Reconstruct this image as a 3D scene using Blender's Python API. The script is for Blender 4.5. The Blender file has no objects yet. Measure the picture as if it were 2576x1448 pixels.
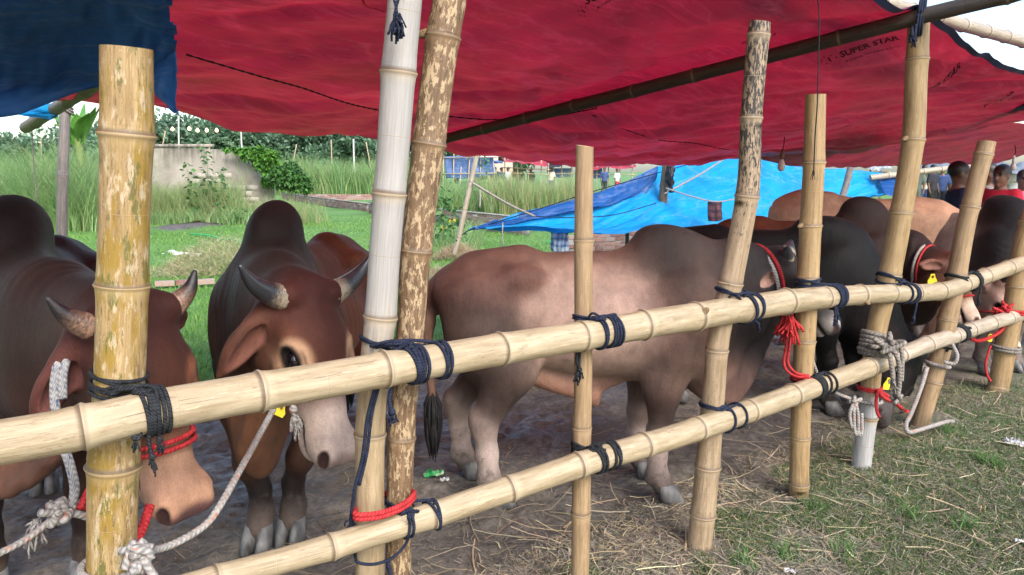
import bpy, bmesh, math, random
import numpy as np
from mathutils import Vector, Matrix

R = math.radians
SC = bpy.context.scene
COL = SC.collection
random.seed(7)
RNG = np.random.default_rng(7)

# ------------------------------------------------------------------ camera
CAM_H, PITCH, FPX = 1.5, R(8.75), 1910.0          # focal length in units of a 2576 px wide frame
cam_d = bpy.data.cameras.new('camera')
cam_d.sensor_width = 36.0
cam_d.lens = 36.0 * FPX / 2576.0
cam_d.clip_start, cam_d.clip_end = 0.05, 2000.0
cam = bpy.data.objects.new('camera', cam_d)
COL.objects.link(cam)
cam.location = (0, 0, CAM_H)
cam.rotation_euler = (math.pi / 2 - PITCH, 0, 0)
SC.camera = cam

# ------------------------------------------------------------------ sky, sun, exposure
SUN_EL, SUN_AZ = R(40), R(152)                    # azimuth clockwise from +Y
world = bpy.data.worlds.new('World')
SC.world = world
world.use_nodes = True
_nt = world.node_tree
_sky = _nt.nodes.new('ShaderNodeTexSky')
_sky.sky_type = 'NISHITA'
_sky.sun_disc = False
_sky.sun_elevation = SUN_EL
_sky.sun_rotation = SUN_AZ
_sky.air_density = 1.1
_sky.dust_density = 2.0
_sky.ozone_density = 1.5
_bg = _nt.nodes['Background']
_nt.links.new(_sky.outputs[0], _bg.inputs[0])
_bg.inputs[1].default_value = 0.15
sun_d = bpy.data.lights.new('sun', 'SUN')
sun_d.energy = 1.5
sun_d.angle = R(28)
sun_d.color = (1.0, 0.95, 0.88)
sun = bpy.data.objects.new('sun', sun_d)
COL.objects.link(sun)
_dir = Vector((math.sin(SUN_AZ) * math.cos(SUN_EL), math.cos(SUN_AZ) * math.cos(SUN_EL), math.sin(SUN_EL)))
sun.rotation_euler = (-_dir).to_track_quat('-Z', 'Y').to_euler()
SC.view_settings.view_transform = 'Standard'
SC.view_settings.look = 'None'
SC.view_settings.gamma = 1.0
SC.view_settings.exposure = 1.42
SC.cycles.max_bounces = 4
SC.cycles.diffuse_bounces = 3
SC.cycles.glossy_bounces = 2
SC.cycles.use_adaptive_sampling = True
SC.cycles.adaptive_threshold = 0.025
SC.cycles.transparent_max_bounces = 8
SC.cycles.use_denoising = True

# ------------------------------------------------------------------ placing
_cp, _sp = math.cos(PITCH), math.sin(PITCH)


def at(px, py, Y):
    """world point seen at photo position (px, py; 2576 wide) at ground distance Y in front of the camera"""
    a, b = (px - 1288.0) / FPX, (py - 724.0) / FPX
    d = Vector((a, _cp - b * _sp, -_sp - b * _cp))
    t = Y / d.y
    return Vector((d.x * t, Y, CAM_H + d.z * t))


def on(px, py, z=0.0):
    """the same, but at height z"""
    a, b = (px - 1288.0) / FPX, (py - 724.0) / FPX
    d = Vector((a, _cp - b * _sp, -_sp - b * _cp))
    t = (z - CAM_H) / d.z
    return Vector((d.x * t, d.y * t, z))


# ------------------------------------------------------------------ scene graph helpers
def tag(o, label=None, cat=None, group=None, kind=None):
    if label: o['label'] = label
    if cat: o['category'] = cat
    if group: o['group'] = group
    if kind: o['kind'] = kind
    elif cat: o['kind'] = 'thing'
    return o


def empty(name, loc=(0, 0, 0), rz=0.0):
    o = bpy.data.objects.new(name, None)
    COL.objects.link(o)
    o.location = loc
    o.rotation_euler = (0, 0, rz)
    o.empty_display_size = 0.1
    return o


def mesh_np(name, V, F, mat=None, parent=None, smooth=True, cols=None, attrs=None, nv=None):
    """V (n,3), F (m,k) constant-size faces"""
    V = np.asarray(V, dtype=np.float32)
    F = np.asarray(F, dtype=np.int32)
    me = bpy.data.meshes.new(name)
    n, m, k = len(V), len(F), F.shape[1]
    me.vertices.add(n)
    me.vertices.foreach_set('co', V.ravel())
    me.loops.add(m * k)
    me.loops.foreach_set('vertex_index', F.ravel())
    me.polygons.add(m)
    me.polygons.foreach_set('loop_start', np.arange(0, m * k, k, dtype=np.int32))
    me.polygons.foreach_set('loop_total', np.full(m, k, dtype=np.int32))
    me.update(calc_edges=True)
    if smooth:
        me.polygons.foreach_set('use_smooth', np.ones(m, dtype=bool))
    if cols is not None:
        a = me.color_attributes.new('col', 'FLOAT_COLOR', 'POINT')
        c = np.ones((n, 4), dtype=np.float32)
        c[:, :3] = cols
        a.data.foreach_set('color', c.ravel())
    for an, av in (attrs or {}).items():
        av = np.asarray(av, dtype=np.float32)
        if av.ndim == 1:
            a = me.attributes.new(an, 'FLOAT', 'POINT')
            a.data.foreach_set('value', av)
        else:
            a = me.attributes.new(an, 'FLOAT_VECTOR', 'POINT')
            a.data.foreach_set('vector', av.ravel())
    if mat:
        me.materials.append(mat)
    return link(name, me, parent)


def link(name, me, parent=None, mat=None):
    if mat:
        me.materials.append(mat)
    o = bpy.data.objects.new(name, me)
    COL.objects.link(o)
    if parent is not None:
        o.parent = parent
    return o


def pydata(name, V, F, mat=None, parent=None, smooth=False):
    me = bpy.data.meshes.new(name)
    me.from_pydata([tuple(v) for v in V], [], [tuple(f) for f in F])
    me.update()
    if smooth:
        for p in me.polygons: p.use_smooth = True
    if mat: me.materials.append(mat)
    return link(name, me, parent)


def copy_tree(o, parent=None):
    c = o.copy()
    COL.objects.link(c)
    c.parent = parent
    for ch in o.children:
        copy_tree(ch, c)
    return c


# ------------------------------------------------------------------ material helpers
MATS = {}


class NT:
    """tiny node-tree builder"""
    def __init__(self, name):
        self.m = bpy.data.materials.new(name)
        self.m.use_nodes = True
        self.t = self.m.node_tree
        self.b = self.t.nodes['Principled BSDF']
        self.out = self.t.nodes['Material Output']
        MATS[name] = self.m

    def n(self, typ, ins=None, **kw):
        nd = self.t.nodes.new(typ)
        for k, v in kw.items(): setattr(nd, k, v)
        for k, v in (ins or {}).items():
            s = nd.inputs[k]
            if hasattr(v, 'is_output') or isinstance(v, bpy.types.NodeSocket): self.t.links.new(v, s)
            else: s.default_value = v
        return nd

    def set(self, **kw):
        for k, v in kw.items():
            s = self.b.inputs[k.replace('_', ' ')]
            if isinstance(v, bpy.types.NodeSocket): self.t.links.new(v, s)
            else: s.default_value = v

    def attr(self, name, typ='GEOMETRY'):
        return self.n('ShaderNodeAttribute', attribute_name=name, attribute_type=typ)

    def pos(self):
        return self.n('ShaderNodeNewGeometry').outputs['Position']

    def obj(self):
        return self.n('ShaderNodeTexCoord').outputs['Object']

    def map(self, v, scale=(1, 1, 1), loc=(0, 0, 0)):
        return self.n('ShaderNodeMapping', {'Vector': v, 'Scale': scale, 'Location': loc}).outputs[0]

    def noise(self, v, scale=5, detail=4, rough=.55, dist=0.0, out='Fac'):
        return self.n('ShaderNodeTexNoise', {'Vector': v, 'Scale': scale, 'Detail': detail, 'Roughness': rough, 'Distortion': dist}).outputs[out]

    def vor(self, v, scale=5, feature='F1', out='Distance', rand=1.0):
        return self.n('ShaderNodeTexVoronoi', {'Vector': v, 'Scale': scale, 'Randomness': rand}, feature=feature).outputs[out]

    def ramp(self, f, stops, interp='LINEAR'):
        nd = self.n('ShaderNodeValToRGB', {'Fac': f})
        r = nd.color_ramp
        r.interpolation = interp
        while len(r.elements) < len(stops): r.elements.new(.5)
        for e, (p, c) in zip(r.elements, stops):
            e.position = p
            e.color = (c, c, c, 1) if isinstance(c, (int, float)) else (*c, 1)
        return nd.outputs[0]

    def mix(self, f, a, b, mode='MIX'):
        nd = self.n('ShaderNodeMix', data_type='RGBA', blend_type=mode)
        for k, v in ((0, f), (6, a), (7, b)):
            s = nd.inputs[k]
            if isinstance(v, bpy.types.NodeSocket): self.t.links.new(v, s)
            elif k == 0: s.default_value = v
            else: s.default_value = (*v, 1) if len(v) == 3 else v
        return nd.outputs[2]

    def math(self, op, a, b=0.0, c=0.0, clamp=False):
        nd = self.n('ShaderNodeMath', operation=op, use_clamp=clamp)
        for i, v in enumerate((a, b, c)):
            if isinstance(v, bpy.types.NodeSocket): self.t.links.new(v, nd.inputs[i])
            else: nd.inputs[i].default_value = v
        return nd.outputs[0]

    def mr(self, v, a, b, c=0.0, d=1.0):
        return self.n('ShaderNodeMapRange', {'Value': v, 'From Min': a, 'From Max': b, 'To Min': c, 'To Max': d}).outputs[0]

    def sep(self, v):
        return self.n('ShaderNodeSeparateXYZ', {'Vector': v}).outputs

    def bump(self, h, strength=.3, dist=.01):
        nd = self.n('ShaderNodeBump', {'Height': h, 'Strength': strength, 'Distance': dist})
        self.t.links.new(nd.outputs[0], self.b.inputs['Normal'])
        return nd.outputs[0]


def flat(name, col, rough=.6, noise=.25, scale=20, bump=0.0, spec=.3, metal=0.0):
    t = NT(name)
    f = t.noise(t.obj(), scale, 5)
    lo = tuple(c * (1 - noise) for c in col)
    hi = tuple(min(1, c * (1 + noise)) for c in col)
    t.set(Base_Color=t.ramp(f, [(.3, lo), (.7, hi)]), Roughness=rough, Metallic=metal)
    t.b.inputs['Specular IOR Level'].default_value = spec
    if bump: t.bump(t.noise(t.obj(), scale * 4, 5), bump, .01)
    return t.m


# ------------------------------------------------------------------ mesh helpers
def frames(P):
    """parallel-transport frames along polyline P (n,3)"""
    P = np.asarray(P, float)
    T = np.gradient(P, axis=0)
    T /= np.linalg.norm(T, axis=1)[:, None] + 1e-12
    N = np.zeros_like(P)
    ref = np.array([0, 0, 1.0]) if abs(T[0, 2]) < .9 else np.array([0, 1.0, 0])
    n = np.cross(np.cross(T[0], ref), T[0])
    n /= np.linalg.norm(n)
    for i in range(len(P)):
        n = n - T[i] * np.dot(n, T[i])
        n /= np.linalg.norm(n) + 1e-12
        N[i] = n
    return T, N, np.cross(T, N)


def smooth_path(pts, n=40):
    """Catmull-Rom through pts"""
    P = np.array([tuple(p) for p in pts], float)
    if len(P) < 3:
        return np.linspace(P[0], P[-1], n)
    Q = np.vstack([2 * P[0] - P[1], P, 2 * P[-1] - P[-2]])
    seg = np.linalg.norm(np.diff(P, axis=0), axis=1)
    cum = np.concatenate([[0], np.cumsum(seg)])
    out = []
    for s in np.linspace(0, cum[-1], n):
        i = min(np.searchsorted(cum, s, 'right') - 1, len(seg) - 1)
        t = (s - cum[i]) / max(seg[i], 1e-9)
        p0, p1, p2, p3 = Q[i], Q[i + 1], Q[i + 2], Q[i + 3]
        out.append(.5 * ((2 * p1) + (-p0 + p2) * t + (2 * p0 - 5 * p1 + 4 * p2 - p3) * t * t + (-p0 + 3 * p1 - 3 * p2 + p3) * t ** 3))
    return np.array(out)


def tube_np(P, rad, sides=8, cap=True):
    """returns V, F(quads), along (n), around(n)"""
    P = np.asarray(P, float)
    rad = np.broadcast_to(np.asarray(rad, float), (len(P),))
    T, N, B = frames(P)
    th = np.linspace(0, 2 * np.pi, sides, endpoint=False)
    ring = np.cos(th)[None, :, None] * N[:, None, :] + np.sin(th)[None, :, None] * B[:, None, :]
    V = (P[:, None, :] + ring * rad[:, None, None]).reshape(-1, 3)
    n = len(P)
    i = np.arange(n - 1)[:, None] * sides
    j = np.arange(sides)[None, :]
    jn = (j + 1) % sides
    F = np.stack([i + j, i + jn, i + sides + jn, i + sides + j], -1).reshape(-1, 4)
    L = np.concatenate([[0], np.cumsum(np.linalg.norm(np.diff(P, axis=0), axis=1))])
    along = np.repeat(L, sides)
    around = np.tile(th, n)
    if cap:
        c0, c1 = len(V), len(V) + 1
        V = np.vstack([V, P[0], P[-1]])
        along = np.concatenate([along, [0, L[-1]]])
        around = np.concatenate([around, [0, 0]])
        a = np.arange(0, sides, 2)
        F = np.vstack([F, np.stack([np.full_like(a, c0), (a + 2) % sides, (a + 1) % sides, a], -1),
                       np.stack([np.full_like(a, c1), (n - 1) * sides + a, (n - 1) * sides + (a + 1) % sides, (n - 1) * sides + (a + 2) % sides], -1)])
    return V, F, along, around


def cat_np(parts):
    """join (V,F,...) tuples of same-size faces; extra columns are concatenated"""
    Vs, Fs, ex, off = [], [], [[] for _ in parts[0][2:]], 0
    for p in parts:
        Vs.append(p[0]); Fs.append(p[1] + off); off += len(p[0])
        for e, q in zip(ex, p[2:]): e.append(q)
    return (np.vstack(Vs), np.vstack(Fs), *[np.concatenate(e) for e in ex])


def box_np(c, s, rz=0.0):
    x, y, z = s[0] / 2, s[1] / 2, s[2] / 2
    V = np.array([(-x, -y, -z), (x, -y, -z), (x, y, -z), (-x, y, -z), (-x, -y, z), (x, -y, z), (x, y, z), (-x, y, z)], float)
    cr, sr = math.cos(rz), math.sin(rz)
    V = V @ np.array([[cr, sr, 0], [-sr, cr, 0], [0, 0, 1]]) + np.array(c)
    F = np.array([(0, 3, 2, 1), (4, 5, 6, 7), (0, 1, 5, 4), (1, 2, 6, 5), (2, 3, 7, 6), (3, 0, 4, 7)])
    return V, F
# ================================================================== bodies: smooth blended volumes polygonised into one skin
def surface_nets(F, gx, gy, gz):
    S = F < 0
    nx, ny, nz = F.shape
    crn = [(a, b, c) for a in (0, 1) for b in (0, 1) for c in (0, 1)]
    cs = np.zeros((nx - 1, ny - 1, nz - 1), np.int8)
    for a, b, c in crn:
        cs += S[a:nx - 1 + a, b:ny - 1 + b, c:nz - 1 + c]
    act = (cs > 0) & (cs < 8)
    I, J, K = np.nonzero(act)
    idx = -np.ones(act.shape, np.int64)
    idx[I, J, K] = np.arange(len(I))
    acc = np.zeros((len(I), 3)); cnt = np.zeros(len(I))
    G = (gx, gy, gz)
    for a0 in crn:
        for ax in range(3):
            if a0[ax] == 1: continue
            a1 = list(a0); a1[ax] = 1
            f0 = F[I + a0[0], J + a0[1], K + a0[2]]
            f1 = F[I + a1[0], J + a1[1], K + a1[2]]
            m = (f0 < 0) != (f1 < 0)
            t = np.where(m, f0 / np.where(m, f0 - f1, 1), 0)
            p0 = np.stack([gx[I + a0[0]], gy[J + a0[1]], gz[K + a0[2]]], -1)
            p1 = np.stack([gx[I + a1[0]], gy[J + a1[1]], gz[K + a1[2]]], -1)
            acc += np.where(m[:, None], p0 + (p1 - p0) * t[:, None], 0)
            cnt += m
    V = acc / cnt[:, None]
    Q = []
    for ax in range(3):
        sl0 = [slice(1, -1)] * 3; sl1 = [slice(1, -1)] * 3
        sl0[ax] = slice(0, -1); sl1[ax] = slice(1, None)
        s0, s1 = S[tuple(sl0)], S[tuple(sl1)]
        E = np.argwhere(s0 != s1)
        flip = s0[tuple(E.T)]
        off = [1, 1, 1]; off[ax] = 0
        E = E + np.array(off)
        u, v = [(1, 2), (2, 0), (0, 1)][ax]
        def cell(du, dv):
            e = E.copy(); e[:, u] -= du; e[:, v] -= dv
            return idx[e[:, 0], e[:, 1], e[:, 2]]
        q = np.stack([cell(1, 1), cell(0, 1), cell(0, 0), cell(1, 0)], -1)
        q[~flip] = q[~flip][:, ::-1]
        Q.append(q)
    return V, np.vstack(Q)


def d_cone(P, a, b, r1, r2):
    """round cone from a (radius r1) to b (radius r2)"""
    a, b = np.asarray(a, float), np.asarray(b, float)
    ba = b - a
    l2 = ba @ ba
    pa = P - a
    t = np.clip((pa @ ba) / l2, 0, 1)
    d = np.linalg.norm(pa - t[..., None] * ba, axis=-1)
    return d - (r1 + (r2 - r1) * t)


def d_ell(P, c, rad, M):
    """ellipsoid, M rows = local axes in world"""
    q = (P - np.asarray(c, float)) @ M.T
    r = np.asarray(rad, float)
    k0 = np.linalg.norm(q / r, axis=-1)
    k1 = np.linalg.norm(q / (r * r), axis=-1) + 1e-9
    return k0 * (k0 - 1.0) / k1


def axes(f=(1, 0, 0), u=(0, 0, 1)):
    f = np.asarray(f, float); f = f / np.linalg.norm(f)
    u = np.asarray(u, float); u = u - f * (u @ f); u = u / np.linalg.norm(u)
    return np.stack([f, np.cross(u, f), u])


class Body:
    def __init__(self): self.p = []

    def cone(self, a, b, r1, r2, k=.05, c='body', sub=False, w=1.0, sig=1.0):
        a, b = np.array(a, float), np.array(b, float)
        lo = np.minimum(a - r1, b - r2); hi = np.maximum(a + r1, b + r2)
        self.p.append((lambda P: d_cone(P, a, b, r1, r2), lo, hi, k, c, sub, w, sig))

    def chain(self, pts, rs, k=.04, c='body', w=1.0):
        for i in range(len(pts) - 1): self.cone(pts[i], pts[i + 1], rs[i], rs[i + 1], k, c if isinstance(c, str) else c[i], w=w)

    def ell(self, c0, rad, k=.05, c='body', f=(1, 0, 0), u=(0, 0, 1), sub=False, w=1.0, sig=1.0, paint=False):
        M = axes(f, u)
        e = np.sqrt(((M * np.array(rad)[:, None]) ** 2).sum(0))
        c0 = np.array(c0, float)
        self.p.append((lambda P: d_ell(P, c0, rad, M), c0 - e, c0 + e, k, c, sub, w, sig) if not paint else
                      (lambda P: d_ell(P, c0, rad, M), c0 - e, c0 + e, None, c, sub, w, sig))

    def grid_axis(self, lo, hi, coarse, fine, f0, f1):
        out = [lo]
        while out[-1] < hi:
            x = out[-1]
            st = fine if f0 <= x <= f1 else min(coarse, fine + .25 * min(abs(x - f0), abs(x - f1)))
            out.append(x + st)
        return np.array(out)

    def build(self, coarse, fine=None, fbox=None):
        geo = [q for q in self.p if q[3] is not None]
        lo = np.min([q[1] for q in geo if not q[5]], 0) - .05
        hi = np.max([q[2] for q in geo if not q[5]], 0) + .05
        G = []
        for ax in range(3):
            if fbox is None: G.append(np.arange(lo[ax], hi[ax] + coarse, coarse))
            else: G.append(self.grid_axis(lo[ax], hi[ax], coarse, fine, fbox[0][ax], fbox[1][ax]))
        F = np.full([len(g) for g in G], .25)
        for d, l, h, k, c, sub, w, sig in geo:
            mg = (k if not sub else .01) * 1.05 + 2.2 * coarse
            s = [slice(max(0, np.searchsorted(G[a], l[a] - mg) - 1), np.searchsorted(G[a], h[a] + mg) + 1) for a in range(3)]
            X = np.stack(np.meshgrid(G[0][s[0]], G[1][s[1]], G[2][s[2]], indexing='ij'), -1)
            dd = d(X)
            f = F[tuple(s)]
            if sub:
                hh = np.clip(.5 - .5 * (f + dd) / k, 0, 1)
                F[tuple(s)] = f + (-dd - f) * hh + k * hh * (1 - hh)
            else:
                hh = np.clip(.5 + .5 * (dd - f) / k, 0, 1)
                F[tuple(s)] = dd + (f - dd) * hh - k * hh * (1 - hh)
        return surface_nets(F, *G)

    def colours(self, V, pal, sigma=.03):
        W = np.zeros(len(V)); C = np.zeros((len(V), 3))
        base = pal['body']
        paints = []
        for d, l, h, k, c, sub, w, sig in self.p:
            if c is None: continue
            if k is None or sub:
                paints.append((d, c, w, sig, sub)); continue
            wt = np.exp(-np.clip(d(V), 0, None) / (sigma * sig)) * w
            C += wt[:, None] * np.array(pal.get(c, base)); W += wt
        C /= W[:, None]
        for d, c, w, sig, sub in sorted(paints, key=lambda q: q[4]):    # coat markings: soft-edged patches over the blend
            if c not in pal: continue
            a = np.clip(.5 - (d(V) - (.005 if sub else 0)) / (2 * sigma * sig), 0, 1)
            a = (a * a * (3 - 2 * a) * w)[:, None]
            C = C * (1 - a) + np.array(pal[c]) * a
        return C
# ================================================================== the ground
FO, FE, FN = np.array((.75, 2.84)), np.array((.754, .657)), np.array((-.657, .754))   # fence origin, along it, into the pen


def fence_xy(s, d):
    return FO[0] + FE[0] * s + FN[0] * d, FO[1] + FE[1] * s + FN[1] * d


def ground_material():
    t = NT('ground_soil_and_grass')
    P = t.pos()
    x, y, z = t.sep(P)
    # distance into the pen from the fence line
    d = t.math('ADD', t.math('MULTIPLY', t.math('SUBTRACT', x, FO[0]), FN[0]), t.math('MULTIPLY', t.math('SUBTRACT', y, FO[1]), FN[1]))
    wob = t.math('MULTIPLY', t.math('SUBTRACT', t.noise(P, 1.3, 4), .5), 1.5)
    dw = t.math('ADD', d, wob)
    green = t.mr(dw, 3.5, 3.95)
    front = t.mr(dw, .55, -.25)
    # mud
    n1, n2 = t.noise(P, 3.5, 8, .65), t.noise(P, 38, 6, .7)
    mud = t.ramp(n1, [(.30, (.088, .075, .061)), (.52, (.17, .148, .122)), (.72, (.275, .25, .215))])
    mud = t.mix(t.ramp(n2, [(.35, .6), (.6, 0.0)]), mud, (.040, .032, .027))
    wet = t.ramp(t.noise(P, 1.1, 4, .55), [(.42, 0.0), (.56, 1.0)])
    wet = t.math('MULTIPLY', wet, t.mr(d, .9, 1.9))
    # dry trampled litter in front of the fence
    n3, n4 = t.noise(P, 55, 8, .75), t.noise(P, 2.2, 5, .6)
    dry = t.ramp(n3, [(.30, (.085, .068, .052)), (.5, (.20, .165, .125)), (.7, (.34, .30, .24))])
    grn = t.ramp(n3, [(.3, (.035, .055, .024)), (.5, (.085, .135, .055)), (.72, (.21, .23, .135))])
    dry = t.mix(t.ramp(n4, [(.42, 0.0), (.55, .85)]), dry, grn)
    # field
    n5, n6 = t.noise(P, .55, 6, .6), t.noise(P, 24, 6, .7)
    fld = t.ramp(n5, [(.3, (.09, .20, .035)), (.5, (.14, .29, .06)), (.72, (.20, .33, .09))])
    fld = t.mix(t.ramp(n6, [(.35, .65), (.62, 0.0)]), fld, (.030, .065, .014))
    far = t.mr(y, 30, 80)
    fld = t.mix(far, fld, (.13, .25, .08))
    c = t.mix(front, mud, dry)
    c = t.mix(green, c, fld)
    # a bare heap of soil in the field
    hx, hy = on(495, 572).x, on(495, 572).y
    rr = t.math('SQRT', t.math('ADD', t.math('POWER', t.math('DIVIDE', t.math('SUBTRACT', x, hx), .80), 2.0), t.math('POWER', t.math('DIVIDE', t.math('SUBTRACT', y, hy), 1.9), 2.0)))
    heap = t.mr(t.math('ADD', rr, t.math('MULTIPLY', t.math('SUBTRACT', t.noise(P, 2.5, 5), .5), 1.2)), 1.05, .85)
    c = t.mix(heap, c, t.ramp(t.noise(P, 9, 6), [(.3, (.06, .05, .05)), (.7, (.19, .165, .16))]))
    rough = t.mix(t.math('MULTIPLY', wet, t.math('SUBTRACT', 1.0, green)), (.82, .82, .82), (.36, .36, .36))
    t.set(Base_Color=c, Roughness=rough)
    t.b.inputs['Specular IOR Level'].default_value = .35
    h = t.math('ADD', t.math('MULTIPLY', n2, .7), t.math('MULTIPLY', n3, .6))
    t.bump(h, .7, .02)
    return t.m


def axis_pts(lo, f0, f1, hi, fine, grow=1.18):
    mid = list(np.arange(f0, f1, fine))
    a, st = [f0], fine
    while a[-1] > lo:
        st *= grow; a.append(a[-1] - st)
    b, st = [mid[-1]], fine
    while b[-1] < hi:
        st *= grow; b.append(b[-1] + st)
    return np.array(a[:0:-1] + mid + b[1:])


class VN:
    """smooth value noise on the plane"""
    def __init__(self, seed):
        self.t = np.random.default_rng(seed).uniform(-1, 1, (256, 256))

    def __call__(self, x, y):
        xi, yi = np.floor(x).astype(int), np.floor(y).astype(int)
        fx, fy = x - xi, y - yi
        fx, fy = fx * fx * (3 - 2 * fx), fy * fy * (3 - 2 * fy)
        g = lambda a, b: self.t[a % 256, b % 256]
        return (g(xi, yi) * (1 - fx) + g(xi + 1, yi) * fx) * (1 - fy) + (g(xi, yi + 1) * (1 - fx) + g(xi + 1, yi + 1) * fx) * fy


N1, N2, N3 = VN(1), VN(2), VN(3)


def ground_z(x, y):
    x, y = np.asarray(x, float), np.asarray(y, float)
    d = (x - FO[0]) * FN[0] + (y - FO[1]) * FN[1]
    mud = np.clip((d + .1) / .8, 0, 1) * np.clip((4.0 - d) / .8, 0, 1)
    z = N1(x * 1.7, y * 1.7) * .010 + mud * (N1(x * 7, y * 7) * .014 + N2(x * 15, y * 15) * .013 + N3(x * 33, y * 33) * .010 - .012)
    z = z + (1 - mud) * (N3(x * 24, y * 24) * .006)
    far = np.clip((d - 4.2) / 3, 0, 1)
    z = z + far * (N2(x * .35, y * .35) * .06 + N3(x * 1.3, y * 1.3) * .03)
    h = on(495, 572)
    z = z + .16 * np.exp(-(((x - h.x) / .8) ** 2 + ((y - h.y) / 1.4) ** 2)) * (1 + .5 * N3(x * 4, y * 4))
    return z


gx, gy = axis_pts(-700, -3.2, 4.6, 700, .022), axis_pts(-60, .9, 7.0, 900, .022)
GX, GY = np.meshgrid(gx, gy, indexing='ij')
GZ = ground_z(GX, GY)
_i = np.arange(len(gx) - 1)[:, None] * len(gy) + np.arange(len(gy) - 1)[None, :]
_F = np.stack([_i, _i + len(gy), _i + len(gy) + 1, _i + 1], -1).reshape(-1, 4)
tag(mesh_np('ground', np.stack([GX, GY, GZ], -1).reshape(-1, 3), _F, ground_material()), 'trampled mud, dry litter and green meadow', kind='structure')
# ================================================================== bamboo
def bamboo_mat(name, lo, hi, streak, blotch=None, extra=None, rough=.45, node=(.11, .075, .045), streak_amt=.6):
    q_ = lambda c: tuple(x * .66 for x in c)
    q_ = lambda c: (c[0] * .68, c[1] * .69, c[2] * .78)
    lo, hi, streak = (lo[0] * .50, lo[1] * .50, lo[2] * .56), (hi[0] * .71, hi[1] * .71, hi[2] * .79), q_(streak)
    blotch = [(q_(b[0]), *b[1:]) for b in (blotch or [])]
    t = NT(name)
    v = t.attr('bam').outputs['Vector']
    nd = t.attr('node').outputs['Fac']
    rnd = t.n('ShaderNodeObjectInfo').outputs['Random']
    off = t.n('ShaderNodeVectorMath', {0: v, 1: t.n('ShaderNodeCombineXYZ', {'X': t.math('MULTIPLY', rnd, 31.0), 'Y': rnd, 'Z': t.math('MULTIPLY', rnd, 57.0)}).outputs[0]}, operation='ADD').outputs[0]
    g1 = t.noise(t.map(off, (3.0, 3.0, 1.6)), 1.0, 5, .6)
    fib = t.noise(t.map(off, (22, 22, 1.3)), 1.0, 4, .65)
    fine = t.noise(t.map(off, (70, 70, 5)), 1.0, 3, .6)
    c = t.ramp(g1, [(.28, lo), (.72, hi)])
    c = t.mix(t.ramp(fib, [(.48, 0.0), (.66, streak_amt)]), c, streak)
    c = t.mix(t.ramp(fine, [(.45, 0.0), (.8, .2)]), c, tuple(x * .55 for x in lo))
    crack = t.noise(t.map(off, (9, 9, .9)), 1.3, 6, .75)
    c = t.mix(t.ramp(crack, [(.60, 0.0), (.635, .8)]), c, tuple(x * .30 for x in lo))
    peel = t.noise(t.map(off, (5, 5, 2.6), (3, 1, 7)), 1.5, 6, .7)
    c = t.mix(t.ramp(peel, [(.60, 0.0), (.64, .55)]), c, tuple(min(1, x * 1.25) for x in hi))
    scuff = t.noise(t.map(off, (2.2, 2.2, 2.2), (9, 4, 2)), 1.2, 8, .78)
    c = t.mix(t.ramp(scuff, [(.57, 0.0), (.63, .55)]), c, tuple(x * .62 for x in lo))
    if blotch:
        for (col, sc, a, b, amt) in blotch:
            bn = t.noise(t.map(off, sc), 1.0, 6, .7)
            c = t.mix(t.ramp(bn, [(a, 0.0), (b, amt)]), c, col)
    if extra: c = extra(t, c, off)
    # the joints: a dark line with a paler bloom on one side
    c = t.mix(t.ramp(t.math('ABSOLUTE', nd), [(.0, .92), (.005, .8), (.011, 0.0)]), c, node)
    c = t.mix(t.math('MULTIPLY', t.ramp(t.mr(nd, .0, .06), [(.0, .55), (.15, .45), (.6, 0.0)]), t.math('GREATER_THAN', nd, 0.0)), c, tuple(min(1, x * 1.12) for x in hi))
    t.set(Base_Color=c, Roughness=t.ramp(g1, [(.3, rough - .06), (.7, rough + .14)]))
    t.b.inputs['Specular IOR Level'].default_value = .4
    h = t.math('ADD', t.math('MULTIPLY', fib, .5), t.math('ADD', t.math('MULTIPLY', fine, .4), t.math('MULTIPLY', crack, .5)))
    t.bump(h, .35, .006)
    return t.m


def _white_upper(t, c, off):
    z = t.sep(t.pos())[2]
    f = t.math('ADD', z, t.math('MULTIPLY', t.math('SUBTRACT', t.noise(t.map(off, (6, 6, 1.5)), 1, 5), .5), .5))
    w = t.ramp(t.noise(t.map(off, (9, 9, 2)), 1, 5), [(.3, (.28, .265, .25)), (.7, (.37, .35, .33))])
    return t.mix(t.mr(f, .93, 1.15), c, w)


def _white_foot(t, c, off):
    z = t.sep(t.pos())[2]
    f = t.math('ADD', z, t.math('MULTIPLY', t.math('SUBTRACT', t.noise(t.map(off, (6, 6, 1.5)), 1, 5), .5), .3))
    w = t.ramp(t.noise(t.map(off, (9, 9, 2)), 1, 5), [(.3, (.26, .25, .24)), (.7, (.42, .41, .40))])
    return t.mix(t.mr(f, .42, .33), c, w)


def _sooty_top(t, c, off):
    z = t.sep(t.pos())[2]
    n = t.noise(t.map(off, (4.5, 4.5, 9)), 1.0, 8, .75)
    f = t.math('ADD', n, t.math('MULTIPLY', t.mr(z, 1.0, 1.6, -.16, .05), 1.0))
    return t.mix(t.ramp(f, [(.52, 0.0), (.55, .95)]), c, (.016, .015, .017))


def _soil(t, c, off):
    z = t.sep(t.pos())[2]
    f = t.math('ADD', z, t.math('MULTIPLY', t.math('SUBTRACT', t.noise(t.map(off, (5, 5, 4)), 1, 5), .5), .3))
    return t.mix(t.mr(f, .12, .0, 0, .65), c, (.09, .07, .05))


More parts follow.
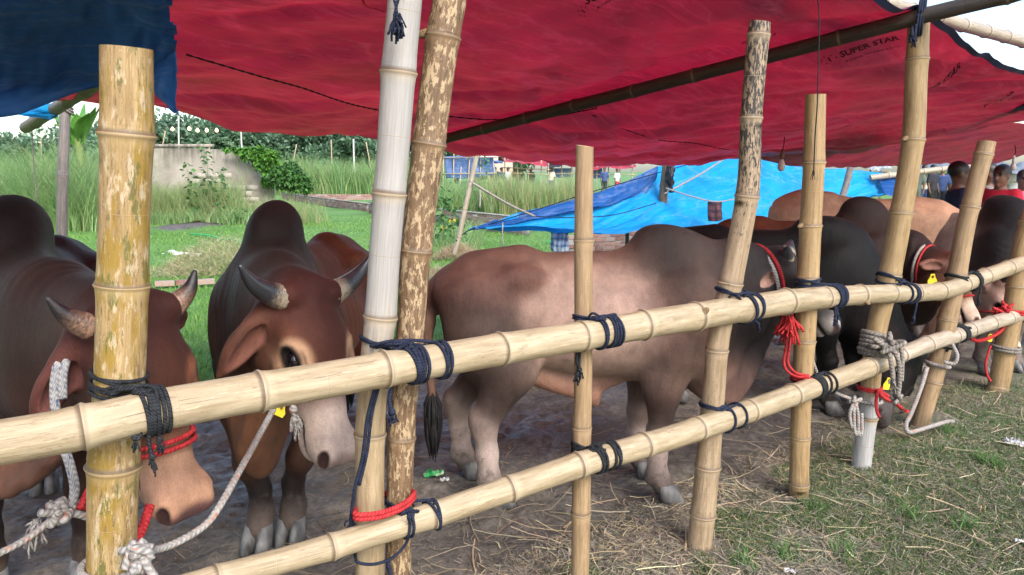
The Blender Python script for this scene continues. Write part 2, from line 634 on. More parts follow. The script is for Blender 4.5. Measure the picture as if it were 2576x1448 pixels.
BAM = dict(
    rail=bamboo_mat('bamboo_cream', (.50, .37, .185), (.66, .54, .33), (.40, .29, .16), [((.40, .38, .16), (1.2, 1.2, 1.4), .58, .72, .45), ((.24, .14, .07), (2.6, 2.6, 3.2), .63, .66, .7)], rough=.36, streak_amt=.28),
    rail_pale=bamboo_mat('bamboo_pale', (.52, .41, .25), (.68, .58, .41), (.40, .29, .18), [((.24, .15, .08), (2.6, 2.6, 3.2), .63, .66, .7)], rough=.38, streak_amt=.3),
    green=bamboo_mat('bamboo_green_mottled', (.44, .27, .085), (.60, .43, .19), (.30, .17, .06), [((.36, .22, .02), (1.3, 1.3, 1.6), .50, .58, .8), ((.13, .14, .025), (1.7, 1.7, 2.6), .56, .60, .8), ((.70, .55, .33), (3.0, 3.0, 4.5), .54, .61, .75), ((.20, .12, .06), (7, 7, 5), .58, .62, .85)], extra=_soil),
    white=bamboo_mat('bamboo_whitewashed', (.47, .32, .14), (.62, .48, .28), (.38, .26, .13), extra=_white_upper, streak_amt=.35),
    brown=bamboo_mat('bamboo_brown_flaking', (.20, .115, .055), (.36, .23, .115), (.13, .07, .035), [((.62, .45, .24), (3.0, 3.0, 7), .52, .545, .92), ((.085, .05, .03), (4.5, 4.5, 9), .58, .62, .8)], extra=_soil),
    tan=bamboo_mat('bamboo_tan', (.42, .27, .125), (.56, .39, .20), (.34, .21, .10), extra=_soil),
    gold=bamboo_mat('bamboo_golden', (.42, .26, .10), (.57, .40, .185), (.34, .2, .08), [((.20, .13, .07), (4, 4, 6), .62, .68, .6)], extra=_soil),
    sooty=bamboo_mat('bamboo_sooty', (.42, .29, .15), (.56, .42, .25), (.30, .2, .1), [((.10, .06, .035), (12, 12, 16), .60, .66, .8)], extra=_sooty_top),
    whitefoot=bamboo_mat('bamboo_whitewashed_foot', (.42, .27, .10), (.56, .40, .19), (.34, .2, .08), extra=_white_foot),
    grey=bamboo_mat('bamboo_weathered_grey', (.24, .20, .16), (.40, .35, .29), (.17, .14, .11), extra=_soil),
    dark=bamboo_mat('bamboo_dark_brown', (.050, .036, .026), (.11, .08, .055), (.03, .022, .017), rough=.55),  # very dark brown culm with darker streaks
    beam=bamboo_mat('bamboo_brown_beam', (.16, .10, .055), (.30, .21, .12), (.10, .065, .04)),
)
STUB = flat('bamboo_bud_scar', (.20, .135, .075), .85, .4, 80, .4)
CUT = flat('bamboo_cut_face', (.46, .34, .2), .8, .3, 60, .3)


def depth_of(p):
    return p[1] * _cp - (p[2] - CAM_H) * _sp


class Culm:
    """a bamboo pole through world points with a radius at each; nodes given as path lengths"""
    def __init__(self, name, pts, rads, nodes_s, style, label, cat='bamboo pole', group=None, bow=.0, tops=True, stubs=(), seed=0, sides=28, parent=None):
        P0 = np.array([tuple(p) for p in pts], float)
        seg = np.concatenate([[0], np.cumsum(np.linalg.norm(np.diff(P0, axis=0), axis=1))])
        total = seg[-1]
        base = smooth_path(P0, max(30, int(total / .02)))
        L = np.concatenate([[0], np.cumsum(np.linalg.norm(np.diff(base, axis=0), axis=1))])
        k_ = L[-1] / total
        nodes = sorted(n * k_ for n in nodes_s)
        ss = set(np.linspace(0, L[-1], len(base)))
        for n in nodes:
            for o in (-.03, -.018, -.011, -.006, -.003, 0, .003, .006, .011, .018, .03):
                if 0 < n + o < L[-1]: ss.add(n + o)
        ss = np.array(sorted(ss))
        P = np.stack([np.interp(ss, L, base[:, i]) for i in range(3)], -1)
        r = np.interp(ss, seg * k_, rads)
        rr = np.random.default_rng(seed + int(abs(P[0, 0]) * 977) % 1000)
        nd = np.full(len(ss), 9.0)
        prof = np.zeros(len(ss))
        for n in nodes:
            q = ss - n
            m = np.abs(q) < np.abs(nd)
            nd = np.where(m, q, nd)
            prof += .065 * np.exp(-(q / .026) ** 2) + .07 * np.exp(-((q - .003) / .0045) ** 2) - .03 * np.exp(-((q + .010) / .004) ** 2)
            # slight kink at every joint
            kink = rr.normal(0, .0022, 3)
            P += kink[None, :] * np.exp(-np.abs(q) / .10)[:, None]
        r = r * (.965 + prof)
        sidesn = sides
        T, N, B = frames(P)
        th = np.linspace(0, 2 * np.pi, sidesn, endpoint=False)
        wob = 1 + .012 * np.sin(2 * th + rr.uniform(0, 6)) + .008 * np.sin(3 * th + rr.uniform(0, 6))
        ring = np.cos(th)[None, :, None] * N[:, None, :] + np.sin(th)[None, :, None] * B[:, None, :]
        V = (P[:, None, :] + ring * (r[:, None] * wob[None, :])[..., None])
        n = len(P)
        bam = np.stack([np.broadcast_to(np.cos(th), (n, sidesn)), np.broadcast_to(np.sin(th), (n, sidesn)), np.repeat(ss[:, None], sidesn, 1) * 4.0], -1)
        ndv = np.repeat(nd, sidesn)
        i = np.arange(n - 1)[:, None] * sidesn
        j = np.arange(sidesn)[None, :]
        F = np.stack([i + j, i + (j + 1) % sidesn, i + sidesn + (j + 1) % sidesn, i + sidesn + j], -1).reshape(-1, 4)
        self.P, self.r, self.T, self.s = P, r, T, ss
        # hollow, slightly uneven cut ends
        ends = []
        for e, sg in ((0, -1), (n - 1, 1)):
            tilt = rr.uniform(-.25, .25)
            V[e] += T[e] * (np.cos(th + rr.uniform(0, 6)) * r[e] * tilt)[:, None]
            rim = V[e].copy()
            inner = P[e] + (rim - P[e]) * .72
            deep = inner - T[e] * sg * .05
            ends.append((e, rim, inner, deep, sg))
        V = V.reshape(-1, 3)
        o = self.o = mesh_np(name, V, F, BAM[style], parent, attrs={'bam': bam.reshape(-1, 3), 'node': ndv})
        if parent is None: tag(o, label, cat, group)
        if tops:
            for e, rim, inner, deep, sg in ends:
                if tops == 'first' and e > 0: continue
                W = np.vstack([rim, inner, deep, deep.mean(0)])
                m = sidesn
                Fq = []
                for a in range(m):
                    b = (a + 1) % m
                    Fq += [(a, b, m + b, m + a), (m + a, m + b, 2 * m + b, 2 * m + a)]
                for a in range(0, m, 2):
                    Fq.append((3 * m, 2 * m + a, 2 * m + (a + 1) % m, 2 * m + (a + 2) % m))
                Fq = [f if sg > 0 else f[::-1] for f in Fq]
                mesh_np('cut_end', W, np.array(Fq), CUT, o, smooth=False)
        for (si, ang, ln) in stubs:                      # trimmed branch buds on a joint
            k = int(np.argmin(np.abs(ss - nodes[si]))) if nodes else n // 2
            dirv = math.cos(ang) * N[k] + math.sin(ang) * B[k]
            a = P[k] + dirv * r[k] * .75
            pts_ = [a, a + dirv * (r[k] * .28 + ln * .6) + T[k] * ln * .4, a + dirv * (r[k] * .3 + ln) + T[k] * ln]
            V2, F2, _, _ = tube_np(smooth_path(pts_, 8), np.array([.016, .015, .013, .012, .010, .009, .008, .006]) * (r[k] / .05), 10)
            F2 = F2.copy()
            mesh_np('branch_stub', V2, F2, STUB, o)

    def near(self, px=None, py=None):
        """path index whose projection is nearest a photo column or row"""
        dp = depth_of(self.P.T)
        X = 1288 + FPX * self.P[:, 0] / dp
        Yp = 724 - FPX * ((self.P[:, 2] - CAM_H) * _cp + self.P[:, 1] * _sp) / dp
        return int(np.argmin(np.abs(X - px))) if px is not None else int(np.argmin(np.abs(Yp - py)))


def post(label, pts, Y, nodes, style, foot=True, Yfoot=None, stubs=(), seed=0, tops='first', name='bamboo_post'):
    """pts: (px, py, width px) from the top down"""
    W, Rr = [], []
    for (px, py, w) in pts:
        p = at(px, py, Y)
        W.append(p); Rr.append(w / 2 * depth_of(p) / FPX)
    if foot:
        d = W[-1] - W[-2]
        p = W[-1] + d * ((-.10 - W[-1].z) / d.z)
        W.append(p); Rr.append(Rr[-1])
    seg = np.concatenate([[0], np.cumsum([(W[i + 1] - W[i]).length for i in range(len(W) - 1)])])
    ys = [p[1] for p in pts]
    ns = [float(np.interp(y, ys, seg[:len(ys)])) for y in nodes if y <= ys[-1]]
    if foot and nodes:
        gap = .30
        x = (ns[-1] if ns else 0) + gap
        while x < seg[-1] - .05:
            if x > seg[len(ys) - 1]: ns.append(x)
            x += gap
    return Culm(name, W, Rr, ns, style, label, 'bamboo post', 'bamboo fence posts', stubs=stubs, seed=seed, tops=tops)


def rail(label, pts, nodes, style, zc=None, seed=0, stubs=(), tops=True, name='bamboo_rail'):
    """pts: (px, py, width, Y)"""
    W, Rr = [], []
    for (px, py, w, Y) in pts:
        p = at(px, py, Y)
        W.append(p); Rr.append(w / 2 * depth_of(p) / FPX)
    seg = np.concatenate([[0], np.cumsum([(W[i + 1] - W[i]).length for i in range(len(W) - 1)])])
    xs = [p[0] for p in pts]
    ns = [float(np.interp(x, xs, seg)) for x in nodes]
    return Culm(name, W, Rr, ns, style, label, 'bamboo rail', 'bamboo fence rails', stubs=stubs, seed=seed, tops=tops)


# rails run just in front of the posts they cross: post distance at each crossing, by photo column
FXU = np.array([(-250, 1.50), (297, 1.69), (990, 2.10), (1468, 2.48), (1825, 2.85), (2031, 3.345), (2228, 3.73), (2400, 4.32), (2562, 5.06), (2800, 6.3)])
FXL = np.array([(280, 1.69), (930, 2.10), (1464, 2.48), (1795, 2.85), (2018, 3.345), (2197, 3.73), (2368, 4.32), (2540, 5.06), (2800, 6.3)])


def fy(px): return float(np.interp(px, FXU[:, 0], FXU[:, 1]))
def fl(px): return float(np.interp(px, FXL[:, 0], FXL[:, 1]))


POSTS = {}
POSTS['A'] = post('thick green-mottled bamboo post with a cut top, nearest the camera', [(318, 121, 126), (320, 330, 128), (313, 520, 122), (308, 720, 122), (300, 960, 122), (285, 1160, 122), (280, 1448, 116)], 1.69, [338, 718, 1165], 'green', seed=1)
POSTS['B'] = post('tall whitewashed bamboo post beside the brown flaking post', [(1024, -330, 88), (1020, -40, 88), (1003, 180, 88), (985, 450, 82), (968, 640, 80), (955, 800, 80), (936, 1000, 76), (930, 1220, 74), (930, 1448, 74)], 2.10, [-120, 180, 488, 797, 1091, 1350], 'white', seed=2)
POSTS['C'] = post('tall brown flaking bamboo post leaning behind the whitewashed one', [(1150, -330, 88), (1135, -30, 88), (1116, 90, 86), (1080, 350, 84), (1046, 630, 80), (1032, 850, 70), (1010, 1100, 68), (1002, 1448, 66)], 2.17, [-160, 90, 360, 628, 860, 1098, 1330], 'brown', stubs=[(1, 4.6, .022), (3, 4.7, .010)], seed=3)
POSTS['D'] = post('short plain tan bamboo post in front of the grey bull', [(1471, 368, 46), (1467, 600, 48), (1468, 830, 47), (1466, 1080, 47), (1463, 1280, 48), (1460, 1448, 46)], 2.48, [602, 828, 1076, 1290], 'tan', seed=4)
POSTS['E'] = post('leaning bamboo post blotched black with soot at its top', [(1911, 56, 53), (1905, 110, 56), (1890, 295, 54), (1880, 480, 58), (1841, 700, 60), (1808, 860, 56), (1780, 1170, 62), (1758, 1385, 64)], 2.85, [88, 296, 492, 712, 880, 1173, 1290], 'sooty', seed=5)
POSTS['F'] = post('upright golden bamboo post with a black string hanging down it', [(2052, 238, 51), (2047, 410, 53), (2040, 560, 54), (2034, 690, 54), (2026, 850, 52), (2015, 1030, 50), (2008, 1250, 48)], 3.345, [408, 568, 700, 859, 1099, 1213], 'gold', stubs=[(1, 4.4, .01)], seed=6)
POSTS['G'] = post('tall golden bamboo post with whitewashed foot carrying the roof pole', [(2312, 42, 52), (2304, 200, 54), (2297, 345, 54), (2268, 540, 54), (2238, 690, 54), (2206, 830, 50), (2186, 1000, 47), (2167, 1172, 48)], 3.73, [148, 351, 535, 690, 880, 1048], 'whitefoot', stubs=[(1, 4.3, .012)], seed=7)
POSTS['H'] = post('leaning brownish bamboo post beside the bull with the white neck rope', [(2482, 358, 43), (2436, 540, 44), (2407, 690, 46), (2376, 850, 46), (2346, 960, 46), (2312, 1076, 42)], 4.32, [388, 518, 690, 805, 960], 'tan', seed=8)
POSTS['I'] = post('rearmost bamboo post at the right edge tied with red cord', [(2640, 400, 46), (2592, 560, 48), (2570, 640, 48), (2545, 800, 48), (2510, 983, 50)], 5.06, [560, 720, 880], 'gold', seed=9)

up_pts = [(-120, 1134, 126, fy(-120) - .10), (0, 1115, 120, fy(0) - .10), (210, 1078, 114, fy(210) - .10), (400, 1033, 110, fy(400) - .10), (650, 988, 101, fy(650) - .10), (960, 933, 92, fy(960) - .100), (1254, 880, 84, fy(1254) - .100), (1460, 846, 76, fy(1460) - .100), (1740, 797, 72, fy(1740) - .100),
          (1980, 761, 65, fy(1980) - .100), (2090, 748, 56, fy(2090) - .100), (2200, 741, 48, fy(2200) - .100), (2300, 738, 46, fy(2300) - .100), (2386, 729, 44, fy(2386) - .100), (2482, 695, 40, fy(2482) - .100), (2576, 662, 38, fy(2576) - .100), (2760, 600, 34, fy(2760) - .100)]
RAIL_U = rail('long cream bamboo upper rail running the whole length of the pen', up_pts, [210, 650, 963, 1254, 1460, 1604, 1745, 1859, 1971, 2069, 2158, 2234, 2300, 2361, 2421, 2475, 2532, 2600, 2680], 'rail', seed=11, stubs=[(6, 1.0, .006), (10, 2.2, .008)])
lo_pts = [(430, 1487, 66, fl(430) - .100), (560, 1452, 66, fl(560) - .100), (820, 1378, 66, fl(820) - .100), (1159, 1271, 66, fl(1159) - .100), (1480, 1163, 64, fl(1480) - .100), (1740, 1085, 61, fl(1740) - .100), (2020, 985, 54, fl(2020) - .100), (2150, 938, 50, fl(2150) - .100), (2240, 904, 47, fl(2240) - .100)]
RAIL_L = rail('cream bamboo lower rail from the near post to the whitewashed foot', lo_pts, [540, 830, 1081, 1274, 1451, 1606, 1750, 1870, 1986, 2182], 'rail', seed=12)
lo2 = [(2222, 912, 38, fl(2240) - .02), (2330, 868, 42, fl(2330) - .100), (2420, 838, 38, fl(2420) - .100), (2500, 812, 36, fl(2500) - .100), (2576, 790, 33, fl(2576) - .100), (2740, 745, 31, fl(2740) - .100)]
RAIL_L2 = rail('pale bamboo lower rail continuing to the right edge', lo2, [2262, 2331, 2395, 2440, 2490, 2535, 2600, 2670], 'rail_pale', seed=13)
# roof poles
gt = at(2310, 45, 3.66)
back = at(1028, 372, 6.05)
front = gt + (gt - back).normalized() * 1.2
RAFT = Culm('roof_pole', [front, gt + Vector((0, .0, .0)), gt.lerp(back, .5) + Vector((0, 0, -.005)), back], [.036, .037, .040, .036], [.15, .5, .85, 1.2, 1.55, 1.95, 2.35, 2.75, 3.2, 3.6, 4.0, 4.4], 'dark', 'smoke-darkened bamboo roof pole slanting under the red sheet', 'bamboo pole', 'bamboo roof poles', seed=21)
hd0, hd1 = at(2120, -22, 3.62), at(2576, 106, 5.12)
HEAD = Culm('roof_pole', [hd0 + (hd0 - hd1) * 1.8, hd0, hd1, hd1 + (hd1 - hd0) * .8], [.035, .036, .038, .038], [x * .33 for x in range(1, 22)], 'rail_pale', 'pale bamboo header pole along the front edge of the red sheet', 'bamboo pole', 'bamboo roof poles', seed=22)
r2a, r2b = at(2640, 255, 6.0), at(2345, 318, 9.4)
RAFT2 = Culm('roof_pole', [r2a, (r2a + r2b) / 2, r2b], [.032, .034, .03], [.4, .8, 1.2, 1.6, 2.0, 2.4, 2.8, 3.2], 'dark', 'dark bamboo roof pole at the far right under the red sheet', 'bamboo pole', 'bamboo roof poles', seed=23)
# back row on the left: post and the end of a rafter
BP = post('weathered grey back post under the blue sheet at the left', [(165, 262, 26), (158, 440, 27), (156, 590, 26), (156, 800, 26)], 5.5, [282, 447, 640], 'grey', seed=31)
r3a, r3b = at(64, 322, 5.35), at(330, 155, 3.6)
RAFT3 = Culm('roof_pole', [r3a, (r3a + r3b) / 2, r3b], [.040, .038, .038], [.3, .75, 1.2, 1.6], 'beam', 'brown bamboo rafter end poking out below the blue sheet', 'bamboo pole', 'bamboo roof poles', seed=33)
# ================================================================== cattle
def coat_material(name, rough=.5):
    t = NT(name)
    c = t.attr('col').outputs['Color']
    o = t.obj()
    f = t.noise(o, 6, 8, .65)
    c2 = t.mix(t.ramp(f, [(.3, 0.0), (.72, 1.0)]), t.mix(1.0, c, (.62, .60, .60), 'MULTIPLY'), t.mix(1.0, c, (1.25, 1.2, 1.16), 'MULTIPLY'))
    mid = t.noise(t.map(o, (1, 1, .5)), 28, 6, .7)
    c2 = t.mix(t.ramp(mid, [(.35, .55), (.62, 0.0)]), c2, t.mix(1.0, c2, (.68, .66, .66), 'MULTIPLY'))
    tick = t.noise(t.map(o, (1, 1, .6)), 120, 4, .7)
    c2 = t.mix(t.ramp(tick, [(.60, 0.0), (.70, .45)]), c2, t.mix(1.0, c2, (.4, .36, .35), 'MULTIPLY'))
    fine = t.noise(t.map(o, (1, 1, .35)), 330, 3, .7)
    c3 = t.mix(t.ramp(fine, [(.36, .32), (.54, 0.0)]), c2, t.mix(1.0, c2, (.45, .42, .42), 'MULTIPLY'))
    dust = t.noise(o, 3.1, 5, .6)
    c4 = t.mix(t.ramp(dust, [(.6, 0.0), (.85, .10)]), c3, (.16, .12, .09))
    z = t.sep(o)[2]
    sp = t.noise(o, 26, 6, .75)
    mudf = t.math('MULTIPLY', t.ramp(t.math('ADD', sp, t.mr(z, .45, .0, -.14, .10)), [(.54, 0.0), (.62, .55)]), t.mr(z, .62, .45))
    c4 = t.mix(mudf, c4, (.075, .06, .05))
    t.set(Base_Color=c4, Roughness=t.ramp(f, [(.3, rough - .08), (.7, rough + .12)]))
    t.b.inputs['Specular IOR Level'].default_value = .16
    t.b.inputs['Sheen Weight'].default_value = .03
    t.b.inputs['Sheen Roughness'].default_value = .35
    wr = t.noise(t.map(o, (1, 1, .25)), 14, 4, .6)
    h = t.math('ADD', t.math('MULTIPLY', fine, .35), t.math('MULTIPLY', wr, .8))
    t.bump(h, .65, .012)
    return t.m


COAT = coat_material('cattle_coat', .56)
EYE = NT('cattle_eye')
EYE.set(Base_Color=(.006, .005, .006, 1), Roughness=.06)
EYE = EYE.m
TUFT = flat('tail_hair', (.012, .011, .012), .7, .4, 60)


def horn_material():
    t = NT('horn_keratin')
    a = t.sep(t.attr('hrn').outputs['Vector'])
    s = a[0]
    st = t.noise(t.map(t.attr('hrn').outputs['Vector'], (60, 3, 3)), 1.0, 4, .6)
    base = t.mix(t.ramp(st, [(.35, 0.0), (.65, 1.0)]), (.34, .27, .18), (.13, .11, .09))
    mid = t.mix(t.ramp(st, [(.35, 0.0), (.65, 1.0)]), (.035, .036, .042), (.012, .012, .014))
    c = t.mix(t.ramp(t.math('ADD', s, t.math('MULTIPLY', st, .25)), [(.28, 0.0), (.5, 1.0)]), base, mid)
    t.set(Base_Color=c, Roughness=.28)
    t.bump(st, .25, .003)
    return t.m


def horn_material_warm():
    t = NT('horn_keratin_warm')
    v = t.attr('hrn').outputs['Vector']
    s = t.sep(v)[0]
    st = t.noise(t.map(v, (40, 3, 3)), 1.0, 4, .6)
    base = t.mix(t.ramp(st, [(.35, 0.0), (.65, 1.0)]), (.34, .2, .13), (.12, .07, .05))
    c = t.mix(t.ramp(t.math('ADD', s, t.math('MULTIPLY', st, .3)), [(.45, 0.0), (.85, 1.0)]), base, (.014, .01, .012))
    t.set(Base_Color=c, Roughness=.36)
    t.bump(st, .5, .004)
    return t.m


HORN, HORN_W = horn_material(), horn_material_warm()


def hoof_material():
    t = NT('hoof_keratin')
    o = t.obj()
    n = t.noise(t.map(o, (30, 30, 8)), 1, 5)
    t.set(Base_Color=t.ramp(n, [(.3, (.045, .043, .043)), (.7, (.20, .195, .19))]), Roughness=.6)
    t.bump(n, .4, .004)
    return t.m


HOOF = hoof_material()


def make_bull(label, loc, yaw, poll, muzzle, face_up, pal, S=1.0, hump=1.0, hump_top=None, horn=None, legs=None, res=(.016, .008),
              tail=True, head=1.0, group='cattle in the pen', cat='bull', lean=0.0, horn_mat=None, ears=1.0, male=True, neckfat=1.0, dewlap=1.0, ear_dir=None, brisket=0, marks=()):
    """loc = ground point under mid-body; poll / muzzle are world points of the head"""
    root = empty('bull' if cat == 'bull' else 'cow', (loc[0], loc[1], 0), yaw)
    tag(root, label, cat, group)
    Mw = Matrix.Rotation(-yaw, 4, 'Z') @ Matrix.Translation((-loc[0], -loc[1], 0))

    def L(p): return np.array(Mw @ Vector(p))
    B = Body()
    s = S
    legs = legs or {}
    # trunk
    B.ell((.0 * s, 0, .84 * s), (.62 * s, .205 * s, .255 * s), .05, 'body')
    B.ell((.08 * s, 0, .785 * s), (.46 * s, .245 * s, .225 * s), .06, 'flank')
    B.ell((.34 * s, 0, .79 * s), (.29 * s, .215 * s, .27 * s), .07, 'chest')
    B.ell((-.45 * s, 0, .93 * s), (.24 * s, .185 * s, .17 * s), .08, 'rump')
    B.cone((-.5 * s, 0, 1.055 * s), (.3 * s, 0, 1.06 * s), .055 * s, .06 * s, .09, 'back')
    B.cone((-.30 * s, 0, 1.08 * s), (-.64 * s, 0, .97 * s), .07 * s, .055 * s, .08, 'rump')
    for y in (-1, 1):
        B.ell((-.29 * s, .150 * s * y, 1.02 * s), (.09 * s, .04 * s, .045 * s), .09, 'rump')
        B.ell((-.61 * s, .085 * s * y, .94 * s), (.055 * s, .045 * s, .06 * s), .07, 'rump')
        B.ell((-.455 * s, .13 * s * y, .78 * s), (.185 * s, .095 * s, .25 * s), .07, 'thigh', f=(1, 0, .25))
        B.ell((.40 * s, .155 * s * y, .80 * s), (.14 * s, .075 * s, .25 * s), .06, 'shoulder', f=(1, 0, -.2))
        # hollow in front of the hip
        B.ell((-.13 * s, .275 * s * y, .99 * s), (.12 * s, .07 * s, .11 * s), .09, None, sub=True)
        # hind leg
        dx, dy = legs.get(('h', y), (0, 0))
        hx = -.52 * s + dx
        yy = .16 * s * y
        B.chain([(-.46 * s, yy * .95, .72 * s), (-.38 * s + dx * .4, yy * 1.0, .62 * s), (hx - .045 * s, yy + dy * .6, .39 * s)], [.12 * s, .103 * s, .060 * s], .06, ['thigh', 'gaskin'])
        B.cone((hx - .075 * s, yy + dy * .6, .41 * s), (hx - .05 * s, yy + dy * .7, .35 * s), .032 * s, .050 * s, .03, 'hock')
        B.chain([(hx - .045 * s, yy + dy * .6, .39 * s), (hx - .03 * s, yy + dy, .24 * s), (hx - .025 * s, yy + dy, .125 * s), (hx + .005 * s, yy + dy, .075 * s)], [.056 * s, .046 * s, .049 * s, .051 * s], .03, ['cannon_h', 'cannon_h', 'fetlock'])
        for q in (-1, 1):
            B.ell((hx - .065 * s, yy + dy + .02 * s * q, .105 * s), (.018 * s, .014 * s, .02 * s), .015, 'fetlock')
        # fore leg
        dx, dy = legs.get(('f', y), (0, 0))
        fx = .40 * s + dx
        yf = .145 * s * y
        B.chain([(.37 * s, yf * 1.1, .68 * s), (.37 * s + dx * .5, yf * 1.05, .53 * s), (fx + .01 * s, yf + dy * .6, .335 * s)], [.105 * s, .078 * s, .054 * s], .06, ['shoulder', 'forearm'])
        B.ell((fx + .018 * s, yf + dy * .6, .325 * s), (.05 * s, .048 * s, .06 * s), .03, 'knee')
        B.chain([(fx + .01 * s, yf + dy * .6, .335 * s), (fx, yf + dy, .22 * s), (fx, yf + dy, .125 * s), (fx + .03 * s, yf + dy, .075 * s)], [.05 * s, .04 * s, .046 * s, .05 * s], .03, ['cannon_f', 'cannon_f', 'fetlock'])
        for q in (-1, 1):
            B.ell((fx - .04 * s, yf + dy + .02 * s * q, .105 * s), (.018 * s, .014 * s, .02 * s), .015, 'fetlock')
        # hooves: a cloven pair each
        for px_, py_ in ((hx, yy + legs.get(('h', y), (0, 0))[1]), (fx + .025 * s, yf + dy)):
            HV = []
            for q in (-1, 1):
                n1 = 7
                ring = []
                for zi, (zz, r0, fwd) in enumerate(((.088, .036, .0), (.05, .044, .018), (.002, .052, .035))):
                    for a in np.linspace(0, 2 * np.pi, n1 * 2, endpoint=False):
                        ex = 1.35 if math.cos(a) > 0 else .85
                        wy = math.sin(a) * r0 * .62
                        ring.append((px_ + (fwd + math.cos(a) * r0 * ex) * s, py_ + (q * .029 + wy) * s, zz * s))
                V = np.array(ring + [(px_, py_ + q * .029 * s, .088 * s), (px_ + .03 * s, py_ + q * .029 * s, .002 * s)])
                m = n1 * 2
                Fq = [(z * m + i, z * m + (i + 1) % m, (z + 1) * m + (i + 1) % m, (z + 1) * m + i) for z in range(2) for i in range(m)]
                Fq = [f[::-1] for f in Fq]
                Fq += [(3 * m, (i) % m, (i + 1) % m, (i + 2) % m) for i in range(0, m, 2)]
                Fq += [(3 * m + 1, 2 * m + (i + 2) % m, 2 * m + (i + 1) % m, 2 * m + i) for i in range(0, m, 2)]
                HV.append((V, np.array(Fq)))
            V, Fq = cat_np(HV)
            mesh_np('hoof', V, Fq, HOOF, root)
    # hump
    ht = hump_top if hump_top is not None else 1.36
    hz = (1.10 + (ht - 1.10) * .42) * s
    B.ell((.37 * s, 0, hz), (.175 * s * (.8 + .2 * hump), .098 * s * (.7 + .3 * hump), (ht * s - hz)), .09, 'hump', f=(1, 0, -.18))
    B.ell((.34 * s, 0, 1.05 * s), (.19 * s, .105 * s, .11 * s), .09, 'hump')
    # neck
    p, mz = L(poll), L(muzzle)
    f = mz - p
    hl = np.linalg.norm(f)
    f = f / hl
    up = np.array((Mw.to_3x3() @ Vector(face_up)))
    up = up - f * (up @ f)
    up /= np.linalg.norm(up)
    sd = np.cross(up, f)
    h = hl / .5 * head                                # head unit

    def H(a, b, c): return p + (f * a + sd * b + up * c) * h
    n0t, n0b = np.array((.50 * s, 0, .99 * s)), np.array((.52 * s, 0, .74 * s))
    n1t, n1b = H(.0, 0, -.12), H(.10, 0, -.20)
    mid_t = (n0t + n1t) / 2 + np.array((0, 0, .02 * s))
    B.cone((.40 * s, 0, 1.09 * s), mid_t + np.array((0, 0, .03 * s)), .085 * s, .075 * s, .10, 'hump')
    mid_b = (n0b + n1b) / 2 + np.array((.02, 0, -.02 * s))
    nf = neckfat
    B.chain([n0t, mid_t, n1t], [.145 * s * nf, .105 * s * nf, .092 * h], .09, ['neck', 'neck'])
    B.chain([n0b, mid_b, n1b], [.17 * s * nf, .115 * s * nf, .08 * h], .09, ['neck', 'throat'])
    mm = (mid_t + mid_b) / 2
    B.chain([(.45 * s, 0, .9 * s), mm, H(.05, 0, -.14)], [.19 * s * nf, .12 * s * nf, .092 * h], .09, ['neck', 'neck'])
    # brisket and dewlap
    B.ell((.58 * s, 0, .62 * s), (.14 * s, .12 * s, .17 * s), .09, 'dewlap')
    if brisket: B.ell((.62 * s, 0, .52 * s), (.11 * s, .085 * s, .20 * s * brisket), .08, 'dewlap')
    if dewlap:
        dn = H(.16, 0, -.26)
        c0 = np.array((.60 * s, 0, .50 * s))
        for i in range(6):
            t_ = i / 5
            q = c0 * (1 - t_) + dn * t_
            sag = .05 * math.sin(math.pi * t_) * s
            q = q + np.array((.02, 0, -sag))
            B.ell(q, (.085 * s, .028 * s, .10 * s * (1.15 - .5 * t_) * dewlap), .07, 'dewlap', f=(dn - c0), u=(1, 0, -.2))
    if male:
        B.cone((-.22 * s, 0, .58 * s), (.03 * s, 0, .455 * s), .070 * s, .04 * s, .05, 'sheath')
        B.cone((.03 * s, 0, .455 * s), (.05 * s, 0, .42 * s), .03 * s, .02 * s, .03, 'sheath')
        B.ell((-.02 * s, 0, .55 * s), (.22 * s, .028 * s, .08 * s), .05, 'sheath')
    # ---------------- head
    B.ell(H(.07, 0, -.09), np.array((.105, .100, .085)) * h, .05, 'poll', f=f, u=up)
    B.ell(H(.12, 0, -.072), np.array((.145, .112, .064)) * h, .04, 'forehead', f=f, u=up)
    B.ell(H(.0, 0, -.055), np.array((.050, .095, .045)) * h, .04, 'poll', f=f, u=up)
    B.cone(H(.15, 0, -.085), H(.385, 0, -.085), .092 * h, .056 * h, .05, 'face')
    B.cone(H(.12, 0, -.175), H(.38, 0, -.138), .085 * h, .046 * h, .05, 'cheek')
    for q in (-1, 1):
        B.ell(H(.135, .055 * q, -.15), np.array((.10, .052, .085)) * h, .04, 'cheek', f=f + up * -.25, u=up)
        B.ell(H(.150, .092 * q, -.050), np.array((.046, .026, .024)) * h, .025, 'brow', f=f, u=up)         # brow ridge
        B.ell(H(.205, .088 * q, -.105), np.array((.05, .025, .022)) * h, .03, 'eyering', f=f, u=up)        # cheekbone under the eye
        B.ell(H(.188, .114 * q, -.050), np.array((.036, .018, .024)) * h, .010, 'socket', f=f, u=up, sub=True, sig=.5)
        B.cone(H(.152, .098 * q, -.030), H(.212, .090 * q, -.024), .010 * h, .008 * h, .016, 'brow')
        B.ell(H(.196, .098 * q, -.046), np.array((.066, .052, .046)) * h, .01, 'eyering', f=f, u=up, paint=True, sig=1.0)
        B.ell(H(.190, .103 * q, -.050), np.array((.050, .038, .034)) * h, .01, 'socket', f=f, u=up, paint=True, sig=.55)
        # nostril wing and opening
        B.ell(H(.452, .044 * q, -.066), np.array((.046, .030, .038)) * h, .02, 'nose', f=f, u=up)
        B.ell(H(.470, .063 * q, -.056), np.array((.026, .014, .014)) * h, .006, 'nostril', f=f * .75 - up * .6 + sd * q * -.2, u=up, sub=True, sig=.3)
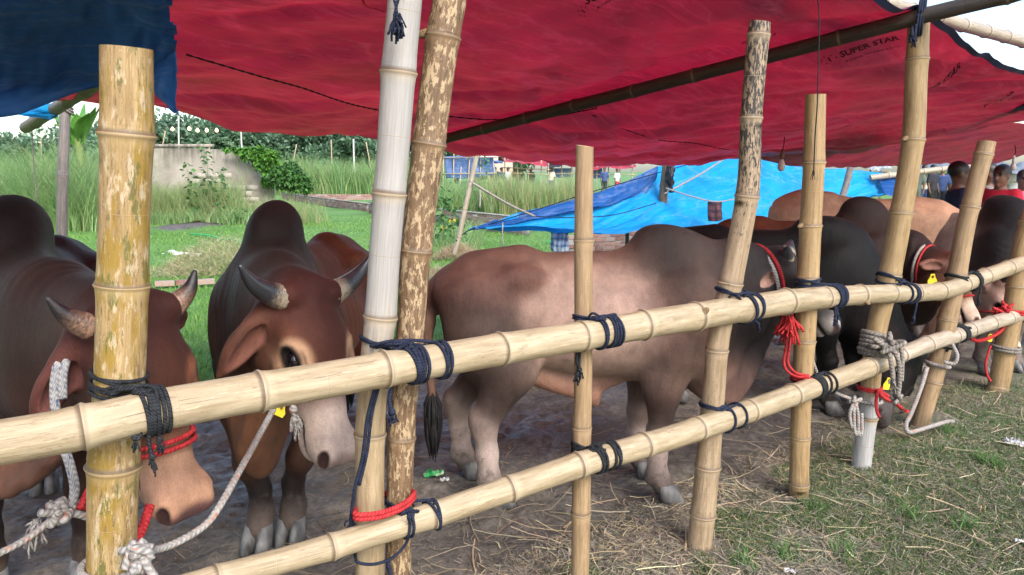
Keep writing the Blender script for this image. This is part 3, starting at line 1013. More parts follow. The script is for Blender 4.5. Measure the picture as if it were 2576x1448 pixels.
        # horn boss
        B.ell(H(.012, .080 * q, -.040), np.array((.036, .040, .036)) * h, .03, 'poll', f=f, u=up)
        # ear
        if ears:
            ed = np.array(ear_dir[q] if ear_dir else (-.12, .78 * q, -.55))
            e_w = f * ed[0] + sd * ed[1] + up * ed[2]
            e_w = e_w / np.linalg.norm(e_w)
            eb = H(.035, .098 * q, -.105)
            fac = f * .75 + up * .55 + sd * q * .15                       # the open side looks forward
            fac = fac - e_w * (fac @ e_w); fac /= np.linalg.norm(fac)
            B.cone(eb - e_w * .02 * h, eb + e_w * .05 * h, .035 * h, .036 * h, .03, 'ear')
            B.ell(eb + e_w * .105 * h * ears, (.095 * h * ears, .048 * h, .024 * h), .02, 'ear', f=e_w, u=fac)
            B.cone(eb + e_w * .12 * h * ears, eb + e_w * .22 * h * ears, .030 * h, .008 * h, .03, 'ear')
            B.ell(eb + e_w * .115 * h * ears + fac * .024 * h, (.085 * h * ears, .033 * h, .022 * h), .012, 'inner_ear', f=e_w, u=fac, sub=True, sig=.25)
    B.ell(H(.425, 0, -.09), np.array((.072, .070, .064)) * h, .03, 'muzzle', f=f, u=up)
    B.ell(H(.445, 0, -.10), np.array((.15, .13, .15)) * h, .03, 'muzzle', f=f, u=up, paint=True, sig=2.4)
    B.ell(H(.490, 0, -.070), np.array((.036, .085, .048)) * h, .03, 'nose', f=f, u=up, paint=True, sig=.8)
    B.ell(H(.462, 0, -.080), np.array((.036, .058, .042)) * h, .02, 'nose', f=f, u=up)
    B.ell(H(.420, 0, -.147), np.array((.062, .054, .036)) * h, .012, 'lip', f=f, u=up)
    B.ell(H(.435, 0, -.122), np.array((.105, .085, .0075)) * h, .008, 'mouth', f=f - up * .10, u=up, sub=True, sig=.25)
    if tail:
        tp = [(-.62 * s, 0, 1.0 * s), (-.695 * s, 0, .95 * s), (-.720 * s, -.01, .80 * s), (-.715 * s, -.03, .60 * s), (-.70 * s, -.03, .44 * s)]
        B.chain(tp, [.045 * s, .032 * s, .026 * s, .020 * s, .017 * s], .04, 'tail')
    for i_, (mc, mr, mcol, msig, mw) in enumerate(marks):
        pal['mark%d' % i_] = mcol
        B.ell(np.array(mc) * s, np.array(mr) * s, .01, 'mark%d' % i_, paint=True, sig=msig, w=mw)
    hb = np.array([H(a, b, c) for a in (-.06, .52) for b in (-.22, .22) for c in (-.26, .06)])
    V, F = B.build(res[0], res[1], (hb.min(0), hb.max(0)))
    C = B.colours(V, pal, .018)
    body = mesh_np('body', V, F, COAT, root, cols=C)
    # loose skin: folds round the neck, faint ribs on the flank
    nr = np.empty(len(V) * 3, np.float32); body.data.vertices.foreach_get('normal', nr); nr = nr.reshape(-1, 3)
    na, nb_ = H(.05, 0, -.15), np.array((.46 * s, 0, .87 * s))
    ax = nb_ - na; ln_ = np.linalg.norm(ax); ax = ax / ln_
    tt = (V - na) @ ax / ln_
    dr = np.linalg.norm((V - na) - ((V - na) @ ax)[:, None] * ax, axis=1)
    mk = np.clip((tt - .10) / .15, 0, 1) * np.clip((1.0 - tt) / .25, 0, 1) * (dr < .36 * s)
    wob = N1(V[:, 0] * 5 + 3, V[:, 2] * 5) + .5 * N2(V[:, 2] * 9, V[:, 1] * 9)
    fold = np.sin(tt * ln_ / (.052 * s) * 6.283 + wob * 5.0) * np.clip(N3(V[:, 0] * 3.1 + 7, V[:, 2] * 3.1) + .25, 0, 1)
    rib = np.sin((V[:, 0] + .18 * V[:, 2]) / (.062 * s) * 6.283 + N2(V[:, 2] * 3, V[:, 0] * 2) * .8) * np.clip((V[:, 0] / s + .22) / .12, 0, 1) * np.clip((.34 - V[:, 0] / s) / .12, 0, 1) * np.clip((V[:, 2] / s - .62) / .1, 0, 1) * np.clip((1.02 - V[:, 2] / s) / .1, 0, 1)
    lump = N2(V[:, 0] * 7, V[:, 2] * 7 + V[:, 1] * 5) * .0035 * (V[:, 2] > .25)
    V2_ = V + nr * (fold * mk * .0018 + rib * .0012 + lump)[:, None]
    body.data.vertices.foreach_set('co', V2_.astype(np.float32).ravel()); body.data.update()
    # ---------------- eyes
    for q in (-1, 1):
        bm = bmesh.new()
        bmesh.ops.create_uvsphere(bm, u_segments=16, v_segments=10, radius=1.0)
        M3 = Matrix((f, sd, up)).transposed().to_4x4()
        M3 = Matrix.Translation(Vector(H(.188, .0895 * q, -.051))) @ M3 @ Matrix.Diagonal((.031 * h, .0225 * h, .0205 * h, 1))
        bmesh.ops.transform(bm, matrix=M3, verts=bm.verts)
        me = bpy.data.meshes.new('eye')
        bm.to_mesh(me); bm.free()
        for pl in me.polygons: pl.use_smooth = True
        link('eye', me, root, EYE)
    # ---------------- horns
    for q in (-1, 1):
        hs = (horn or {}).get(q)
        if not hs: continue
        pts = smooth_path([H(*x) for x in hs['p']], 26)
        tt = np.linspace(0, 1, 26)
        rr = hs['r'] * h * (1 - tt ** 1.4 * .86) * (1 + .03 * np.sin(tt * 55) * (1 - tt))
        V2, F2, al, ar = tube_np(pts, rr, 14)
        al = al / al.max()
        mesh_np('horn', V2, F2, horn_mat or HORN, root, attrs={'hrn': np.stack([al, np.cos(ar), np.sin(ar)], -1)})
    # ---------------- tail switch
    if tail:
        parts = []
        rs = np.random.default_rng(int(abs(loc[0]) * 1000) + 5)
        for i in range(110):
            a, r_ = rs.uniform(0, 6.28), .035 * s * math.sqrt(rs.uniform())
            z0 = (.50 - rs.uniform(0, .10)) * s
            ln = rs.uniform(.16, .27) * s
            x0, y0 = -.70 * s, -.03
            dx, dy = math.cos(a) * r_, math.sin(a) * r_
            pts = smooth_path([(x0 + dx * .3, y0 + dy * .3, z0), (x0 + dx * 1.2, y0 + dy * 1.2, z0 - ln * .45), (x0 + dx * .6, y0 + dy * .6, z0 - ln)], 6)
            V2, F2, _, _ = tube_np(pts, np.array([.004, .006, .007, .006, .004, .001]) * s, 4)
            parts.append((V2, F2))
        V2, F2 = cat_np(parts)
        tag(mesh_np('tail_tuft', V2, F2, TUFT, root), kind='stuff')
    return root, (lambda a, b, c: Vector(H(a, b, c))), (H(.05, 0, -.15), np.array((.48 * s, 0, .87 * s)), s)


def pal(body, **kw):
    d = dict(body=body)
    d.update(kw)
    d.setdefault('socket', (.01, .008, .008)); d.setdefault('nostril', (.055, .028, .026)); d.setdefault('mouth', (.05, .025, .022))
    return d


BULLS = {}
# -------- the dark brown bull nearest the camera, at the left edge
br, dk = (.085, .028, .016), (.030, .014, .011)
BULLS['near'] = make_bull('dark maroon-brown humped bull with lowered head behind the thick mottled post', (-1.88, 3.0), math.atan2(-1.1, .42),
    at(352, 778, 1.98), at(520, 1312, 1.93), (.83, -.56, .20),
    pal((.026, .011, .009), hump=(.014, .009, .0085), neck=(.024, .011, .009), chest=(.034, .014, .010), shoulder=(.034, .014, .010), poll=(.040, .012, .010), forehead=(.040, .012, .010),
        face=(.085, .032, .018), cheek=(.07, .026, .016), brow=(.035, .013, .010), eyering=(.16, .06, .03), muzzle=(.50, .29, .19), lip=(.48, .29, .21), nose=(.15, .075, .07), ear=(.09, .03, .025), inner_ear=(.22, .09, .08),
        dewlap=(.12, .055, .035), throat=(.05, .02, .014), forearm=(.05, .022, .016), cannon_f=(.02, .012, .01), cannon_h=(.02, .012, .01), knee=(.06, .03, .02), flank=(.03, .012, .009), sheath=(.12, .06, .04), fetlock=(.06, .04, .03)),
    S=1.06, hump_top=1.335, hump=1.7, head=.98, horn_mat=HORN_W, res=(.016, .0065),
    horn={-1: dict(r=.034, p=[(.02, -.072, -.045), (.0, -.115, -.035), (-.03, -.150, -.025), (-.07, -.175, -.015)]), 1: dict(r=.034, p=[(.02, .072, -.045), (.005, .112, -.035), (-.02, .145, -.02), (-.06, .165, -.005)])},
    ear_dir={-1: (.72, -.50, -.45), 1: (.1, .70, -.75)}, ears=.9)
# -------- the reddish brown bull between the first posts
BULLS['red'] = make_bull('reddish-brown bull with tall dark hump and pale muzzle, looking between the posts', (-.93, 3.42), math.atan2(-1, -.05),
    at(800, 722, 2.50), at(898, 1165, 2.36), (.83, -.54, .15),
    pal((.09, .028, .014), hump=(.018, .013, .0115), neck=(.026, .016, .013), chest=(.045, .022, .015), shoulder=(.055, .023, .014), back=(.085, .028, .015), rump=(.11, .035, .017), poll=(.055, .015, .012), forehead=(.050, .014, .012),
        face=(.085, .030, .020), cheek=(.12, .044, .024), brow=(.12, .045, .022), eyering=(.46, .29, .18), muzzle=(.54, .44, .385), lip=(.42, .27, .22), nose=(.36, .27, .24), ear=(.11, .045, .03), inner_ear=(.22, .095, .07),
        dewlap=(.16, .075, .042), throat=(.13, .055, .032), forearm=(.15, .065, .036), cannon_f=(.018, .014, .014), cannon_h=(.018, .014, .014), knee=(.05, .03, .025), flank=(.10, .033, .016), sheath=(.2, .1, .07), fetlock=(.12, .09, .075), socket=(.012, .009, .009)),
    S=1.04, hump_top=1.33, head=1.0, res=(.016, .0065), legs={('f', 1): (.02, -.105), ('f', -1): (.09, .085)}, brisket=1.0,
    horn={-1: dict(r=.039, p=[(.02, -.070, -.045), (.0, -.130, -.045), (-.03, -.19, -.03), (-.075, -.235, -.01)]), 1: dict(r=.039, p=[(.02, .070, -.045), (.0, .130, -.035), (-.035, .185, -.015), (-.085, .225, .015)])},
    ear_dir={-1: (.66, -.50, -.55), 1: (.3, .7, -.6)})
# -------- the pinkish grey bull in side view
BULLS['grey'] = make_bull('pinkish grey-brown bull standing side-on with black-tufted tail and dark hump', (.34, 3.44), R(1.5),
    at(1985, 632, 3.60), at(2138, 818, 3.50), (.62, -.30, .72),
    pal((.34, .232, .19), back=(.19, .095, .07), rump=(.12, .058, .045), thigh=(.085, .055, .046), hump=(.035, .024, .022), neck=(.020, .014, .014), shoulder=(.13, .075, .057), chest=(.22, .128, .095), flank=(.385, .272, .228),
        gaskin=(.10, .068, .058), hock=(.36, .26, .21), cannon_h=(.60, .49, .44), cannon_f=(.48, .38, .34), forearm=(.13, .085, .07), knee=(.2, .14, .12), fetlock=(.05, .04, .038), sheath=(.44, .235, .165), dewlap=(.20, .12, .10), throat=(.028, .02, .018), tail=(.20, .115, .085),
        poll=(.05, .028, .024), forehead=(.05, .03, .027), face=(.03, .024, .024), cheek=(.028, .02, .02), brow=(.05, .032, .028), eyering=(.05, .035, .03), muzzle=(.62, .58, .55), lip=(.45, .27, .22), nose=(.05, .045, .045), ear=(.20, .13, .11), inner_ear=(.42, .26, .21)),
    S=1.01, hump_top=1.245, hump=.6, head=.98, res=(.013, .008), legs={('h', -1): (.10, 0), ('h', 1): (-.035, 0), ('f', -1): (-.085, 0), ('f', 1): (-.13, 0)},
    horn={-1: dict(r=.05, p=[(.01, -.07, -.03), (-.01, -.10, .0), (-.03, -.125, .03)]), 1: dict(r=.05, p=[(.01, .07, -.03), (-.01, .10, .0), (-.03, .125, .03)])},
    ear_dir={-1: (-.10, -.90, -.45), 1: (-.2, .8, -.5)}, neckfat=1.0,
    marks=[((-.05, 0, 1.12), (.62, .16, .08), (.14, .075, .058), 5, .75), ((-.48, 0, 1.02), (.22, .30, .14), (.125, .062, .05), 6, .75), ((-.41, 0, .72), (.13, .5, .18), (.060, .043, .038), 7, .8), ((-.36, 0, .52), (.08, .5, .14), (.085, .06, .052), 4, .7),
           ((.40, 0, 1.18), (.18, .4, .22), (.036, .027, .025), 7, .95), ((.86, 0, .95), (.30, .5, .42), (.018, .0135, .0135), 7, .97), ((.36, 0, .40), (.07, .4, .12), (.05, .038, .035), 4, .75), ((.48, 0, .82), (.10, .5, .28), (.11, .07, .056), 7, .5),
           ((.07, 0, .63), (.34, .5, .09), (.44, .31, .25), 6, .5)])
# -------- the black bull feeding with its head on the ground
bk = (.0055, .005, .0055)
BULLS['black'] = make_bull('black bull with head lowered to the ground beside the whitewashed post foot', (1.62, 4.86), math.atan2(-.40, 1.17),
    at(2318, 900, 4.46), at(2238, 1070, 4.16), (.75, -.45, .3),
    pal(bk, hump=(.0055, .0055, .0065), neck=(.0055, .005, .0055), muzzle=(.08, .072, .07), nose=(.04, .035, .035), lip=(.12, .10, .09), ear=(.05, .03, .028), inner_ear=(.09, .05, .045), dewlap=(.006, .005, .005), fetlock=(.02, .017, .017), face=(.012, .010, .010), eyering=(.018, .013, .012)),
    S=1.0, hump_top=1.21, hump=1.3, res=(.018, .010), head=1.0,
    horn={-1: dict(r=.035, p=[(.01, -.07, -.03), (-.01, -.10, .0), (-.04, -.12, .02)]), 1: dict(r=.035, p=[(.01, .07, -.03), (-.01, .10, .0), (-.04, .12, .02)])})
# -------- the dark brown bull with the white collar rope
BULLS['collar'] = make_bull('dark brown bull with white muzzle and white-and-red neck rope', (2.08, 5.40), math.atan2(-.35, 1.1),
    at(2408, 645, 4.85), at(2484, 812, 4.66), (.80, -.45, .40),
    pal((.07, .022, .013), back=(.11, .032, .017), rump=(.12, .035, .018), hump=(.022, .013, .012), neck=(.025, .012, .010), shoulder=(.028, .014, .011), chest=(.03, .014, .011), poll=(.09, .03, .019), forehead=(.12, .042, .024), face=(.26, .13, .075), cheek=(.16, .065, .036),
        brow=(.18, .08, .045), eyering=(.22, .10, .06), muzzle=(.62, .47, .37), lip=(.55, .42, .34), nose=(.035, .035, .04), ear=(.15, .06, .04), inner_ear=(.26, .13, .1), dewlap=(.026, .013, .011), throat=(.08, .03, .02), forearm=(.03, .016, .013)),
    S=1.02, hump_top=1.30, hump=.4, res=(.018, .010), dewlap=1.3, neckfat=.76,
    horn={-1: dict(r=.035, p=[(.01, -.07, -.03), (-.02, -.10, .01), (-.05, -.11, .04)]), 1: dict(r=.035, p=[(.01, .07, -.03), (-.02, .10, .01), (-.05, .11, .04)])})
# -------- the fawn animal turned away behind it
BULLS['fawn'] = make_bull('pale fawn cow turned away with its rounded rump showing behind the brown bull', (2.95, 6.45), math.atan2(.50, -1.1),
    at(1905, 620, 7.2), at(1840, 800, 7.3), (-.7, .1, .6),
    pal((.52, .33, .225), back=(.48, .29, .19), rump=(.50, .30, .20), hump=(.5, .31, .21), thigh=(.48, .30, .20), muzzle=(.5, .4, .34), nose=(.05, .04, .04), eyering=(.5, .35, .25)),
    S=1.13, hump_top=1.13, hump=.9, res=(.020, .014), cat='cow', male=False, dewlap=.6)
# -------- the charcoal-necked bull
BULLS['charcoal'] = make_bull('pale bull with charcoal hump and neck, pinkish-white lowered face by the last post', (3.55, 6.0), math.atan2(-1.0, .30),
    at(2548, 700, 5.38), at(2572, 895, 5.28), (.45, -.8, .2),
    pal((.20, .16, .145), hump=(.014, .014, .016), neck=(.014, .014, .016), shoulder=(.022, .022, .024), chest=(.05, .045, .045), poll=(.36, .22, .18), forehead=(.44, .28, .23), face=(.50, .34, .29), cheek=(.46, .29, .24), throat=(.16, .12, .11), brow=(.48, .34, .3), eyering=(.45, .3, .26),
        muzzle=(.68, .58, .54), lip=(.6, .46, .42), nose=(.12, .08, .08), ear=(.5, .33, .28), inner_ear=(.55, .35, .3), dewlap=(.06, .05, .05), rump=(.3, .23, .2)),
    S=1.04, hump_top=1.27, hump=1.2, res=(.018, .010), legs={},
    horn={-1: dict(r=.03, p=[(.01, -.07, -.03), (-.01, -.10, .01), (-.04, -.11, .03)]), 1: dict(r=.03, p=[(.01, .07, -.03), (-.01, .10, .01), (-.04, .11, .03)])})
# -------- the black and brown bull cut by the right edge
BULLS['edge'] = make_bull('black bull with brown back cut off by the right edge of the picture', (4.75, 6.45), math.atan2(-.9, .35),
    (5.3, 5.3, 1.2), (5.5, 5.05, .8), (.4, -.6, .6),
    pal((.012, .011, .012), back=(.055, .024, .016), rump=(.05, .022, .015), hump=(.05, .024, .018)), S=1.02, hump_top=1.28, res=(.020, .013))
# ================================================================== plastic sheets
def tarp_mat(name, col, trans, rough=.38, weave=True, wr=.5, stain=(.5, .4, .4), spec=.5, bump=.5, through=(1.0, .9, .9)):
    t = NT(name)
    uv = t.attr('uvw').outputs['Vector']
    o = t.pos()
    n = t.noise(o, 1.7, 5, .6)
    c = t.ramp(n, [(.3, tuple(x * .80 for x in col)), (.7, tuple(min(1, x * 1.12) for x in col))])
    st = t.noise(t.map(uv, (1.2, 5, 1)), 1.3, 6, .7)
    c = t.mix(t.ramp(st, [(.56, 0.0), (.75, .35)]), c, t.mix(1.0, c, stain, 'MULTIPLY'))
    for scl, am in (((.55, 2.4, 1), .30), ((1.5, 5.5, 1), .22)):        # chafed fold lines
        cl = t.noise(t.map(uv, scl, (am * 9, 1, 0)), 1.0, 5, .6, .5)
        c = t.mix(t.ramp(cl, [(.478, 0.0), (.5, am), (.522, 0.0)]), c, tuple(min(1, x * .6 + .32) for x in col))
    t.set(Base_Color=c, Roughness=rough)
    t.b.inputs['Specular IOR Level'].default_value = spec
    w1 = t.noise(t.map(uv, (2.6, 11, 1)), 1.0, 6, .62, .6)
    w2 = t.noise(t.map(uv, (9, 30, 1)), 1.0, 5, .65, .4)
    vor = t.vor(t.map(uv, (3.5, 9, 1)), 1.0, 'DISTANCE_TO_EDGE')
    h = t.math('ADD', t.math('MULTIPLY', w1, 1.0), t.math('ADD', t.math('MULTIPLY', w2, .30), t.math('MULTIPLY', t.ramp(vor, [(0, 0.0), (.12, 1.0)]), .10)))
    nrm = t.bump(h, bump, .03)
    tr = t.n('ShaderNodeBsdfTranslucent', {'Color': t.mix(1.0, c, through, 'MULTIPLY'), 'Normal': nrm})
    mx = t.n('ShaderNodeMixShader', {0: trans, 1: t.b.outputs[0], 2: tr.outputs[0]})
    t.t.links.new(mx.outputs[0], t.out.inputs[0])
    return t.m


T_RED = tarp_mat('sheet_red', (.44, .165, .27), .66, .33, bump=.32, through=(1.4, .44, .62), spec=.9)
T_NAVY = tarp_mat('sheet_navy', (.08, .29, .72), .62, .5, through=(.7, .95, 1.1), bump=.22)
T_BLUE = tarp_mat('sheet_bright_blue', (.008, .45, .92), .55, .45, bump=.5)
T_DEEP = tarp_mat('sheet_deep_blue', (.008, .10, .36), .35, .45)
T_INK = flat('print_ink', (.012, .006, .010), .6, .2, 30)
T_HEM = flat('hem_tape_navy', (.02, .03, .09), .5, .3, 12)
CORD = flat('dark_cord', (.014, .012, .018), .8, .3, 80)


class Patch:
    """smooth surface through a grid of world points, rows = v, columns = u"""
    def __init__(self, rows, n_u=120, n_v=60, wrinkle=.02, seed=3, freq=(9, 4), ridge=None):
        G = np.array([[tuple(p) for p in r] for r in rows], float)
        self.G = G
        A = np.stack([self._res(G[i], n_u) for i in range(len(G))], 0)
        A = np.stack([self._res(A[:, j], n_v) for j in range(n_u)], 1)      # (n_v, n_u, 3)
        nz = VN(seed); nz2 = VN(seed + 50)
        v, u = np.meshgrid(np.linspace(0, 1, n_v), np.linspace(0, 1, n_u), indexing='ij')
        du, dv = np.gradient(A, axis=1), np.gradient(A, axis=0)
        N = np.cross(du, dv)
        N /= np.linalg.norm(N, axis=-1)[..., None] + 1e-9
        w = nz(u * freq[0], v * freq[1]) * wrinkle + nz2(u * freq[0] * 2.7 + v * 3, v * freq[1] * 2.2) * wrinkle * .45 + nz(u * freq[0] * 6 + v * 8, v * freq[1] * 5) * wrinkle * .16
        if ridge:
            nr_ = VN(seed + 90)
            for (ru, rv, sk, am) in ridge:
                w = w - np.abs(nr_(u * ru + v * sk, v * rv - u * sk * .3)) * am * (.4 + .6 * np.abs(nz2(u * 3, v * 2)))
        A = A + N * w[..., None]
        self.A, self.N, self.n_u, self.n_v = A, N, n_u, n_v

    @staticmethod
    def _res(P, n):
        return smooth_path(P, n) if len(P) > 2 else np.linspace(P[0], P[1], n)

    def at_uv(self, u, v):
        i, j = np.clip(v, 0, 1) * (self.n_v - 1), np.clip(u, 0, 1) * (self.n_u - 1)
        i0, j0 = np.minimum(np.floor(i).astype(int), self.n_v - 2), np.minimum(np.floor(j).astype(int), self.n_u - 2)
        a, b = (i - i0)[..., None], (j - j0)[..., None]
        A = self.A
        return (A[i0, j0] * (1 - a) + A[i0 + 1, j0] * a) * (1 - b) + (A[i0, j0 + 1] * (1 - a) + A[i0 + 1, j0 + 1] * a) * b

    def proj(self):
        A = self.A
        dp = A[..., 1] * _cp - (A[..., 2] - CAM_H) * _sp
        dp = np.where(dp < .1, .1, dp)
        return 1288 + FPX * A[..., 0] / dp, 724 - FPX * ((A[..., 2] - CAM_H) * _cp + A[..., 1] * _sp) / dp

    def uv_of(self, px, py):
        X, Y = self.proj()
        i, j = np.unravel_index(np.argmin((X - px) ** 2 + (Y - py) ** 2), X.shape)
        return j / (self.n_u - 1), i / (self.n_v - 1)

    def build(self, name, mat, label=None, cat='tarpaulin', hem=None, thick=.0015, ragged=None, parent=None, seed=0):
        nv, nu = self.n_v, self.n_u
        V = self.A.reshape(-1, 3).copy()
        du = np.linalg.norm(np.diff(self.A, axis=1), axis=-1).mean() * nu
        dv = np.linalg.norm(np.diff(self.A, axis=0), axis=-1).mean() * nv
        v, u = np.meshgrid(np.linspace(0, 1, nv) * dv, np.linspace(0, 1, nu) * du, indexing='ij')
        i = np.arange(nv - 1)[:, None] * nu + np.arange(nu - 1)[None, :]
        F = np.stack([i, i + 1, i + nu + 1, i + nu], -1)
        keep = np.ones(F.shape[:2], bool)
        if ragged: keep = ragged(*np.meshgrid(np.linspace(0, 1, nv - 1), np.linspace(0, 1, nu - 1), indexing='ij'))
        F = F[keep].reshape(-1, 4)
        o = mesh_np(name, V, F, mat, parent, attrs={'uvw': np.stack([u, v, u * 0], -1).reshape(-1, 3)})
        md = o.modifiers.new('thick', 'SOLIDIFY'); md.thickness = thick; md.offset = 0
        if label: tag(o, label, cat, 'plastic sheets')
        return o


# ---- the red canopy: rows from the front edge to the back edge, columns along the fence
def cz(s, d, z):
    x, y = fence_xy(s, d)
    return (x, y, z)


S_ = [-4.2, -3.0, -2.0, -1.0, 0.0, .75, 1.38, 1.9, 2.5, 3.05, 3.7, 4.6, 5.6, 6.6]
z_front = [2.30, 2.34, 2.36, 2.36, 2.33, 2.26, 2.235, 2.17, 2.13, 2.14, 2.10, 2.14, 2.10, 2.14]
z_q1 = [2.20, 2.22, 2.23, 2.23, 2.17, 2.14, 2.16, 2.06, 2.02, 2.00, 2.00, 2.05, 2.0, 2.05]
z_mid = [2.08, 2.08, 2.08, 2.07, 2.00, 1.98, 2.00, 1.88, 1.84, 1.82, 1.82, 1.90, 1.85, 1.9]
z_q3 = [1.99, 1.98, 1.97, 1.95, 1.87, 1.86, 1.83, 1.72, 1.69, 1.68, 1.68, 1.74, 1.72, 1.75]
z_back = [1.95, 1.94, 1.93, 1.90, 1.80, 1.745, 1.72, 1.655, 1.605, 1.58, 1.57, 1.61, 1.70, 1.79]
# the ridge over the roof pole drifts left towards the back
sh = [0, .12, .28, .42, .55]
rows = []
for k, (zz, d) in enumerate(zip((z_front, z_q1, z_mid, z_q3, z_back), (-.12, .75, 1.65, 2.5, 3.35))):
    rows.append([cz(s - sh[k] * math.exp(-((s - 1.38) / 1.2) ** 2), d, z) for s, z in zip(S_, zz)])
RED = Patch(rows, 340, 140, .030, 5, (20, 5), ridge=[(26, 2.2, 10, .075), (44, 3, -16, .03)])
# drape over the pole: lift the sheet so it never cuts the bamboo
A = RED.A
for seg in range(len(RAFT.P) - 1):
    pass
_pp = RAFT.P[::4]
_d2 = ((A[:, :, None, :2] - _pp[None, None, :, :2]) ** 2).sum(-1)
_near = _d2.argmin(-1)
_dist = np.sqrt(_d2.min(-1))
_zp = _pp[:, 2][_near] + .044
_inside = np.exp(-(_dist / .22) ** 2)
A[..., 2] = np.where(_dist < .9, A[..., 2] * (1 - _inside) + np.maximum(A[..., 2] * 0 + _zp, 0) * _inside, A[..., 2])
red = RED.build('red_canopy', T_RED, 'large red plastic sheet stretched as a sloping roof over the pen')
# second sheet to the right, hanging lower
S2 = [4.9, 5.3, 5.9, 6.7, 7.6, 8.6, 9.8, 11.5, 13.5]
zf = [2.14, 2.12, 2.1, 2.12, 2.1, 2.1, 2.1, 2.1, 2.1]
zm = [1.93, 1.90, 1.86, 1.85, 1.86, 1.86, 1.87, 1.9, 1.9]
zb = [1.80, 1.70, 1.585, 1.55, 1.545, 1.55, 1.58, 1.62, 1.6]
RED2 = Patch([[cz(s, d, z) for s, z in zip(S2, zz)] for zz, d in ((zf, 1.5), (zm, 2.4), (zb, 3.2))], 140, 50, .02, 8, (12, 5), ridge=[(22, 3, 8, .04)])
red2 = RED2.build('red_canopy', T_RED, 'second red plastic sheet sagging lower at the far right of the roof')
# navy edging tape along the front hem
hem = RED.A[0] + np.array((0, 0, -.004))
hemV, hemF = [], []
for i, p in enumerate(hem):
    w = RED.A[2, i] - RED.A[0, i]
    w = w / np.linalg.norm(w)
    hemV += [p - w * .012 + np.array((0, 0, .004)), p + w * .022 - np.array((0, 0, .006))]
hemF = [(2 * i, 2 * i + 2, 2 * i + 3, 2 * i + 1) for i in range(len(hem) - 1)]
h_ = mesh_np('hem', np.array(hemV), np.array(hemF), T_HEM, red, attrs={'uvw': np.array(hemV)})
h_['label'] = 'navy edging tape on the front hem'
# stitched seams across the sheet


def seam(patch, root, pts, r=.004):
    uv = [patch.uv_of(*p) for p in pts]
    uv = smooth_path([(u, v, 0) for u, v in uv], 80)
    P = patch.at_uv(uv[:, 0], uv[:, 1]) - np.array((0, 0, r))
    for _ in range(150): P[1:-1] = (P[:-2] + P[1:-1] * 2 + P[2:]) / 4
    P[:, 2] -= .012
    V, F, _, _ = tube_np(P, r * (1 + .35 * np.sin(np.arange(80) * 2.1)), 6)
    mesh_np('seam', V, F, CORD, root)


seam(RED, red, [(462, 128), (640, 180), (800, 228), (960, 272)])
seam(RED, red, [(1125, 290), (1250, 298), (1380, 290), (1500, 268)])
seam(RED, red, [(1490, 285), (1600, 325), (1720, 355), (1870, 370)], .0035)
# ---- printed lettering that follows the sheet


def print_text(patch, root, body, p0, p1, up, size_px, name='printed_lettering', bold=.012, dz=-.004):
    """lettering along photo line p0->p1; up = photo point above p0; mapped through the sheet's own surface"""
    cu = bpy.data.curves.new('t', 'FONT')
    cu.body = body; cu.size = 1.0; cu.offset = bold; cu.resolution_u = 2
    ob = bpy.data.objects.new('t', cu); COL.objects.link(ob)
    dg = bpy.context.evaluated_depsgraph_get()
    me = bpy.data.meshes.new_from_object(ob.evaluated_get(dg))
    COL.objects.unlink(ob); bpy.data.objects.remove(ob)
    co = np.array([v.co[:2] for v in me.vertices])
    wdt = co[:, 0].max()
    U0, U1, U2 = (np.array(patch.uv_of(*q)) for q in (p0, p1, up))
    bx, by = (U1 - U0) / wdt, (U2 - U0)
    uv = U0[None] + co[:, :1] * bx[None] + co[:, 1:2] * by[None]
    P = patch.at_uv(uv[:, 0], uv[:, 1])
    toCam = np.array((0, 0, CAM_H)) - P
    # offset to the underside of the sheet
    P = P + np.array((0, 0, dz)) + toCam / np.linalg.norm(toCam, axis=1)[:, None] * .002
    me.vertices.foreach_set('co', P.astype(np.float32).ravel())
    me.update()
    me.materials.clear()
    return link(name, me, root, T_INK)


def star_ring(patch, root, c, ax, ay, n=5, a0=.6, a1=4.6):
    U0, UX, UY = (np.array(patch.uv_of(*q)) for q in (c, (c[0] + ax[0], c[1] + ax[1]), (c[0] + ay[0], c[1] + ay[1])))
    V, F = [], []
    for k in range(n):
        a = a0 + (a1 - a0) * k / (n - 1)
        for m in range(10):
            r = (.22 if m % 2 == 0 else .09)
            th = m * math.pi / 5 + a
            V.append((math.cos(a) + r * math.cos(th), math.sin(a) + r * math.sin(th)))
        F.append(tuple(range(10 * k, 10 * k + 10)))
    k = len(V)
    V += [(-.2, .5), (.45, -.35), (.3, -.5), (-.4, .35)]
    F.append((k, k + 1, k + 2, k + 3))
    V = np.array(V)
    uv = U0 + V[:, :1] * (UX - U0) + V[:, 1:2] * (UY - U0)
    P = patch.at_uv(uv[:, 0], uv[:, 1])
    tc = np.array((0, 0, CAM_H)) - P
    P = P + np.array((0, 0, -.004)) + tc / np.linalg.norm(tc, axis=1)[:, None] * .002
    pydata('printed_stars', P, F, T_INK, root)


for sp in [((2112, 148), (2262, 103), (2107, 128), (2130, 160), (2274, 115), (2127, 147), (2090, 150)),
           ((1478, 14), (1640, -60), (1470, -12), (1506, 20), (1660, -52), (1502, 6), (1462, 28))]:
    print_text(RED, red, 'SUPER STAR', sp[0], sp[1], sp[2], 1, bold=.03)
    print_text(RED, red, 'KOREA TECHNOLOGY', sp[3], sp[4], sp[5], 1, bold=.006)
    star_ring(RED, red, sp[6], (14, -5), (5, -14))
for p0, p1, up_ in [((2322, 236), (2418, 172), (2318, 225)), ((2474, 272), (2552, 232), (2471, 263)), ((1866, 110), (1952, 88), (1864, 101))]:
    print_text(RED, red, 'SUPER STAR', p0, p1, up_, 1, bold=.02)

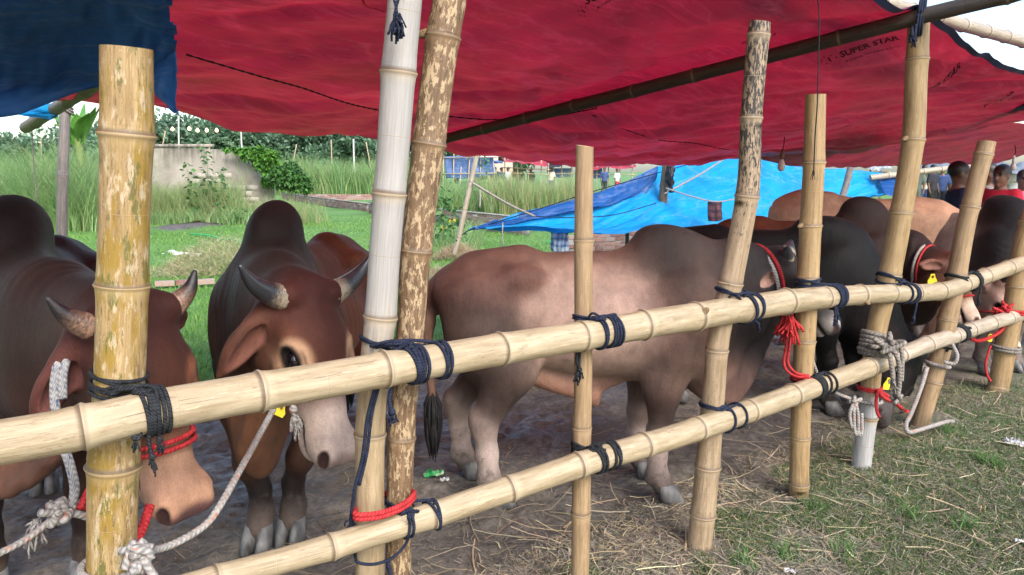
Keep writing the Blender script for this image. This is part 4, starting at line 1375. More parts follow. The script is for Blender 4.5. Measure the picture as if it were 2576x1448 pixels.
# ---- navy sheet of the next stall, upper left
rn = [[at(-500, -260, 1.6), at(-200, -240, 1.75), at(60, -230, 1.9), at(300, -220, 1.95), at(455, -200, 2.0)],
      [at(-400, -60, 2.1), at(-160, -60, 2.25), at(60, -50, 2.3), at(280, -50, 2.3), at(448, -40, 2.32)],
      [at(-300, 130, 2.8), at(-120, 120, 2.9), at(60, 105, 2.9), at(260, 90, 2.9), at(452, 110, 2.8)],
      [at(-260, 270, 3.3), at(-80, 245, 3.35), at(60, 228, 3.3), at(240, 200, 3.3), at(420, 205, 3.1)],
      [at(-260, 345, 3.32), at(-80, 312, 3.37), at(60, 283, 3.34), at(240, 224, 3.36), at(392, 240, 3.12)]]
NV = Patch(rn, 90, 60, .016, 12, (10, 6))
_rag = VN(77)
navy = NV.build('navy_canopy', T_NAVY, 'dark navy plastic sheet with frayed edge at the upper left', ragged=lambda v, u: u < 1 - .022 * (1 + _rag(v * 19, v * 0 + 3.3)))
fl = Patch([[at(392, 150, 3.0), at(425, 140, 2.92), at(449, 130, 2.86)], [at(385, 215, 3.0), at(420, 210, 2.95), at(446, 200, 2.9)], [at(398, 250, 3.0), at(425, 258, 2.98), at(440, 262, 2.95)], [at(438, 276, 3.0), at(445, 284, 2.99), at(450, 293, 2.98)]], 16, 24, .012, 9, (3, 4))
flo = fl.build('torn_flap', T_NAVY, parent=navy)
sc = Patch([[at(0, 268, 4.8), at(60, 270, 4.8), at(110, 262, 4.7), at(150, 258, 4.7)], [at(-20, 285, 4.8), at(60, 284, 4.8), at(115, 280, 4.7), at(160, 275, 4.7)], [at(-20, 290, 4.8), at(50, 292, 4.8), at(120, 300, 4.7), at(132, 300, 4.7)]], 24, 12, .02, 10, (5, 3))
sc.build('blue_sheet_scrap', T_BLUE, 'small bright blue scrap of sheet hanging over the rafter end')

# ---- bright blue lean-to behind the pen
top = [(1178, 577, 9.0), (1330, 536, 9.9), (1500, 492, 10.7), (1640, 425, 11.5), (1740, 402, 12.2), (1870, 384, 12.9), (1980, 402, 13.4), (2070, 424, 13.8), (2160, 428, 14.2), (2252, 440, 14.6)]
bot = [(1178, 580, 9.0), (1330, 571, 9.2), (1500, 594, 9.5), (1640, 582, 10.1), (1740, 588, 10.7), (1870, 595, 11.5), (1980, 596, 12.2), (2070, 580, 12.8), (2170, 512, 13.3), (2236, 492, 13.7)]
rowsb = []
for k, sag in ((0, 0), (.33, .10), (.66, .10), (1, 0)):
    rowsb.append([at(a[0] * (1 - k) + b[0] * k, a[1] * (1 - k) + b[1] * k, a[2] * (1 - k) + b[2] * k) - Vector((0, 0, sag * (0 if i == 0 else 1))) for i, (a, b) in enumerate(zip(top, bot))])
BL = Patch(rowsb, 170, 60, .035, 15, (13, 4), ridge=[(20, 3, 9, .07)])
blue = BL.build('blue_lean_to_sheet', T_BLUE, 'bright blue plastic sheet pitched as a low lean-to behind the pen')
# its rolled-over upper hem and a bunched knot on the pole
fold = Patch([[at(1190, 572, 8.95), at(1330, 532, 9.8), at(1500, 486, 10.5), at(1600, 446, 11.1), at(1655, 418, 11.3)], [at(1195, 577, 8.93), at(1330, 546, 9.7), at(1500, 512, 10.4), at(1600, 480, 11.0), at(1650, 452, 11.2)], [at(1200, 578, 8.93), at(1330, 552, 9.65), at(1500, 524, 10.3), at(1590, 498, 10.9), at(1622, 490, 11.0)]], 50, 14, .035, 17, (10, 3))
fold.build('folded_hem', T_DEEP, parent=blue)
fl2 = Patch([[at(2205, 445, 14.2), at(2262, 440, 14.1)], [at(2225, 490, 13.6), at(2262, 500, 13.5)]], 10, 10, .02, 18, (2, 2))
fl2.build('side_flap', T_DEEP, parent=blue)
# ================================================================== ropes
def rope_mat(name, c1, c2, fleck=None, rough=.85, pitch=1.0):
    t = NT(name)
    v = t.attr('rp').outputs['Vector']
    a, th, _ = t.sep(v)
    w = t.math('SINE', t.math('ADD', t.math('MULTIPLY', a, 760.0 * pitch), t.math('MULTIPLY', th, 2.0)))
    n = t.noise(t.pos(), 60, 4)
    f = t.math('ADD', t.math('MULTIPLY', w, .20), n)
    c = t.ramp(f, [(.25, c1), (.75, c2)])
    if fleck:
        c = t.mix(t.ramp(t.noise(t.map(v, (38, 1.2, 1)), 1.0, 2), [(.60, 0.0), (.64, .85)]), c, fleck)
    t.set(Base_Color=c, Roughness=rough)
    t.b.inputs['Specular IOR Level'].default_value = .2
    t.bump(f, .8, .003)
    return t.m


RP = dict(
    navy=rope_mat('rope_navy', (.006, .008, .018), (.025, .032, .06)),
    black=rope_mat('rope_black', (.008, .009, .011), (.03, .033, .038)),
    white=rope_mat('rope_grey_white', (.17, .16, .15), (.36, .34, .32), (.42, .14, .07), pitch=.6),
    whiteblue=rope_mat('rope_white_blue', (.17, .165, .165), (.34, .335, .33), (.03, .06, .16), pitch=.6),
    red=rope_mat('rope_red', (.26, .012, .018), (.52, .045, .045), pitch=.8),
    dirty=rope_mat('rope_dirty', (.12, .105, .09), (.27, .24, .21), pitch=.5),
)


def strand(pts, r, n=40, sides=7, smooth=True):
    P = smooth_path(pts, n) if smooth else np.array([tuple(p) for p in pts], float)
    V, F, al, ar = tube_np(P, r, sides if sides % 2 == 0 else sides + 1)
    return V, F, np.stack([al, ar, al * 0], -1)


def rope_obj(name, parts, mat, label=None, cat='rope', group=None, parent=None):
    V, F, rp = cat_np(parts)
    o = mesh_np(name, V, F, RP[mat], parent, attrs={'rp': rp})
    if label: tag(o, label, cat, group)
    return o


def ring_pts(c, axis, rad, n=36, a0=0.0, a1=2 * math.pi, tilt=(0, 0, 0), squash=1.0):
    axis = np.array(axis, float); axis /= np.linalg.norm(axis)
    ref = np.array((0, -1.0, 0)); ref = ref - axis * (ref @ axis); ref /= np.linalg.norm(ref)     # starts facing the camera
    sd = np.cross(axis, ref)
    a = np.linspace(a0, a1, n)
    return np.array(c) + (np.cos(a)[:, None] * ref + np.sin(a)[:, None] * sd * squash) * rad + np.sin(a + .6)[:, None] * np.array(tilt)


def tuft(p, r, ln, rs, n=9, d=(0, 0, -1)):
    out = []
    for i in range(n):
        q = np.array(p) + rs.normal(0, r * .5, 3)
        e = q + np.array(d) * ln * rs.uniform(.7, 1.1) + rs.normal(0, ln * .28, 3)
        out.append(strand([q, (q + e) / 2 + rs.normal(0, ln * .08, 3), e], [r * .35] * 5, 5, 4))
    return out


def hang(p, ln, r, rs, tufted=True, drift=(0, 0)):
    p = np.array(p)
    q = p + np.array((drift[0], drift[1], -ln))
    pts = [p, p + (q - p) * .35 + rs.normal(0, .004, 3), p + (q - p) * .7 + rs.normal(0, .004, 3), q]
    out = [strand(pts, r, 16, 6)]
    if tufted:
        kn = q + np.array((0, 0, r))
        out.append(strand([kn + (0, 0, r * 2), kn, kn - (0, 0, r * 2)], np.array([.6, 1.5, 1.9, 1.5, .6]) * r, 5, 6))
        out += tuft(q, r * 1.4, .022, rs)
    return out


def lash(label, P, rl, py_loop, coils, tails=(), r=.0045, mat='navy', loops=3, posts=None, seed=0, tilt=.02):
    """P post, rl rail; coils [(px, turns)], tails [(px, length)]"""
    rs = np.random.default_rng(seed)
    parts = []
    for q in (posts or [P]):
        k = q.near(py=py_loop)
        for i in range(loops):
            c = q.P[k] + q.T[k] * (i - loops / 2) * r * 2.2
            parts.append(strand(ring_pts(c, q.T[k], q.r[k] * 1.03 + r * .6, 40, 0, 2 * math.pi * 1.02, (0, 0, rs.normal(0, .004) + tilt * (i % 2))), r, 40, 6, False))
    for (px, turns) in coils:
        k = rl.near(px=px)
        for i in range(turns):
            kk = k
            c = rl.P[kk] + rl.T[kk] * ((i - turns / 2) * r * 2.15)
            rad = rl.r[kk] * 1.03 + r * .7
            parts.append(strand(ring_pts(c, rl.T[kk], rad, 34, 0, 2 * math.pi * 1.03, rl.T[kk] * rs.normal(0, .006)), r, 34, 6, False))
        # the crossing strands from the post loop to the coil
        kp = P.near(py=py_loop)
        topc = rl.P[k] + np.array((0, 0, 1.0)) * (rl.r[k] * 1.03 + r)
        for j in range(max(1, turns // 2)):
            a = P.P[kp] + np.array((0, -1.0, 0)) * (P.r[kp] * 1.03 + r) + rs.normal(0, .006, 3)
            m = (a + topc) / 2 + np.array((0, -.012, .010)) + rs.normal(0, .006, 3)
            parts.append(strand([a, m, topc + rs.normal(0, .004, 3), topc + np.array((0, -rl.r[k] * .5, -rl.r[k] * .12))], r, 14, 6))
    for (px, ln) in tails:
        k = rl.near(px=px)
        p = rl.P[k] + np.array((0, -rl.r[k] * .9, -rl.r[k] * .55))
        parts += hang(p, ln, r * .9, rs, True, (rs.normal(0, .006), -.006))
    # a bulky knot where they meet
    k = rl.near(px=coils[0][0])
    kc = rl.P[k] + np.array((-.005, -rl.r[k] * .35, rl.r[k] * 1.02))
    for j in range(4):
        parts.append(strand(kc + rs.normal(0, r * 1.5, (5, 3)) * np.array((2.0, 1, 1)), r * 1.05, 14, 6))
    return rope_obj('rope_lashing', parts, mat, label, 'rope lashing', 'rope lashings of the fence')


lash('black rope lashing of the thick mottled post and the upper rail', POSTS['A'], RAIL_U, 972, [(376, 3), (396, 4)], [(392, .07), (415, .035), (372, .02)], .0048, 'black', 5, seed=1, tilt=.012)
lash('navy rope lashing the white and brown posts to the upper rail', POSTS['B'], RAIL_U, 872, [(1032, 2), (1056, 4), (1118, 3)], [], .0048, 'navy', 2, posts=[POSTS['B'], POSTS['C']], seed=2)
lash('navy rope lashing of the plain tan post and the upper rail', POSTS['D'], RAIL_U, 803, [(1512, 2), (1528, 2), (1543, 2)], [], .0046, 'navy', 2, seed=3)
lash('navy rope lashing of the soot-blotched post and the upper rail', POSTS['E'], RAIL_U, 742, [(1872, 2), (1890, 2)], [(1890, .035)], .0050, 'navy', 2, seed=4)
lash('navy rope lashing with knotted tails under the stringed post at the upper rail', POSTS['F'], RAIL_U, 714, [(2092, 3), (2108, 2)], [(2096, .075), (2103, .05)], .0058, 'navy', 4, seed=5)
lash('navy rope lashing with frayed tails on the tall golden post at the upper rail', POSTS['G'], RAIL_U, 706, [(2274, 1), (2290, 3)], [(2296, .10)], .0058, 'navy', 3, seed=6)
lash('black rope lashing of the leaning brownish post at the upper rail', POSTS['H'], RAIL_U, 702, [(2446, 3)], [(2456, .10)], .0070, 'black', 2, seed=7)
lash('navy rope rings tying the lower rail to the white and brown posts', POSTS['C'], RAIL_L, 1262, [(1024, 2), (1094, 2)], [], .0046, 'navy', 2, seed=8)
lash('black rope lashing of the plain tan post and the lower rail', POSTS['D'], RAIL_L, 1128, [(1498, 3), (1534, 3)], [], .0048, 'black', 4, seed=9)
lash('navy rope lashing of the soot-blotched post and the lower rail', POSTS['E'], RAIL_L, 1028, [(1828, 1), (1852, 1)], [], .0052, 'navy', 2, seed=10)
lash('black rope lashing of the stringed post and the lower rail', POSTS['F'], RAIL_L, 962, [(2052, 4), (2072, 1), (2080, 1)], [], .0055, 'black', 2, seed=11)
lash('black rope lashing of the leaning brownish post and the pale lower rail', POSTS['H'], RAIL_L2, 872, [(2414, 4)], [(2400, .05)], .0068, 'black', 1, seed=12)
_rs = np.random.default_rng(5)
rope_obj('loose_black_rope', hang(at(1453, 882, 2.40), .085, .005, _rs) + hang(at(1459, 885, 2.40), .065, .005, _rs), 'black', 'short black rope tails hanging on the plain tan post below the upper rail', 'rope')
# dangling navy cord on the whitewashed post
cd = [at(945, 972, 1.98), at(925, 1050, 2.0), at(912, 1150, 2.0), at(893, 1230, 2.0), at(882, 1310, 2.0)]
rope_obj('loose_navy_rope', [strand(cd, .0055, 60, 6), strand([p + Vector((.012, 0, .01)) for p in cd[:4]], .005, 40, 6)] + tuft(cd[-1], .007, .04, _rs, 12), 'navy', 'navy cord hanging with frayed end beside the whitewashed post', 'cord')
rope_obj('loose_navy_rope', hang(at(984, 975, 2.0), .075, .006, _rs), 'navy', 'short navy cord tail with tuft between white and brown posts below the rail', 'cord')
lp = [at(893, 1395, 2.0), at(900, 1415, 1.97), at(940, 1420, 1.98), at(985, 1405, 2.02), at(1020, 1370, 2.05), at(1032, 1330, 2.04), at(1026, 1300, 2.0)]
rope_obj('loose_navy_rope', [strand(lp, .0045, 60, 6)] + hang(at(978, 1408, 2.02), .07, .007, _rs), 'navy', 'slack navy cord loop under the lower rail at the paired posts', 'cord')
# red rope round the paired posts
rr_ = []
for i in range(2):
    o_ = Vector((0, 0, -.012 * i))
    c = [at(893, 1288, 1.98), at(900, 1296, 1.955), at(960, 1290, 1.985), at(1015, 1268, 2.05), at(1040, 1245, 2.11), at(1036, 1236, 2.17), at(1000, 1232, 2.24), at(920, 1262, 2.18), at(893, 1284, 2.06), at(893, 1288, 1.985)]
    rr_.append(strand([p + o_ for p in c], .0075, 80, 8))
rope_obj('rope_ring', rr_, 'red', 'red twisted rope tied round the white and brown posts above the lower rail', 'rope')
# tether from the red bull to the near post
tw = [at(688, 1030, 2.22), at(650, 1100, 2.10), at(600, 1190, 1.95), at(560, 1262, 1.85), at(520, 1318, 1.80), at(460, 1358, 1.74), at(400, 1382, 1.68), at(352, 1384, 1.60)]
k = POSTS['A'].near(py=1425)
pr = [strand(tw, .0095, 90, 8)]
for i in range(2):
    pr.append(strand(ring_pts(POSTS['A'].P[k] + np.array((0, 0, -.02 * i)), POSTS['A'].T[k], POSTS['A'].r[k] * 1.03 + .009, 40), .0095, 40, 8, False))
kn = np.array(at(352, 1392, 1.60))
for i in range(4):
    pr.append(strand(kn + _rs.normal(0, .016, (5, 3)), .0095, 20, 8))
pr.append(strand([kn, kn + (.03, -.02, -.03), kn + (.045, -.01, -.08), kn + (.03, 0, -.12)], .0095, 20, 8))
rope_obj('tether_rope', pr, 'white', 'grey-white tether rope from the reddish bull tied round the thick mottled post', 'rope')
# rope on the near bull: neck loop, knot and tail
nb = [at(238, 800, 2.08), at(196, 836, 1.99), at(158, 885, 1.92), at(140, 945, 1.88), at(138, 1010, 1.86), at(150, 1090, 1.84), at(176, 1170, 1.82), at(188, 1230, 1.81), at(178, 1285, 1.80)]
rope_obj('neck_rope', [strand(nb, .012, 80, 8), strand([p + Vector((.018, .004, .004)) for p in nb[:5]], .011, 50, 8)], 'whiteblue', 'white rope flecked blue round the neck of the nearest bull', 'rope')
nk = np.array(at(140, 1288, 1.76))
pk = [strand([at(200, 1260, 1.82), at(175, 1285, 1.79), at(140, 1300, 1.76), at(90, 1340, 1.72), at(40, 1372, 1.68), at(-60, 1420, 1.6)], .0085, 60, 8), strand([at(150, 1290, 1.77), at(200, 1295, 1.8), at(240, 1310, 1.82)], .010, 20, 8)]
for i in range(5): pk.append(strand(nk + _rs.normal(0, .013, (5, 3)), .010, 20, 8))
pk += tuft(nk + np.array((-.035, -.02, -.015)), .008, .06, _rs, 34, (-.35, 0, -.9))
rope_obj('knotted_rope', pk, 'white', 'knotted white rope with frayed tassel at the lower left corner', 'rope')
# red halter cords on the near bull
rope_obj('red_rope', [strand([at(236, 1205, 1.84), at(222, 1235, 1.82), at(200, 1280, 1.80)], .0085, 20, 8), strand([at(190, 1278, 1.81), at(250, 1275, 1.83), at(300, 1268, 1.84)], .008, 20, 8)], 'red', 'red halter cord left of the thick mottled post', 'cord')
rope_obj('red_strap', [strand([at(378, 1270, 1.86), at(362, 1320, 1.83), at(340, 1372, 1.80)], .012, 20, 8)], 'red', 'red strap hanging under the nearest bull\'s jaw beside the thick post', 'strap')


def band(bull, pts, r, mat, name):
    """cord worn on a head: a closed ring through head-frame points (child of the bull)"""
    root, Hh, Ll = bull
    P = [Hh(*p) for p in pts]
    rope_obj(name, [strand(P + [P[0]], r, 70, 8)], mat, parent=root)


def nose_ring(f, w, t, b, n=14):
    return [(f + .01 * math.sin(a), w * math.cos(a), (t + b) / 2 + (t - b) / 2 * math.sin(a)) for a in np.linspace(0, 2 * math.pi, n, endpoint=False)]


band(BULLS['near'], nose_ring(.300, .080, -.012, -.190), .0075, 'red', 'noseband')
band(BULLS['near'], nose_ring(.318, .078, -.014, -.186), .0075, 'red', 'noseband')
band(BULLS['collar'], nose_ring(.285, .092, -.010, -.215), .007, 'red', 'noseband')
band(BULLS['charcoal'], nose_ring(.20, .125, -.0, -.245), .007, 'red', 'noseband')


def collar(bull, t, rv, rl, r, mat):
    root, Hh, (a, b, s_) = bull
    c = a + (b - a) * t
    ax = (b - a) / np.linalg.norm(b - a)
    sd = np.cross(ax, (0, 0, 1.0)); sd /= np.linalg.norm(sd)
    up = np.cross(sd, ax)
    P = [c + sd * rl * math.cos(q) + up * rv * math.sin(q) for q in np.linspace(0, 2 * math.pi, 24)]
    rope_obj('collar', [strand(P, r, 70, 8)], mat, parent=root)


for t_, m_, r_ in ((.22, 'white', .010), (.16, 'red', .007)):
    collar(BULLS['collar'], t_, .155, .125, r_, m_)
for t_, m_, r_ in ((.18, 'white', .010), (.12, 'red', .010)):
    collar(BULLS['grey'], t_, .165, .135, r_, m_)


# ear-tag style neck tags
YEL = flat('yellow_plastic', (.62, .50, .03), .45, .12, 30)


def neck_tag(p, size, label, rz=0.0, sy=1.0):
    bm = bmesh.new()
    out = [(-.5, -.5), (.5, -.5), (.55, -.1), (.28, .28), (.22, .5), (-.22, .5), (-.28, .28), (-.55, -.1)]
    vs = [bm.verts.new((x * size, 0, y * size * 1.15)) for x, y in out]
    f = bm.faces.new(vs)
    e = bmesh.ops.extrude_face_region(bm, geom=[f])
    bmesh.ops.translate(bm, vec=(0, .004, 0), verts=[v for v in e['geom'] if isinstance(v, bmesh.types.BMVert)])
    bmesh.ops.recalc_face_normals(bm, faces=bm.faces)
    me = bpy.data.meshes.new('neck_tag'); bm.to_mesh(me); bm.free()
    o = link('neck_tag', me, None, YEL)
    o.location = p
    o.rotation_euler = (0, rz, .2)
    tag(o, label, 'tag', 'yellow plastic tags')
    bm = bmesh.new()
    bmesh.ops.create_cone(bm, cap_ends=True, segments=14, radius1=size * .15, radius2=size * .12, depth=.006, matrix=Matrix.Translation((0, -.003, size * .3)) @ Matrix.Rotation(math.pi / 2, 4, 'X'))
    me = bpy.data.meshes.new('stud'); bm.to_mesh(me); bm.free()
    link('stud', me, o, flat('tag_stud', (.16, .07, .03), .6) if 'tag_stud' not in MATS else MATS['tag_stud'])
    return o


neck_tag(at(705, 1033, 2.26), .034, 'yellow plastic tag under the reddish bull\'s chin behind the rail', .5)
neck_tag(at(2236, 966, 3.98), .058, 'yellow plastic tag hanging by the whitewashed post foot', .1)
neck_tag(at(2346, 704, 4.74), .062, 'yellow plastic tag on the neck rope of the dark brown bull', .0)
neck_tag(at(2490, 850, 4.92), .045, 'yellow plastic tag under the red ribbon near the right edge', .2)
# tassel under the red bull's cheek
pt = at(735, 1010, 2.24)
ps = [strand([pt + Vector((0, 0, .06)), pt, pt + Vector((.004, 0, -.04)), pt + Vector((.006, 0, -.065))], [.010 + .004 * math.sin(i * 1.1) for i in range(20)], 20, 8)] + tuft(pt + Vector((.006, 0, -.055)), .010, .045, _rs, 40)
rope_obj('tassel', ps, 'white', 'white knotted tassel hanging from the reddish bull\'s halter', 'tassel')
# red tassel and cords of the grey bull, tied to the stringed post
pt = at(1984, 790, 3.22)
ps = [strand([pt + Vector((0, 0, .05)), pt, pt + Vector((0, 0, -.03))], .010, 14, 8)] + tuft(pt + Vector((0, 0, -.005)), .016, .09, _rs, 60)
c1 = [at(1982, 835, 3.22), at(1976, 880, 3.22), at(1972, 915, 3.23), at(1985, 938, 3.24), at(2010, 948, 3.27), at(2035, 948, 3.27)]
c2 = [at(1990, 835, 3.22), at(1985, 880, 3.22), at(1982, 912, 3.23), at(1996, 934, 3.24), at(2015, 943, 3.27), at(2035, 945, 3.27)]
ps += [strand(c1, .006, 40, 6), strand(c2, .006, 40, 6)]
k = POSTS['F'].near(py=947)
for i in range(2): ps.append(strand(ring_pts(POSTS['F'].P[k] + np.array((0, 0, .011 * i)), POSTS['F'].T[k], POSTS['F'].r[k] * 1.03 + .006, 36), .006, 36, 6, False))
rope_obj('red_tassel', ps, 'red', 'red tassel with two cords tied round the stringed post', 'cord')
# thick dirty rope on the whitewashed-foot post
G_ = POSTS['G']
ps = []
for i in range(6):
    k = G_.near(py=842 + i * 10)
    ps.append(strand(ring_pts(G_.P[k], G_.T[k], G_.r[k] * 1.03 + .012, 40, 0, 2 * math.pi, (.0, 0, .012)), .0125, 40, 8, False))
kn = np.array(at(2235, 875, 3.60))
for i in range(6): ps.append(strand(kn + _rs.normal(0, .026, (6, 3)), .0115, 26, 8))
ps.append(strand([kn, at(2250, 885, 3.56), at(2262, 920, 3.55), at(2262, 970, 3.55), at(2257, 1000, 3.55)], .0115, 40, 8))
ps.append(strand([kn, at(2240, 900, 3.56), at(2245, 935, 3.55), at(2246, 955, 3.55)], .0125, 30, 8))
ps.append(strand([kn + (.02, 0, 0), at(2262, 870, 3.58), at(2270, 900, 3.56), at(2268, 960, 3.55)], .010, 30, 8))
ps += tuft(np.array(at(2246, 955, 3.55)), .010, .05, _rs, 14)
for i in range(3): ps.append(strand(np.array(at(2256, 1003, 3.55)) + _rs.normal(0, .014, (5, 3)), .009, 20, 8))
rope_obj('thick_rope_wrap', ps, 'dirty', 'thick dirty white rope wound and knotted on the whitewashed-foot post', 'rope')
ps = []
k = G_.near(py=984)
for i in range(2): ps.append(strand(ring_pts(G_.P[k] + np.array((0, 0, .011 * i)), G_.T[k], G_.r[k] * 1.03 + .007, 36), .0065, 36, 6, False))
a = np.array(at(2208, 985, 3.66))
ps += [strand([a, at(2225, 992, 3.75), at(2250, 1012, 3.9), at(2268, 1028, 4.0)], .011, 20, 8), strand([a, at(2222, 1000, 3.72), at(2240, 1010, 3.85)], .011, 20, 8), strand([a, at(2204, 1010, 3.64), at(2206, 1035, 3.62), at(2212, 1050, 3.62)], .008, 20, 8)]
rope_obj('red_rope', ps, 'red', 'red cord tied round the whitewashed post foot', 'cord')
ps = []
k = G_.near(py=1012)
ps.append(strand(ring_pts(G_.P[k], G_.T[k], G_.r[k] * 1.03 + .010, 36), .0095, 36, 8, False))
ps.append(strand([at(2036, 880, 3.50), at(2058, 945, 3.52), at(2092, 982, 3.58), at(2130, 1000, 3.60), at(2165, 1010, 3.64)], .0085, 40, 8))
for dx, ln in ((-8, 70), (2, 88), (12, 90)):
    ps.append(strand([at(2150, 1006, 3.60), at(2146 + dx, 1040, 3.58), at(2148 + dx, 1006 + ln - 12, 3.58), at(2152 + dx, 1006 + ln, 3.58), at(2156 + dx, 1006 + ln - 12, 3.58), at(2156 + dx, 1040, 3.585)], .0085, 40, 8))
for i in range(3): ps.append(strand(np.array(at(2152, 1008, 3.60)) + _rs.normal(0, .013, (5, 3)), .009, 20, 8))
rope_obj('white_rope', ps, 'white', 'white rope with hanging loops tied low round the whitewashed post foot', 'rope')
# rope on the leaning brownish post
H_ = POSTS['H']
k = H_.near(py=916)
ps = [strand(ring_pts(H_.P[k], H_.T[k], H_.r[k] * 1.03 + .010, 36), .011, 36, 8, False),
      strand([at(2375, 912, 4.22), at(2400, 915, 4.2), at(2408, 895, 4.2), at(2398, 872, 4.24), at(2392, 860, 4.3)], .011, 40, 8),
      strand([at(2332, 925, 4.22), at(2322, 960, 4.18), at(2308, 1000, 4.15), at(2292, 1040, 4.12), at(2279, 1068, 4.10), at(2286, 1088, 4.08), at(2320, 1080, 4.12), at(2352, 1070, 4.18), at(2380, 1062, 4.25), at(2398, 1060, 4.28)], .0125, 90, 8)]
rope_obj('white_rope', ps, 'white', 'white rope looped on the leaning brownish post and trailing on the ground', 'rope')
# red ribbon on the rearmost post
I_ = POSTS['I']
k = I_.near(py=785)
ps = []
for i in range(2): ps.append(strand(ring_pts(I_.P[k] + np.array((0, 0, .018 * i)), I_.T[k], I_.r[k] * 1.03 + .008, 36), .009, 36, 6, False))
kn = np.array(at(2525, 785, 4.96))
for i in range(6): ps.append(strand(kn + _rs.normal(0, .028, (6, 3)), .009, 26, 8))
ps.append(strand([at(2530, 800, 4.95), at(2520, 830, 4.95), at(2490, 850, 4.92), at(2460, 858, 4.9), at(2440, 852, 4.9)], .013, 40, 8))
ps.append(strand([at(2492, 870, 4.95), at(2480, 910, 4.95), at(2482, 940, 4.95), at(2492, 960, 4.95)], .008, 30, 6))
rope_obj('red_ribbon', ps, 'red', 'red cord bow and ribbon on the rearmost post at the right edge', 'cord')
k = I_.near(py=880)
rope_obj('white_rope', [strand(ring_pts(I_.P[k] + np.array((0, 0, .02 * i)), I_.T[k], I_.r[k] * 1.03 + .011, 36), .011, 36, 8, False) for i in range(2)], 'dirty', 'dirty white rope ring low on the rearmost post', 'rope')
# string down the golden post, tassel high on the white post, ties at the roof
rope_obj('hanging_string', [strand([at(2052, -30, 3.2), at(2061, 40, 3.2), at(2059, 150, 3.21), at(2056, 260, 3.22), at(2050, 350, 3.23), at(2047, 435, 3.24)], .0026, 60, 6)] + tuft(at(2046, 432, 3.24), .004, .03, _rs, 8), 'black', 'thin dark string hanging from the roof down the golden post', 'string')
rope_obj('hanging_tassel', [strand([at(992, -60, 1.98), at(990, -10, 1.98), at(996, 18, 1.98), at(992, 40, 1.98)], .004, 30, 6), strand([at(1000, -60, 1.98), at(1003, -10, 1.98), at(997, 18, 1.98), at(1000, 42, 1.98)], .004, 30, 6)] + tuft(at(997, 42, 1.98), .008, .042, _rs, 40), 'navy', 'navy cord tassel hanging high on the whitewashed post', 'tassel')
rope_obj('frayed_string', [strand([at(915, -20, 2.6), at(912, 4, 2.6), at(925, 18, 2.6), at(950, 24, 2.6), at(968, 32, 2.6)], .002, 20, 4), strand([at(910, -20, 2.6), at(918, 10, 2.6), at(935, 22, 2.6)], .002, 20, 4)], 'red', 'frayed pinkish string end under the red sheet by the whitewashed post', 'string')
ps = []
for i in range(3):
    ps.append(strand(ring_pts(np.array(gt) + np.array((.0, 0, -.0)) + np.array((.012 * i, 0, 0)), RAFT.T[10], .052, 30, tilt=(.02, 0, .03)), .006, 30, 6, False))
ps += hang(at(2303, 62, 3.58), .07, .006, _rs) + hang(at(2296, 66, 3.58), .045, .006, _rs)
rope_obj('roof_tie', ps, 'navy', 'navy rope tie binding the roof poles to the tall golden post', 'rope')
# the back rafter's tie at the left
k = BP.near(py=276)
rope_obj('roof_tie', [strand(ring_pts(BP.P[k] + np.array((0, 0, .02 * i)), BP.T[k], BP.r[k] * 1.1 + .008, 30, tilt=(0, 0, .03)), .008, 30, 6, False) for i in range(3)], 'dirty', 'rope tie at the head of the weathered grey back post', 'rope')
rope_obj('hanging_string', [strand([at(80, 322, 5.3), at(84, 400, 5.3), at(90, 470, 5.3), at(92, 510, 5.3)], .004, 30, 6)], 'dirty', 'thin dry creeper hanging from the rafter end at the left', 'string')
# ================================================================== behind the pen: meadow, walls, plants, market
class BladeField:
    """many thin curved blades as one mesh; V collected with numpy"""
    def __init__(self): self.parts = []

    def add(self, x, y, z, h, w, lean, az, tint, segs=3, curl=1.0):
        n = len(x)
        t = np.linspace(0, 1, segs + 1)
        ca, sa = np.cos(az), np.sin(az)
        off = (lean[:, None] * (t[None] ** 1.8)) * h[:, None]
        px = x[:, None] + ca[:, None] * off
        py = y[:, None] + sa[:, None] * off
        pz = z[:, None] + h[:, None] * (t[None] - .28 * lean[:, None] * curl * t[None] ** 2.2)
        ww = w[:, None] * (1 - t[None] ** 1.6) * .5 + .0002
        # blades turn roughly to any side
        fa = RNG.uniform(0, np.pi, n)
        wx, wy = np.cos(fa)[:, None] * ww, np.sin(fa)[:, None] * ww
        L = np.stack([px - wx, py - wy, pz], -1); Rr = np.stack([px + wx, py + wy, pz], -1)
        V = np.stack([L, Rr], 2).reshape(n, -1, 3)                # (n, 2*(segs+1), 3)
        b = np.arange(n)[:, None] * (2 * (segs + 1))
        k = np.arange(segs)[None, :] * 2
        F = np.stack([b + k, b + k + 1, b + k + 3, b + k + 2], -1).reshape(-1, 4)
        C = np.repeat(tint[:, None, :], 2 * (segs + 1), 1) * (1.0)
        self.parts.append((V.reshape(-1, 3), F, C.reshape(-1, 3)))

    def build(self, name, mat, label, cat):
        V, F, C = cat_np(self.parts)
        o = mesh_np(name, V, F, mat, None, smooth=False, cols=C)
        return tag(o, label, cat, kind='stuff')


def leaf_mat(name, trans=.35, rough=.5, mul=(1, 1, 1)):
    t = NT(name)
    c = t.mix(1.0, t.attr('col').outputs['Color'], mul, 'MULTIPLY')
    t.set(Base_Color=c, Roughness=rough)
    t.b.inputs['Specular IOR Level'].default_value = .3
    tr = t.n('ShaderNodeBsdfTranslucent', {'Color': c})
    mx = t.n('ShaderNodeMixShader', {0: trans, 1: t.b.outputs[0], 2: tr.outputs[0]})
    t.t.links.new(mx.outputs[0], t.out.inputs[0])
    return t.m


